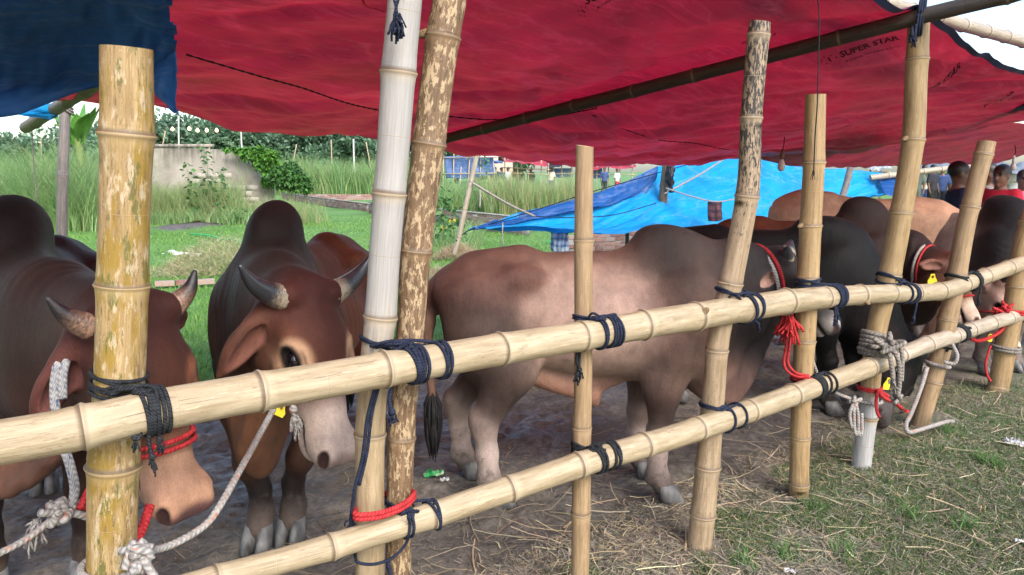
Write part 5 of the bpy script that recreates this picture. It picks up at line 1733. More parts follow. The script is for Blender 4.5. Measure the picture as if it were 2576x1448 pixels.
M_GRASS = leaf_mat('grass_blade')
M_LEAF = leaf_mat('leaf', .3, .45)
M_STRAW = leaf_mat('straw_blade', .1, .6)


def tints(n, cols, jit=.22):
    c = np.array(cols)[RNG.integers(0, len(cols), n)]
    return np.clip(c * RNG.uniform(1 - jit, 1 + jit, (n, 1)) * RNG.uniform(.92, 1.08, (n, 3)), 0, 1)


def view_scatter(n, y0, y1, power=1.0, x0=-.1, x1=1.1):
    """points on the ground inside the view wedge between distances y0 and y1"""
    u = RNG.uniform(0, 1, n) ** power
    y = y0 + (y1 - y0) * u
    px = RNG.uniform(2576 * x0, 2576 * x1, n)
    x = (px - 1288) / FPX * (y * _cp + CAM_H * _sp)
    return x, y, px


def fd(x, y): return (x - FO[0]) * FN[0] + (y - FO[1]) * FN[1]


# ---- short meadow grass
G = BladeField()
x, y, px = view_scatter(150000, 4.6, 26, 1.5)
d = fd(x, y) + N1(x * 1.3, y * 1.3) * .5
h0 = on(495, 572)
m = (d > 3.6) & (((x - h0.x) / .8) ** 2 + ((y - h0.y) / 1.7) ** 2 > .8 + .3 * N3(x * 4, y * 4))
x, y = x[m], y[m]
n = len(x)
hh = RNG.uniform(.03, .085, n) * (1 + .5 * N2(x * .8, y * .8)) * np.where(RNG.uniform(0, 1, n) < .04, 2.2, 1)
G.add(x, y, ground_z(x, y) - .005, hh, RNG.uniform(.004, .009, n) * (1 + y / 14), RNG.uniform(.2, .9, n), RNG.uniform(0, 6.28, n), tints(n, [(.14, .30, .055), (.19, .36, .075), (.25, .39, .095), (.12, .25, .05)]), 2)
G.build('meadow_grass', M_GRASS, 'short bright green grass of the meadow behind the pen', 'grass')


# ---- tall reeds
def reeds(px0, px1, Y0, Y1, n, h0, h1, cols, clump=.0, lean=(.2, .8), w=(.010, .020), mask=None):
    y = RNG.uniform(Y0, Y1, n)
    p = RNG.uniform(px0, px1, n)
    if clump:
        k = max(3, int(n / 220))
        cy, cp = RNG.uniform(Y0, Y1, k), RNG.uniform(px0, px1, k)
        i = RNG.integers(0, k, n)
        y = np.where(RNG.uniform(0, 1, n) < clump, cy[i] + RNG.normal(0, .25, n), y)
        p = np.where(y == cy[i], p, np.where(RNG.uniform(0, 1, n) < clump, cp[i] + RNG.normal(0, 14, n), p))
    x = (p - 1288) / FPX * (y * _cp + CAM_H * _sp)
    h = RNG.uniform(h0, h1, n) * (1 + .25 * N1(x * .9, y * .9))
    return x, y, h, RNG.uniform(*w, n), RNG.uniform(*lean, n), RNG.uniform(0, 6.28, n), tints(n, cols)


T = BladeField()
ltg = [(.19, .33, .11), (.24, .39, .15), (.28, .43, .18), (.15, .27, .085), (.33, .37, .18)]
yel = [(.36, .40, .18), (.40, .40, .20), (.27, .36, .15), (.42, .35, .19)]
for a in [(-160, 262, 18.5, 23, 9000, 1.5, 2.5, ltg, .5, (.3, 1.1), (.010, .020)), (-160, 320, 25, 29, 5000, 1.8, 2.8, ltg, .3, (.3, 1.0), (.014, .026)), (330, 600, 21.3, 23.3, 6500, .75, 1.4, ltg + yel, .3, (.15, .6), (.010, .018)), (580, 800, 21.5, 23.2, 3000, .4, .8, ltg + yel, .3, (.15, .6), (.010, .018)),
          (690, 1110, 46, 56, 9000, 1.7, 2.7, ltg, .3, (.2, .6), (.03, .05)), (1080, 1290, 28, 33, 3200, .8, 1.6, ltg, .3, (.2, .7), (.016, .026)), (1220, 1470, 26, 30, 4500, .9, 1.5, ltg + yel + yel, .3, (.1, .5), (.012, .02)), (1400, 1700, 26, 30, 1500, .6, 1.1, ltg + yel, .3, (.2, .6), (.014, .022)),
          (770, 860, 11.5, 13, 420, .45, .8, ltg, .6, (.4, 1.0), (.010, .016)), (370, 640, 20.6, 21.6, 1500, .3, .6, ltg, .5, (.3, .8), (.010, .016)), (2200, 2600, 22, 26, 500, .4, .7, ltg, .3, (.2, .7), (.012, .02)), (1080, 1200, 14, 19, 700, .3, .7, ltg, .4, (.3, .8), (.010, .016))]:
    x, y, h, w, ln, az, ti = reeds(*a)
    T.add(x, y, ground_z(x, y) - .02, h, w, ln, az, ti, 4)
T.build('tall_reed_grass', M_GRASS, 'tall pale green reed grass standing across the meadow', 'reeds')

# ---- leafy things built from single leaves
LEAF_V = np.array([(0, 0, 0), (.42, .28, .05), (.95, .0, -.10), (.42, -.28, .05)])


def leaf_cloud(centers, dirs, size, tint, fold=.25):
    """quads folded along the midrib: 2 per leaf; centers (n,3), dirs (n,3), size (n,)"""
    n = len(centers)
    d = dirs / (np.linalg.norm(dirs, axis=1)[:, None] + 1e-9)
    up = RNG.normal(0, .5, (n, 3)) + np.array((0, 0, 1.0))
    s = np.cross(d, up); s /= np.linalg.norm(s, axis=1)[:, None] + 1e-9
    u = np.cross(s, d)
    sz = size[:, None]
    p0 = centers
    p3 = centers + d * sz - u * sz * .12
    m = centers + d * sz * .45
    l = m + s * sz * .34 + u * sz * fold * .5
    r = m - s * sz * .34 + u * sz * fold * .5
    V = np.stack([p0, r, p3, l], 1).reshape(-1, 3)
    b = np.arange(n)[:, None] * 4
    F = np.concatenate([b + np.array([[0, 1, 2]]), b + np.array([[0, 2, 3]])], 0)
    C = np.repeat(tint, 4, 0)
    return V, F, C


BARK = flat('bark', (.10, .075, .05), .9, .4, 12, .5)
STEM = flat('green_stem', (.16, .22, .07), .7, .3, 20)


def weed(px, py_base, Y, h, label, nl=46, leaf=.11, spread=.13, group='tall leafy weeds'):
    b = at(px, py_base, Y); b.z = float(ground_z(b.x, b.y)) - .02
    root = empty('leafy_weed', b)
    tag(root, label, 'plant', group)
    pts = smooth_path([(0, 0, 0), (RNG.normal(0, .03), 0, h * .4), (RNG.normal(0, .06), RNG.normal(0, .04), h * .75), (RNG.normal(0, .09), 0, h)], 20)
    V, F, _, _ = tube_np(pts, np.linspace(.012, .004, 20), 6)
    mesh_np('stem', V, F, STEM, root)
    t = RNG.uniform(.22, 1.0, nl)
    c = np.stack([np.interp(t, np.linspace(0, 1, 20), pts[:, i]) for i in range(3)], -1)
    a = RNG.uniform(0, 6.28, nl)
    dr = np.stack([np.cos(a), np.sin(a), RNG.uniform(-.9, .25, nl)], -1)
    c = c + dr * np.array((1, 1, .2)) * RNG.uniform(.01, spread, nl)[:, None]
    ti = tints(nl, [(.05, .13, .04), (.08, .18, .05), (.10, .22, .06)])
    ti[RNG.uniform(0, 1, nl) < .05] = (.5, .36, .03)
    V, F, C = leaf_cloud(c, dr, RNG.uniform(.6, 1.25, nl) * leaf, ti)
    mesh_np('foliage', V, F, M_LEAF, root, smooth=False, cols=C)
    return root


weed(486, 545, 21.2, 1.66, 'slender leafy weed left of the three before the concrete wall', 60, .14)
weed(528, 545, 21.6, 2.12, 'tallest leafy weed before the middle of the concrete wall', 70, .15)
weed(557, 548, 21.0, 1.5, 'leafy weed with yellowing leaves right of the three before the wall', 44, .13)
weed(590, 560, 20.6, .5, 'low bushy weed at the edge of the reed grass', 34, .12, .2)
weed(1112, 560, 15.0, 1.25, 'dark leafy weed beside the brown post in the meadow', 90, .15, .28)
weed(1140, 570, 14.6, .85, 'leafy weed with drooping leaves by the thin slanting stick', 60, .13, .22)
weed(1216, 500, 30, 2.3, 'climbing weed on a stake before the blue market sheet', 70, .16, .2)


# ---- trees at the far edge of the meadow
def tree(px, Y, h, rw, label, seed, dark=1.0):
    rs = np.random.default_rng(seed)
    b = at(px, 700, Y); b.z = -.05
    root = empty('tree', b)
    tag(root, label, 'tree', 'far trees')
    limbs = []
    tr = smooth_path([(0, 0, 0), (rs.normal(0, .2), 0, h * .25), (rs.normal(0, .3), rs.normal(0, .3), h * .6)], 14)
    limbs.append(tube_np(tr, np.linspace(.28, .12, 14), 8)[:2])
    cl = []
    for i in range(16):
        t = rs.uniform(.3, 1)
        s = tr[int(t * 13)]
        a = rs.uniform(0, 6.28)
        e = s + np.array((math.cos(a) * rw * rs.uniform(.4, 1), math.sin(a) * rw * rs.uniform(.4, 1), h * rs.uniform(.12, .42)))
        e[2] = min(e[2], h * .93)
        limbs.append(tube_np(smooth_path([s, (s + e) / 2 + (0, 0, h * .05), e], 8), np.linspace(.09, .02, 8), 6)[:2])
        cl.append((e, rs.uniform(.55, 1.0) * rw * .42))
        cl.append(((s + e) / 2 + np.array((0, 0, h * .1)), rw * .35))
    V, F = cat_np(limbs)
    mesh_np('trunk', V, F, BARK, root)
    cs, ds, tn = [], [], []
    for (c, r) in cl:
        k = int(170 * (r / (rw * .35)))
        v = rs.normal(0, 1, (k, 3)); v /= np.linalg.norm(v, axis=1)[:, None]
        rad = r * rs.uniform(.35, 1.0, (k, 1)) ** .5
        cs.append(c + v * rad * np.array((1.25, 1.25, .62))); ds.append(v + rs.normal(0, .5, (k, 3)))
        base = np.array((.135, .225, .14)) * rs.uniform(.7, 1.35) * dark  # leaf green paled and blued: distance haze put into the colour
        tn.append(np.clip(base * rs.uniform(.7, 1.4, (k, 1)), 0, 1))
    V, F, C = leaf_cloud(np.vstack(cs), np.vstack(ds), rs.uniform(.35, .75, len(np.vstack(cs))), np.vstack(tn))
    mesh_np('crown', V, F, M_LEAF, root, smooth=False, cols=C)


for i, (px, Y, h, rw, lb) in enumerate([
    (70, 88, 5.0, 5.0, 'low distant tree at the far left edge under the blue sheet'), (250, 86, 5.8, 5.2, 'distant tree behind the banana plant'), (400, 84, 7.2, 5.4, 'distant spreading tree just right of the thick post'), (505, 88, 7.4, 5.2, 'distant tree above the left part of the concrete wall'),
    (590, 85, 6.8, 5.0, 'distant tree behind the second white lamp pole'), (690, 86, 7.3, 5.4, 'distant dense tree above the ivy corner of the wall'), (790, 88, 7.0, 5.2, 'distant tree above the reed grass left of the white post'), (880, 84, 6.6, 5.2, 'distant tree with the third lamp pole before it'),
    (985, 88, 6.6, 5.0, 'distant tree half hidden by the whitewashed post'), (1150, 92, 7.5, 4.6, 'distant tree behind the blue market stall'), (1300, 95, 6.5, 5.0, 'distant tree mostly hidden by the red roof over the market'), (1930, 70, 4.9, 4.5, 'distant tree glimpsed above the blue lean-to')]):
    tree(px, Y, h, rw, lb, 100 + i)

# ---- banana plant at the left
bp = at(214, 560, 21); bp.z = 0
root = empty('banana_plant', bp)
tag(root, 'banana plant with broad upright leaves beyond the reeds at the left', 'plant')
V, F, _, _ = tube_np(smooth_path([(0, 0, 0), (.03, 0, 1.2), (0, 0, 2.4)], 12), np.linspace(.16, .09, 12), 10)
mesh_np('stem', V, F, STEM, root)
M_BAN = flat('banana_leaf', (.10, .25, .045), .4, .3, 3)
for k in range(11):
    a = k * 2.4 + .3
    ln = RNG.uniform(1.0, 1.6)
    el = RNG.uniform(.5, 1.3)
    c = np.array((0, 0, 2.1 + .05 * k / 2))
    d0 = np.array((math.cos(a) * math.cos(el), math.sin(a) * math.cos(el) * .6, math.sin(el)))
    mid = smooth_path([c, c + d0 * ln * .5, c + d0 * ln - np.array((0, 0, ln * .28 * (1.5 - el)))], 14)
    Tn, Nn, Bn = frames(mid)
    sd = np.cross(Tn, np.array((0, 0, 1.0))); sd /= np.linalg.norm(sd, axis=1)[:, None] + 1e-6
    w = .20 * np.sin(np.linspace(.12, 3.1, 14)) ** .7
    V = np.vstack([mid + sd * w[:, None] - np.array((0, 0, .05)), mid, mid - sd * w[:, None] - np.array((0, 0, .05))])
    F = [(i, i + 1, 14 + i + 1, 14 + i) for i in range(13)] + [(14 + i, 14 + i + 1, 28 + i + 1, 28 + i) for i in range(13)]
    mesh_np('leaf', V, np.array(F), M_BAN, root)

# ---- old concrete wall with climber
def wall_mat():
    t = NT('old_concrete_render')
    o = t.obj()
    n, n2 = t.noise(o, 1.3, 7, .65), t.noise(t.map(o, (6, 6, 1.0)), 1.0, 5, .6)
    c = t.ramp(n, [(.3, (.20, .17, .135)), (.5, (.34, .30, .25)), (.72, (.48, .43, .37))])
    z = t.sep(o)[2]
    c = t.mix(t.math('MULTIPLY', t.mr(z, 1.5, 2.15), t.ramp(n2, [(.4, .1), (.6, .8)])), c, (.075, .07, .055))
    c = t.mix(t.math('MULTIPLY', t.mr(z, 1.0, .2), .5), c, (.15, .16, .08))
    t.set(Base_Color=c, Roughness=.95)
    t.bump(n, .5, .03)
    return t.m


M_WALL = wall_mat()
wl, wr_ = at(318, 460, 24.2), at(688, 470, 23.6)
wl.z = wr_.z = 0
root = empty('concrete_wall', (wl + wr_) / 2, math.atan2(wr_.y - wl.y, wr_.x - wl.x))
tag(root, 'old stained concrete wall standing in the reeds, broken at its right end', 'wall')
LW = (wr_ - wl).length
# profile with a stepped, broken right end
prof = [(-LW / 2, -.2), (LW / 2, -.2), (LW / 2, 1.10), (LW / 2 - .12, 1.22), (LW / 2 - .42, 1.32), (LW / 2 - .55, 1.62), (LW / 2 - .95, 1.95), (LW / 2 - 1.25, 2.12), (0, 2.19), (-LW / 2, 2.24)]
bm = bmesh.new()
vs = [bm.verts.new((x, -.09, z)) for x, z in prof]
f = bm.faces.new(vs)
e = bmesh.ops.extrude_face_region(bm, geom=[f])
bmesh.ops.translate(bm, vec=(0, .18, 0), verts=[v for v in e['geom'] if isinstance(v, bmesh.types.BMVert)])
bmesh.ops.recalc_face_normals(bm, faces=bm.faces)
me = bpy.data.meshes.new('wall_panel'); bm.to_mesh(me); bm.free()
link('wall_panel', me, root, M_WALL)
V, F = box_np((-.9, 0, 2.265), (LW - 2.0, .26, .09))
mesh_np('coping', V, F, M_WALL, root, smooth=False)
M_BLOCK = flat('pale_block', (.40, .36, .31), .95, .25, 3, .4)
bme = None
for r_ in range(6):                                            # blockwork where the render has fallen off
    for c_ in range(5):
        if r_ > 3 and c_ > 2: continue
        x = LW / 2 - 2.55 + c_ * .42 + (.21 if r_ % 2 else 0)
        if bme is None:
            V, F = box_np((0, 0, 0), (.395, .02, .165))
            ob = mesh_np('block', V, F, M_BLOCK, root, smooth=False); bme = ob.data
        else: ob = link('block', bme, root)
        ob.location = (x, -.0865, .42 + r_ * .185)
# the climber
iv = at(655, 400, 23.4)
def climber(name, label, blobs, n, leafsize, cols):
    b = Vector(blobs[0][0]); b.z = 0
    root = empty(name, b)
    tag(root, label, 'climber')
    cs, ds = [], []
    tot = sum(q[1][0] * q[1][2] for q in blobs)
    for c, r in blobs:
        k = int(n * r[0] * r[2] / tot)
        v = RNG.normal(0, 1, (k, 3)); v /= np.linalg.norm(v, axis=1)[:, None]
        v[:, 1] = -np.abs(v[:, 1])
        cs.append(np.array(Vector(c) - b) + v * np.array(r) * RNG.uniform(.5, 1.05, (k, 1))); ds.append(v * .5 + np.array((0, -.5, -.8)) + RNG.normal(0, .5, (k, 3)))
    cs, ds = np.vstack(cs), np.vstack(ds)
    V, F, C = leaf_cloud(cs, ds, RNG.uniform(.7, 1.3, len(cs)) * leafsize, tints(len(cs), cols, .3))
    mesh_np('foliage', V, F, M_LEAF, root, smooth=False, cols=C)
    for k in range(6):
        c = blobs[k % len(blobs)][0]
        q = Vector(c) - b
        V, F, _, _ = tube_np(smooth_path([(q.x + RNG.normal(0, .1), .05, 0), (q.x + RNG.normal(0, .15), 0, q.z * .5), (q.x, q.y, q.z)], 10), .012, 5)
        mesh_np('vine', V, F, STEM, root)


gcol = [(.07, .19, .03), (.10, .26, .04), (.14, .30, .05), (.05, .13, .025)]
climber('ivy', 'bright green climber spilling over the broken end of the concrete wall', [(tuple(at(655, 388, 23.35)), (.62, .22, .22)), (tuple(at(672, 405, 23.3)), (.38, .25, .36)), (tuple(at(682, 430, 23.3)), (.26, .2, .25)), (tuple(at(625, 378, 23.4)), (.30, .15, .09)), (tuple(at(590, 376, 23.4)), (.3, .1, .05)), (tuple(at(668, 455, 23.35)), (.10, .1, .18))], 1500, .15, gcol)
climber('ivy', 'dark green creeper heap beside the wall end', [(tuple(at(715, 445, 23.2)), (.5, .4, .38)), (tuple(at(748, 455, 23.4)), (.5, .4, .28)), (tuple(at(735, 428, 23.6)), (.3, .3, .3)), (tuple(at(765, 470, 23.2)), (.3, .3, .18))], 1700, .13, [(.045, .12, .03), (.06, .16, .035), (.08, .19, .045)])

# ---- low brick walls: every brick its own piece
M_BRICK = NT('brick')
_rd = M_BRICK.n('ShaderNodeObjectInfo').outputs['Random']
_c = M_BRICK.ramp(_rd, [(0.0, (.20, .085, .065)), (.4, (.30, .13, .095)), (.75, (.36, .20, .155)), (1.0, (.33, .26, .22))])
_n = M_BRICK.noise(M_BRICK.obj(), 14, 6, .7)
M_BRICK.set(Base_Color=M_BRICK.mix(M_BRICK.ramp(_n, [(.42, 0.0), (.7, .6)]), _c, (.30, .28, .26)), Roughness=.95)
M_BRICK.bump(_n, .5, .01)
M_BRICK = M_BRICK.m
M_MORT = flat('mortar', (.28, .265, .25), .95, .25, 8)
_bm = bmesh.new()
bmesh.ops.create_cube(_bm, size=1.0, matrix=Matrix.Diagonal((.236, .112, .066, 1)))
bmesh.ops.bevel(_bm, geom=_bm.edges[:], offset=.004, segments=1, affect='EDGES')
BRICK = bpy.data.meshes.new('brick'); _bm.to_mesh(BRICK); _bm.free()
BRICK.materials.append(M_BRICK)


def brick_wall(label, a, b, courses, ragged=.5, cap=False):
    a, b = Vector((a.x, a.y, 0)), Vector((b.x, b.y, 0))
    L = (b - a).length
    root = empty('brick_wall', a, math.atan2(b.y - a.y, b.x - a.x))
    tag(root, label, 'brick wall', 'low brick walls in the meadow')
    nb = int(L / .248)
    V, F = box_np((L / 2, 0, courses * .0375 - .05), (L - .02, .095, courses * .076 + .05))
    if courses > 1: mesh_np('mortar_core', V, F, M_MORT, root, smooth=False)
    for r in range(courses):
        for c in range(nb):
            if r == courses - 1 and RNG.uniform() < ragged * .4: continue
            o = link('brick', BRICK, root)
            o.location = (.124 + c * .248 + (.124 if r % 2 else 0) + RNG.normal(0, .004), RNG.normal(0, .004), .035 + r * .077 + RNG.normal(0, .002))
            o.rotation_euler = (RNG.normal(0, .02), RNG.normal(0, .015), RNG.normal(0, .03))
    if cap:
        V, F = box_np((L / 2, 0, courses * .077 + .012), (L, .13, .02))
        mesh_np('capping', V, F, M_MORT, root, smooth=False)


brick_wall('low brick wall running behind the grey bull under the lean-to', on(1425, 648), on(1655, 628), 5)
brick_wall('low brick wall further back below the right of the lean-to', on(1560, 588), on(1730, 598), 4)
brick_wall('low brick wall crossing the meadow behind the brown post', on(930, 538), on(1330, 590), 5, .2, True)
brick_wall('far low brick wall left of the white post with pale top', on(712, 502), on(930, 535), 4, .2, True)
brick_wall('farthest low brick wall below the reed grass', on(745, 504), on(1060, 504), 4, .2)
brick_wall('single row of bricks in the grass between the thick post and the reddish bull', on(388, 722), on(560, 712), 1, .0)
brick_wall('short row of bricks under the hay beside the reddish bull', on(566, 706), on(650, 704), 2, .6)

# ---- hay heaps
def hay(px, py, w, d, h, n, label, cols, ln=(.25, .55)):
    c = on(px, py)
    root = BladeField()
    a, r = RNG.uniform(0, 6.28, n), np.sqrt(RNG.uniform(0, 1, n))
    x, y = c.x + np.cos(a) * r * w, c.y + np.sin(a) * r * d
    z = h * (1 - r ** 2) * RNG.uniform(.3, 1, n) + ground_z(x, y)
    L = RNG.uniform(*ln, n)
    root.add(x, y, z, L * .25, RNG.uniform(.004, .008, n), RNG.uniform(1.5, 3.6, n), RNG.uniform(0, 6.28, n), tints(n, cols), 3, .35)
    V, F, C = cat_np(root.parts)
    V[:, 2] = np.maximum(V[:, 2], .0)
    o = mesh_np('hay_heap', V, F, M_STRAW, None, smooth=False, cols=C)
    tag(o, label, 'hay', 'hay heaps')


hc = [(.34, .30, .15), (.42, .37, .2), (.28, .27, .12), (.5, .43, .26)]
hay(562, 676, .85, .9, .50, 4200, 'heap of greenish cut hay left of the reddish bull', hc)
hay(450, 690, .7, .5, .07, 700, 'thin spread of straw by the single brick row', hc)
hay(1150, 655, .42, .5, .26, 1500, 'straw heap beside the brown post behind the grey bull', [(.40, .27, .17), (.50, .36, .24), (.32, .2, .12)])
hay(1110, 700, .5, .6, .10, 900, 'low straw litter behind the grey bull\'s tail', [(.40, .27, .17), (.50, .36, .24), (.32, .2, .12)])

# ---- hose, rubble
tag(mesh_np('hose', *tube_np(smooth_path([on(478, 596) + Vector((0, 0, .06)), on(520, 600) + Vector((0, 0, .07)), on(560, 606) + Vector((0, 0, .05)), on(612, 612) + Vector((0, 0, .04))], 30), .016, 8)[:2], flat('green_hose', (.03, .36, .12), .4)), 'green hose lying in the grass', 'hose')
tag(mesh_np('hose', *tube_np(smooth_path([on(1375, 616) + Vector((0, 0, .05)), on(1420, 606) + Vector((0, 0, .07)), on(1450, 598) + Vector((0, 0, .05))], 20), .014, 8)[:2], MATS['green_hose']), 'green hose end under the edge of the blue lean-to', 'hose')
M_PLAS = flat('white_litter', (.66, .66, .66), .6, .12, 20)


def rubble(px, py, s, label, name='litter_piece', n=1, mat=None, flatn=.4):
    c = on(px, py)
    bm = bmesh.new()
    bmesh.ops.create_icosphere(bm, subdivisions=2, radius=1)
    for v in bm.verts:
        v.co *= RNG.uniform(.6, 1.25)
        v.co.z *= flatn
    bmesh.ops.scale(bm, vec=(s, s * RNG.uniform(.6, 1), s), verts=bm.verts)
    me = bpy.data.meshes.new(name); bm.to_mesh(me); bm.free()
    o = link(name, me, None, mat or M_PLAS)
    o.location = (c.x, c.y, float(ground_z(c.x, c.y)) + s * flatn * .5)
    o.rotation_euler = (0, 0, RNG.uniform(0, 6))
    tag(o, label, 'litter', 'pale litter in the meadow')


for i, (px, py, s) in enumerate([(432, 634, .09), (446, 640, .08), (456, 638, .06), (470, 640, .07), (482, 642, .05), (492, 640, .07), (504, 640, .06), (410, 636, .03)]):
    rubble(px, py, s, ['leftmost large', 'second large', 'third from left', 'fourth from left', 'small fifth', 'sixth from left', 'rightmost', 'tiny stray leftmost'][i] + ' lump of white plaster rubble in the grass below the soil heap')
rubble(384, 778, .09, 'white plastic scrap in the grass right of the thick post')
rubble(395, 784, .05, 'small white plastic shred beside the larger one by the thick post')

# ---- lamp poles and bulbs beyond the wall
M_POLE = flat('pale_pole', (.55, .54, .53), .7, .12, 6)
M_BULB = NT('lit_bulb')
M_BULB.set(Base_Color=(.9, .6, .35, 1), Roughness=.4)
M_BULB.b.inputs['Emission Color'].default_value = (1.0, .62, .32, 1)
M_BULB.b.inputs['Emission Strength'].default_value = 1.6
M_BULB = M_BULB.m


def pole(px0, py0, px1, py1, Y, r, label, mat=None, name='lamp_pole', cat='pole', group='far poles and stakes'):
    a, b = at(px0, py0, Y), at(px1, py1, Y)
    d = (b - a)
    if abs(d.z) > 1e-3: b = a + d * ((-.1 - a.z) / d.z)
    V, F, al, ar = tube_np(smooth_path([a, (a + b) / 2 + Vector((RNG.normal(0, .01), 0, 0)), b], 10), np.linspace(r * .85, r, 10), 8)
    return tag(mesh_np(name, V, F, mat or M_POLE), label, cat, group)


pole(449, 290, 450, 372, 50, .055, 'white lamp pole left above the concrete wall')
pole(605, 312, 608, 372, 50, .055, 'white lamp pole above the middle of the concrete wall')
pole(889, 350, 890, 386, 50, .06, 'white lamp pole above the reed grass near the white post')
M_STICK = flat('dry_stick', (.40, .32, .22), .8, .2, 10)
for (a, b, c, d_, Y, lb) in [(416, 330, 408, 372, 46, 'slanting stick left of the first lamp pole'), (427, 362, 427, 372, 46, 'short board stub beside the slanting stick'), (530, 364, 525, 378, 44, 'short stake above the wall between the lamp poles'), (746, 364, 742, 384, 48, 'short stake right of the climber'), (833, 352, 834, 388, 50, 'thin stake left of the third lamp pole'), (921, 358, 926, 386, 50, 'leaning stake right of the third lamp pole'), (103, 330, 104, 380, 60, 'far thin mast at the left')]:
    pole(a, b, c, d_, Y, .04, lb, M_STICK, 'stake')
bulbs = [(385, 340), (434, 325), (476, 324), (497, 328), (520, 328), (545, 328), (598, 320), (622, 314), (715, 325), (748, 328), (781, 328)]
lbl = ['string-light bulb just right of the thick post', 'string-light bulb left of the first lamp pole', 'string-light bulb just right of the first lamp pole', 'second string-light bulb right of the first lamp pole', 'third string-light bulb right of the first lamp pole', 'fourth string-light bulb right of the first lamp pole',
       'string-light bulb just left of the middle lamp pole', 'string-light bulb just right of the middle lamp pole', 'leftmost of three string-light bulbs above the creeper heap', 'middle of three string-light bulbs above the creeper heap', 'rightmost of three string-light bulbs above the creeper heap']
wire = []
for (px, py), lb in zip(bulbs, lbl):
    p = at(px, py, 49)
    V, F, _, _ = tube_np([p + Vector((0, 0, z)) for z in (-.13, -.09, 0, .07, .12)], np.array([.03, .09, .11, .06, .04]), 10)
    o = tag(mesh_np('string_light_bulb', V, F, M_BULB), lb, 'light bulb', 'string of light bulbs')
    wire.append(p + Vector((0, 0, .13)))
tag(mesh_np('light_wire', *tube_np(smooth_path([wire[0] - Vector((3, 0, 0))] + wire + [wire[-1] + Vector((3, 0, 0))], 90), .012, 6)[:2], CORD), 'wire of the light string beyond the wall', 'wire')

# ---- hanging bulbs under the red roof
M_GL = flat('bulb_glass', (.48, .44, .42), .35, .08, 10)
M_SOCK = flat('bulb_socket', (.10, .04, .03), .5)


def bulb(px, py0, py1, Y, label, mat):
    a, b = at(px, py0, Y), at(px, py1, Y)
    L = (a - b).length
    root = empty('light_bulb', b)
    tag(root, label, 'light bulb', 'bulbs hanging under the roof')
    pr = [(0, .004), (.03, .16), (.12, .25), (.24, .27), (.36, .22), (.46, .15), (.52, .13)]
    V, F, _, _ = tube_np([(0, 0, z * L) for z, r in pr], np.array([r * L * .62 for z, r in pr]), 16)
    mesh_np('glass', V, F, mat, root)
    V, F, _, _ = tube_np([(0, 0, z * L) for z in (.52, .56, .75, .80, .92)], np.array([.085, .095, .09, .06, .04]) * L, 12)
    mesh_np('socket', V, F, M_SOCK if px < 2200 else M_POLE, root)
    V, F, _, _ = tube_np([(0, 0, .9 * L), (.01, 0, 1.1 * L), (.03, .05, 1.5 * L)], .004, 6)
    mesh_np('wire', V, F, CORD, root)


bulb(1965, 374, 432, 6.0, 'unlit bulb on a brown socket below the red roof before the blue lean-to', M_GL)
bulb(2548, 388, 430, 7.0, 'unlit pale bulb under the red roof at the right edge', M_GL)

# ---- the lean-to's poles, lines and washing
def bpole(label, pts, Y, style, wdt, name='bamboo_pole', bend=0.0):
    W = [at(px, py, Y) for px, py in pts]
    d = W[-1] - W[0]
    r = wdt / 2 * Y / FPX
    L = sum((W[i + 1] - W[i]).length for i in range(len(W) - 1))
    return Culm(name, W, [r] * len(W), [x * .32 for x in range(1, int(L / .32) + 1)], style, label, 'bamboo pole', 'thin bamboo poles behind the pen', sides=14)


bpole('bamboo prop of the blue lean-to wrapped in black plastic', [(1677, 412), (1668, 500), (1657, 640)], 11.0, 'beam', 22)
bpole('leaning grey prop at the right of the blue lean-to', [(2146, 395), (2130, 460), (2112, 516)], 12.4, 'grey', 17)
bpole('thin slanting stake left of the blue lean-to holding its rope', [(1200, 388), (1182, 470), (1156, 590), (1143, 640)], 8.6, 'rail_pale', 13)
bpole('dark green stake under the middle of the lean-to', [(1578, 580), (1576, 690)], 11, 'dark', 10)
bpole('pale bamboo pole slanting over the far stalls at the right', [(2190, 448), (2290, 436), (2420, 420), (2500, 412)], 14.0, 'rail_pale', 15)
W_ = RP
rope_obj('guy_rope', [strand([at(1190, 462, 8.55), at(1240, 492, 8.7), at(1290, 520, 8.9), at(1345, 545, 9.2)], .014, 40, 6), strand([at(1207, 478, 8.5), at(1208, 500, 8.5), at(1207, 522, 8.5)], .012, 14, 6)], 'white', 'white guy rope from the thin stake to the lean-to', 'rope')
rope_obj('guy_rope', [strand([at(1345, 545, 9.2), at(1450, 548, 9.2), at(1550, 540, 9.6), at(1650, 512, 10.4)], .006, 50, 6)], 'navy', 'thin dark line sagging across the front of the lean-to', 'rope')
rope_obj('guy_rope', [strand([at(1180, 580, 8.95), at(1345, 530, 9.7), at(1500, 480, 10.4), at(1800, 395, 12.0)], .007, 60, 6)], 'navy', 'dark ridge line along the upper hem of the lean-to', 'rope')
rope_obj('guy_rope', [strand([at(1152, 610, 8.6), at(1150, 602, 8.6), at(1180, 579, 9.0)], .008, 20, 6)], 'navy', 'short blue cord tying the lean-to corner to the stake', 'rope')
rope_obj('guy_rope', [strand([at(1672, 488, 10.8), at(1760, 440, 11.1), at(1835, 392, 11.6)], .013, 40, 6)], 'white', 'white rope rising over the blue sheet from its prop', 'rope')
rope_obj('clothes_line', [strand([at(1675, 474, 10.8), at(1740, 495, 10.6), at(1800, 508, 10.7), at(1850, 500, 10.9), at(1900, 480, 11.2)], .010, 40, 6)], 'white', 'clothes line sagging before the blue sheet', 'rope')
rope_obj('guy_rope', [strand([at(1265, 560, 9.05), at(1264, 590, 9.0), at(1266, 620, 9.0)], .008, 14, 6)], 'white', 'short white cord hanging from the lean-to edge', 'rope')


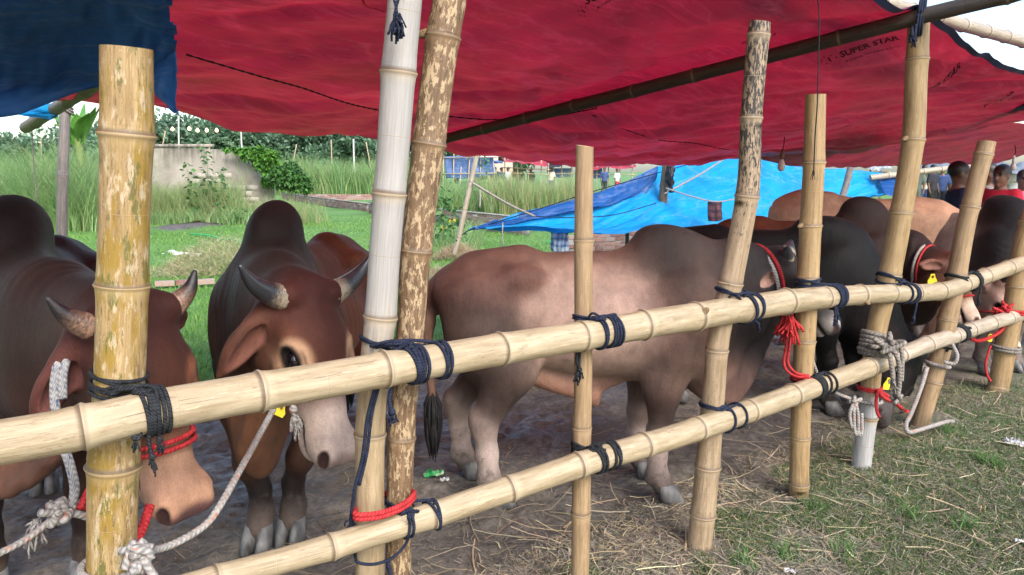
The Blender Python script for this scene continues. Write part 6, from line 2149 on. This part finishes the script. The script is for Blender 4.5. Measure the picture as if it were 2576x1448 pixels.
def check_mat(name, a, b, c, sc):
    t = NT(name)
    v = t.attr('uvw').outputs['Vector']
    x, y, _ = t.sep(v)
    wx = t.math('GREATER_THAN', t.math('SINE', t.math('MULTIPLY', x, sc)), .2)
    wy = t.math('GREATER_THAN', t.math('SINE', t.math('MULTIPLY', y, sc)), .2)
    col = t.mix(wx, t.mix(wy, a, b), t.mix(wy, b, c))
    t.set(Base_Color=col, Roughness=.9)
    return t.m


M_CHK = check_mat('checked_cloth_blue', (.42, .48, .56), (.20, .28, .42), (.08, .12, .25), 70)
M_PLD = check_mat('plaid_cloth_dark', (.12, .05, .06), (.06, .025, .04), (.03, .02, .03), 60)
pc = Patch([[at(1384, 584, 9.7), at(1410, 580, 9.65), at(1432, 584, 9.7)], [at(1382, 620, 9.7), at(1408, 624, 9.6), at(1430, 622, 9.7)], [at(1392, 642, 9.7), at(1412, 655, 9.65), at(1428, 648, 9.7)]], 30, 24, .05, 21, (7, 2))
tag(pc.build('hanging_cloth', M_CHK), 'blue checked cloth hanging under the lean-to edge', 'cloth')
pc = Patch([[at(1780, 508, 10.7), at(1800, 510, 10.65), at(1815, 508, 10.7)], [at(1781, 540, 10.7), at(1799, 542, 10.65), at(1818, 540, 10.7)], [at(1782, 556, 10.7), at(1800, 558, 10.65), at(1820, 553, 10.7)]], 16, 14, .02, 22, (4, 2))
tag(pc.build('hanging_cloth', M_PLD), 'small dark plaid cloth on the clothes line', 'cloth')
pc = Patch([[at(1676, 412, 10.90), at(1686, 410, 10.85), at(1694, 414, 10.90)], [at(1678, 450, 10.87), at(1688, 455, 10.80), at(1696, 452, 10.87)], [at(1682, 484, 10.85), at(1690, 486, 10.80), at(1696, 484, 10.85)]], 14, 20, .03, 23, (4, 5))
tag(pc.build('black_plastic', flat('black_plastic', (.012, .012, .016), .45)), 'black plastic bundle tied on the lean-to prop', 'plastic')
# ================================================================== people and the far market
SKIN = [(.16, .075, .045), (.20, .095, .06), (.12, .055, .035)]


def skin_mat():
    t = NT('skin_and_hair')
    c = t.attr('col').outputs['Color']
    t.set(Base_Color=c, Roughness=.5)
    return t.m


M_SKIN = skin_mat()


def person_meshes(res, shirt, trousers, skin, arms=0.0):
    """standing figure about 1.66 m, facing -Y; returns body and clothing meshes"""
    B = Body()
    B.ell((0, 0, 1.555), (.072, .090, .108), .03, 'skin')
    B.ell((0, -.015, 1.50), (.060, .070, .070), .03, 'skin')
    B.cone((0, -.085, 1.555), (0, -.102, 1.525), .012, .017, .015, 'skin')
    B.ell((0, -.078, 1.49), (.028, .016, .010), .01, 'lip')
    B.ell((0, -.070, 1.455), (.030, .025, .022), .02, 'skin')
    for q in (-1, 1):
        B.ell((.030 * q, -.083, 1.562), (.016, .010, .008), .006, 'eye', sub=True, sig=.2)
        B.ell((.032 * q, -.080, 1.585), (.024, .012, .007), .01, 'hair')
        B.ell((.076 * q, .005, 1.545), (.012, .022, .032), .012, 'skin')
    B.ell((0, .022, 1.600), (.086, .098, .088), .02, 'hair', w=3.0)
    B.cone((0, .01, 1.46), (0, .02, 1.37), .055, .062, .03, 'skin')
    torso = [((0, 0, 1.33), (.17, .095, .07)), ((0, 0, 1.18), (.165, .105, .18)), ((0, 0, 1.0), (.145, .10, .16)), ((0, 0, .88), (.155, .105, .12))]
    for c, r in torso: B.ell(c, r, .06, 'skin')
    for q in (-1, 1):
        B.chain([(.17 * q, 0, 1.345), (.225 * q, .01, 1.09), (.235 * q, -.06 - arms, .86)], [.058, .043, .030], .04, 'skin')
        B.ell((.237 * q, -.075 - arms, .80), (.020, .036, .05), .02, 'skin')
        for k in range(4):
            B.cone((.237 * q, -.102 - arms + k * .018, .765), (.234 * q, -.106 - arms + k * .018, .695 + abs(k - 1.4) * .008), .0095, .008, .006, 'skin')
        B.cone((.225 * q, -.108 - arms, .815), (.215 * q, -.128 - arms, .765), .011, .009, .008, 'skin')
        B.chain([(.085 * q, 0, .84), (.095 * q, -.01, .46), (.10 * q, .01, .08)], [.085, .058, .040], .05, 'skin')
        B.ell((.105 * q, -.05, .035), (.042, .11, .035), .03, 'skin')
    V, F = B.build(res)
    C = B.colours(V, dict(body=skin, skin=skin, hair=(.005, .0045, .0045), lip=tuple(x * .8 for x in skin), eye=(.01, .01, .01)), .006)
    Sx = Body()
    for c, r in torso[:3]: Sx.ell(c, tuple(x + .016 for x in r), .06, 'body')
    Sx.ell((0, 0, .90), (.172, .122, .10), .05, 'body')
    for q in (-1, 1): Sx.cone((.165 * q, 0, 1.35), (.222 * q, .01, 1.13), .070, .066, .04, 'body')
    Sx.ell((0, -.01, 1.435), (.066, .075, .05), .015, None, sub=True)
    VS, FS = Sx.build(res)
    Px = Body()
    Px.ell((0, 0, .88), (.165, .118, .10), .04, 'body')
    for q in (-1, 1): Px.chain([(.085 * q, 0, .84), (.097 * q, -.005, .46), (.102 * q, .01, .09)], [.10, .080, .068], .03, 'body')
    VP, FP = Px.build(res)
    return (V, F, C), (VS, FS), (VP, FP)


def cloth(col, name):
    return MATS[name] if name in MATS else flat(name, col, .85, .15, 8)


PCACHE = {}


def person(x, y, rz, scale, shirt, trousers, skin, label, res=.013, arms=0.0, group='people at the market'):
    key = (res, skin, arms)
    if key not in PCACHE:
        b, s, p = person_meshes(res, shirt, trousers, skin, arms)
        root = empty('person')
        o1 = mesh_np('body', b[0], b[1], M_SKIN, None, cols=b[2]); o2 = mesh_np('shirt', s[0], s[1]); o3 = mesh_np('trousers', p[0], p[1])
        for o in (o1, o2, o3): COL.objects.unlink(o)
        PCACHE[key] = (o1.data, o2.data, o3.data)
        bpy.data.objects.remove(root)
    d = PCACHE[key]
    root = empty('person', (x, y, 0), rz)
    root.scale = (scale, scale, scale)
    tag(root, label, 'person', group)
    link('body', d[0], root)
    for nm, dd, col in (('shirt', d[1], shirt), ('trousers', d[2], trousers)):
        m = dd.copy(); m.materials.clear()
        link(nm, m, root, cloth(col, 'cloth_%02d_%02d_%02d' % tuple(int(c * 99) for c in col)))
    return root


q = at(2412, 480, 7.4)
man = person(q.x, q.y, 1.3, .945, (.012, .018, .05), (.03, .03, .04), SKIN[2], 'person in navy T-shirt looking sideways behind the fawn cow', .011)
q = at(2515, 480, 7.9)
person(q.x, q.y, -1.05, .93, (.50, .02, .045), (.05, .05, .07), SKIN[1], 'person in bright red T-shirt behind the charcoal-humped bull', .011)
q = at(2487, 480, 8.5)
person(q.x, q.y, .9, .945, (.22, .18, .16), (.05, .05, .07), SKIN[2], 'person half hidden behind the leaning post and the red T-shirt', .011)
q = at(2572, 500, 9.0)
person(q.x, q.y, -.4, .90, (.60, .12, .18), (.05, .05, .07), SKIN[1], 'person in pink shirt at the right edge behind the black bull', .011)
# print on the navy shirt
for i in range(3):
    V, F = box_np((.02 + .018 * i, -.1215 + .004 * i, 1.165), (.012, .004, .018))
    mesh_np('shirt_print', V, F, M_POLE, man, smooth=False)

far_cols = [(.03, .03, .035), (.05, .08, .2), (.5, .5, .52), (.35, .04, .05), (.02, .02, .02), (.10, .12, .10), (.6, .58, .5)]
spots = [(1246, 46, 'standing by the blue market stall at its right end'), (1262, 47, 'second from the blue market stall'), (1278, 46.5, 'third from the blue market stall'), (1295, 48, 'left of the red market awning'), (1312, 47, 'under the left end of the red market awning'), (1336, 49, 'under the middle of the red market awning'), (1386, 48, 'right of the red market awning'), (1044, 44, 'seen between the white and brown posts'),
         (1520, 46, 'above the blue lean-to, left'), (1552, 47, 'above the blue lean-to beside a green post'), (2262, 24, 'dark-clad, left in the far right crowd'), (2284, 25, 'second from left in the far right crowd'), (2303, 24, 'third from left in the far right crowd'), (2322, 26, 'in the middle of the far right crowd'), (2345, 24.5, 'near the green board in the far right crowd'), (2368, 25, 'right of the green board in the far right crowd'), (2545, 25, 'between the red shirt and the right edge, far away'), (2560, 26, 'far away at the right edge')]
for i, (px, Y, where) in enumerate(spots):
    q = at(px, 480, Y)
    person(q.x, q.y, RNG.uniform(0, 6.28), RNG.uniform(.96, 1.04), far_cols[i % 7], far_cols[(i * 3 + 4) % 7], SKIN[0], 'small distant person ' + where, .03)


# ---- stalls
def sheet_mat(name, col):
    return MATS[name] if name in MATS else tarp_mat(name, col, .35, .5, bump=.3)


M_SB, M_SR, M_SW, M_SG, M_SK = sheet_mat('stall_blue', (.10, .19, .45)), sheet_mat('stall_red', (.50, .035, .06)), sheet_mat('stall_white', (.62, .64, .66)), sheet_mat('stall_grey', (.26, .29, .34)), sheet_mat('stall_dark', (.03, .035, .045))


def stall(label, Y, poles, sheet, mat, rails_, pr=.035, extra=()):
    """poles [(px_top, py_top, px_foot)], sheet rows of (px,py,dY)"""
    b = at(poles[0][0], 480, Y); b.z = 0
    root = empty('market_stall', b)
    tag(root, label, 'market stall', 'stalls of the far market')
    for (pt, yt, pf) in poles:
        a = at(pt, yt, Y)
        f = at(pf, 500, Y); f.z = -.05
        V, F, _, _ = tube_np([a - b, (a + f) / 2 - b, f - b], pr, 6)
        mesh_np('pole', V, F, M_STICK, root)
    for (x0, y0, x1, y1) in rails_:
        V, F, _, _ = tube_np([at(x0, y0, Y - .08) - b, at(x1, y1, Y - .08) - b], pr * .8, 6)
        mesh_np('rail', V, F, M_STICK, root)
    if sheet:
        pp = Patch([[at(px, py, Y + dy) - b for px, py, dy in r] for r in sheet], 36, 14, .08, int(Y * 7 + len(label)), (7, 2))
        pp.build('sheet', mat, parent=root)
    for sh, m in extra:
        pp = Patch([[at(px, py, Y + dy) - b for px, py, dy in r] for r in sh], 26, 12, .06, int(Y * 5 + len(label)), (6, 2))
        pp.build('sheet', m, parent=root)


stall('far stall walled with a blue sheet behind the thin slanting stake', 45, [(1116, 380, 1114), (1142, 378, 1140), (1182, 392, 1175), (1210, 380, 1206), (1240, 398, 1250), (1160, 420, 1155)], [[(1118, 394, 0), (1160, 393, .1), (1240, 396, 0)], [(1122, 448, 0), (1170, 450, .1), (1250, 440, 0)]], M_SB, [(1112, 398, 1250, 396), (1112, 438, 1250, 436)],
      extra=[([[(1140, 384, -.3), (1200, 388, -.3), (1290, 386, -.3)], [(1150, 392, -.3), (1210, 396, -.3), (1285, 394, -.3)]], M_SW)])
stall('far stall under a red awning', 47, [(1270, 395, 1270), (1300, 390, 1306), (1330, 400, 1328), (1362, 402, 1360), (1380, 400, 1378)], [[(1262, 400, 1.5), (1320, 396, 1.5), (1370, 398, 1.5)], [(1270, 410, -.6), (1320, 412, -.6), (1382, 418, -.6)]], M_SR, [(1262, 435, 1384, 440), (1262, 422, 1384, 428)],
      extra=[([[(1196, 388, -.4), (1230, 402, -.4), (1262, 405, -.4)], [(1200, 392, -.4), (1235, 410, -.4), (1266, 412, -.4)]], M_SB)])
stall('far dark-roofed stall left of the plain tan post', 48, [(1392, 404, 1392), (1412, 402, 1416), (1438, 404, 1436), (1462, 402, 1460)], [[(1372, 402, 1.0), (1420, 398, 1.0), (1470, 400, 1.0)], [(1378, 424, -.5), (1420, 416, -.5), (1475, 420, -.5)]], M_SK, [(1380, 438, 1475, 436)],
      extra=[([[(1375, 424, .3), (1410, 424, .3), (1440, 424, .3)], [(1378, 446, .3), (1410, 448, .3), (1440, 446, .3)]], M_DEEP_S if 'M_DEEP_S' in globals() else M_SB)])
stall('far pinkish-roofed stall right of the plain tan post', 48, [(1502, 408, 1500), (1530, 408, 1532), (1560, 405, 1558), (1590, 410, 1592)], [[(1480, 416, 1.0), (1530, 410, 1.0), (1600, 412, 1.0)], [(1482, 428, -.5), (1530, 424, -.5), (1600, 424, -.5)]], M_SR, [(1480, 440, 1600, 440)],
      extra=[([[(1476, 426, .3), (1500, 424, .3), (1515, 424, .3)], [(1478, 448, .3), (1500, 450, .3), (1515, 448, .3)]], M_SB)])
stall('far right stall with a broad grey and white sheet roof', 27, [(2300, 430, 2300), (2335, 425, 2338), (2385, 425, 2382), (2430, 425, 2428)], [[(2255, 404, 3.0), (2340, 396, 3.0), (2440, 402, 3.0)], [(2262, 420, .5), (2345, 412, .5), (2445, 420, .5)], [(2270, 434, -1.5), (2350, 430, -1.5), (2450, 432, -1.5)]], M_SG, [(2265, 455, 2440, 452), (2265, 468, 2440, 466), (2265, 440, 2440, 438)],
      extra=[([[(2250, 398, 4), (2340, 390, 4), (2430, 394, 4)], [(2255, 410, 3.2), (2340, 402, 3.2), (2440, 406, 3.2)]], M_SW)])
stall('far right stall with pale sheet between the people and the right edge', 24, [(2460, 425, 2458), (2530, 425, 2532), (2590, 425, 2592)], [[(2450, 416, 1.5), (2520, 412, 1.5), (2620, 416, 1.5)], [(2450, 432, -1.0), (2520, 436, -1.0), (2620, 436, -1.0)]], M_SG, [(2450, 460, 2620, 458)])
stall('white-roofed stall glimpsed left of the tall golden post', 27, [(2215, 428, 2214), (2190, 425, 2190)], [[(2165, 414, 2), (2200, 410, 2), (2240, 412, 2)], [(2170, 428, -.5), (2210, 426, -.5), (2245, 424, -.5)]], M_SW, [(2168, 436, 2240, 434)])


def board(label, px0, py0, px1, py1, Y, mat, name='board', cat='board'):
    a, b = at(px0, py0, Y), at(px1, py1, Y)
    V, F = box_np(((a.x + b.x) / 2, Y, (a.z + b.z) / 2), (abs(b.x - a.x), .05, abs(a.z - b.z)))
    tag(mesh_np(name, V, F, mat, smooth=False), label, cat)


M_GREEN = flat('green_board', (.06, .26, .09), .7, .15, 4)
board('green board in the far right crowd left of the navy T-shirt', 2332, 436, 2372, 470, 27.5, M_GREEN)
board('green board at the far right between the red shirt and the edge', 2540, 440, 2590, 470, 27.5, M_GREEN)
cw = Patch([[at(2262, 458, 22), at(2285, 456, 22), at(2305, 462, 22)], [at(2262, 485, 22), at(2282, 487, 21.9), at(2300, 480, 22)]], 20, 12, .06, 41, (5, 3))
tag(cw.build('hanging_cloth', M_SW), 'white sheet hung on the far fence right of the tall golden post', 'cloth')
# a white far building block and its neighbour roof
def house(label, px0, px1, py_top, Y, col, floors=2):
    a, b = at(px0, py_top, Y), at(px1, py_top, Y)
    w = b.x - a.x
    root = empty('building', ((a.x + b.x) / 2, Y, 0))
    tag(root, label, 'building', 'far buildings')
    V, F = box_np((0, w * .3, a.z / 2), (w, w * .6, a.z))
    mesh_np('wall', V, F, col, root, smooth=False)
    V, F = box_np((0, w * .3, a.z + .12), (w * 1.05, w * .65, .24))
    mesh_np('roof', V, F, M_POLE, root, smooth=False)
    nw = max(2, int(w / 3))
    for fl_ in range(floors):
        for i in range(nw):
            V, F = box_np((-w / 2 + (i + .5) * w / nw, -.03, a.z * (fl_ + .55) / floors), (w / nw * .45, .08, a.z / floors * .4))
            mesh_np('window', V, F, M_SK, root, smooth=False)


house('small white building seen between the red roof and the blue lean-to', 1945, 1992, 372, 60, M_POLE)
house('pale building with pinkish roof behind the blue market stall', 1190, 1290, 376, 75, flat('pale_pink_wall', (.5, .36, .3), .9, .1, 2))
# ================================================================== straw, tufts and litter on the ground
def front_pts(n, dmax=.9, dmin=-2.6):
    """random ground points before and just inside the fence, within view"""
    xs, ys = [], []
    while sum(len(a) for a in xs) < n:
        py = RNG.uniform(960, 1500, n)
        px = RNG.uniform(300, 2650, n)
        a = (px - 1288) / FPX; b = (py - 724) / FPX
        dz = -_sp - b * _cp
        t = -CAM_H / dz
        x, y = a * t, (_cp - b * _sp) * t
        d = fd(x, y)
        m = (d < dmax) & (d > dmin)
        xs.append(x[m]); ys.append(y[m])
    return np.concatenate(xs)[:n], np.concatenate(ys)[:n]


def straw_mesh(name, n, ln, w, cols, label, dmax, dmin, flatness=.08, z0=.004):
    x, y = front_pts(n, dmax, dmin)
    L = RNG.uniform(*ln, n)
    B = BladeField()
    a = RNG.uniform(0, 6.28, n)
    t = np.linspace(-.5, .5, 4)
    bend = RNG.normal(0, .12, n)
    px = x[:, None] + np.cos(a)[:, None] * t * L[:, None] - np.sin(a)[:, None] * (bend * L)[:, None] * (t ** 2) * 2
    py = y[:, None] + np.sin(a)[:, None] * t * L[:, None] + np.cos(a)[:, None] * (bend * L)[:, None] * (t ** 2) * 2
    tilt = np.abs(RNG.normal(0, flatness, n))
    pz = ground_z(px, py) + z0 + (t + .5)[None] * (tilt * L)[:, None] + RNG.uniform(0, .008, n)[:, None]
    ww = RNG.uniform(*w, n)[:, None] * .5
    sx, sy = -np.sin(a)[:, None] * ww, np.cos(a)[:, None] * ww
    # folded strip: two sides with a raised spine
    A = np.stack([px - sx, py - sy, pz], -1); M = np.stack([px, py, pz + ww * .8], -1); Bq = np.stack([px + sx, py + sy, pz], -1)
    V = np.stack([A, M, Bq], 2).reshape(-1, 3)
    b = np.arange(n)[:, None] * 12
    k = np.arange(3)[None] * 3
    F = np.concatenate([np.stack([b + k, b + k + 1, b + k + 4, b + k + 3], -1).reshape(-1, 4), np.stack([b + k + 1, b + k + 2, b + k + 5, b + k + 4], -1).reshape(-1, 4)])
    C = np.repeat(tints(n, cols), 12, 0)
    o = mesh_np(name, V, F, M_STRAW, None, smooth=False, cols=C)
    tag(o, label, 'straw', kind='stuff')


sc_ = [(.40, .32, .19), (.48, .40, .25), (.34, .27, .17), (.52, .45, .30)]
gr_ = [(.24, .205, .16), (.19, .16, .125), (.30, .26, .205), (.14, .115, .09)]
straw_mesh('straw', 240, (.08, .30), (.003, .007), sc_, 'long pale straw stalks strewn before the fence', .7, -2.6, .10)
straw_mesh('dry_litter', 17000, (.012, .06), (.0015, .004), gr_ + sc_[:1], 'trampled dry grass litter before the fence', .45, -2.6, .25)
straw_mesh('chaff', 2600, (.01, .05), (.0015, .0035), gr_, 'scattered chaff in the mud of the pen', 2.2, .3, .12)
straw_mesh('straw', 130, (.08, .28), (.002, .005), [(.36, .27, .17), (.28, .21, .14)], 'few muddy straw stalks inside the pen', 2.2, .4, .08)

# green tufts
B = BladeField()
x, y = front_pts(60000, .25, -2.6)
f = N2(x * 1.6, y * 1.6) + .6 * N1(x * 4.2 + 9, y * 4.2) + .35 * np.clip(x - .6, -1, 1.6)
m = f > -.04
x, y = x[m], y[m]
n = len(x)
B.add(x, y, ground_z(x, y) - .003, RNG.uniform(.012, .045, n), RNG.uniform(.002, .0042, n), RNG.uniform(.3, 1.3, n), RNG.uniform(0, 6.28, n), tints(n, [(.06, .12, .035), (.085, .16, .045), (.12, .19, .06), (.20, .20, .10)]), 2)
for (px, py) in [(1975, 1405), (2120, 1395), (2510, 1180), (2470, 1165), (2440, 1330), (1870, 1430), (2300, 1300), (2050, 1290), (2380, 1090)]:
    c = on(px, py)
    k = 60
    x, y = c.x + RNG.normal(0, .03, k), c.y + RNG.normal(0, .03, k)
    B.add(x, y, ground_z(x, y) - .003, RNG.uniform(.05, .11, k), RNG.uniform(.003, .005, k), RNG.uniform(.3, 1.1, k), RNG.uniform(0, 6.28, k), tints(k, [(.07, .16, .04), (.10, .22, .055), (.14, .24, .08)]), 3)
B.build('turf', M_GRASS, 'patches of short green turf before the fence', 'grass')

# grass bits along the back of the pen where mud meets meadow
B = BladeField()
x, y, px = view_scatter(16000, 4.2, 8.0, 1.0)
d = fd(x, y) + N1(x * 1.3, y * 1.3) * .5
m = (d > 3.1) & (d < 4.2)
x, y = x[m], y[m]; n = len(x)
B.add(x, y, ground_z(x, y), RNG.uniform(.02, .07, n), RNG.uniform(.004, .007, n), RNG.uniform(.3, 1.0, n), RNG.uniform(0, 6.28, n), tints(n, [(.08, .17, .035), (.11, .20, .05)]), 2)
B.build('grass_edge', M_GRASS, 'ragged grass edge where the mud meets the meadow', 'grass')

# green wrapper, scraps
def crumple(px, py, s, mat, label, seed, asp=.6):
    rs = np.random.default_rng(seed)
    c = on(px, py)
    n = 9
    u, v = np.meshgrid(np.linspace(-1, 1, n), np.linspace(-1, 1, n), indexing='ij')
    z = np.abs(rs.normal(0, .28, (n, n)) + .30 * np.cos(u * 2.2) * np.cos(v * 2))
    V = np.stack([u * s + rs.normal(0, s * .08, (n, n)), v * s * asp + rs.normal(0, s * .08, (n, n)), z * s], -1).reshape(-1, 3)
    i = np.arange(n - 1)[:, None] * n + np.arange(n - 1)[None]
    F = np.stack([i, i + n, i + n + 1, i + 1], -1).reshape(-1, 4)
    o = mesh_np('wrapper', V, F, mat, None, smooth=False)
    o.location = (c.x, c.y, .012); o.rotation_euler = (0, 0, rs.uniform(0, 3))
    tag(o, label, 'litter', 'litter on the ground')


t = NT('green_wrapper_print')
_n = t.noise(t.obj(), 40, 3)
t.set(Base_Color=t.ramp(_n, [(.42, (.03, .32, .09)), (.55, (.10, .45, .16)), (.64, (.6, .68, .5))]), Roughness=.3)
crumple(1092, 1203, .05, t.m, 'crumpled green wrapper on the mud behind the grey bull\'s hind legs', 1)
crumple(1118, 1215, .022, M_PLAS, 'pale scrap beside the green wrapper', 2)
crumple(2558, 1124, .05, M_PLAS, 'white plastic twist on the ground at the right edge', 3, .35)
crumple(2535, 1120, .03, M_PLAS, 'small white shred left of the white plastic twist', 4, .4)
crumple(2568, 1372, .02, M_PLAS, 'pale blue shred on the ground at the lower right edge', 5)
crumple(1986, 1446, .02, M_PLAS, 'whitish scrap at the bottom edge before the soot-blotched post', 6)
# bottle cap
c = on(2280, 1042)
V, F, _, _ = tube_np([(0, 0, 0), (0, 0, .004), (0, 0, .012), (0, 0, .014)], np.array([.020, .021, .020, .012]), 14)
o = tag(mesh_np('bottle_cap', V, F, flat('red_cap', (.5, .03, .03), .4)), 'small red bottle cap beside the leaning brownish post', 'bottle cap')
o.location = (c.x, c.y, .012)
for i, (px, py, lb) in enumerate([(1735, 1245, 'small pale pebble by the front hoof of the grey bull'), (2440, 1090, 'pebble beside the trailing white rope'), (2520, 1140, 'pebble left of the white plastic twist')]):
    rubble(px, py, .014, lb, 'pebble', mat=M_MORT, flatn=.7)
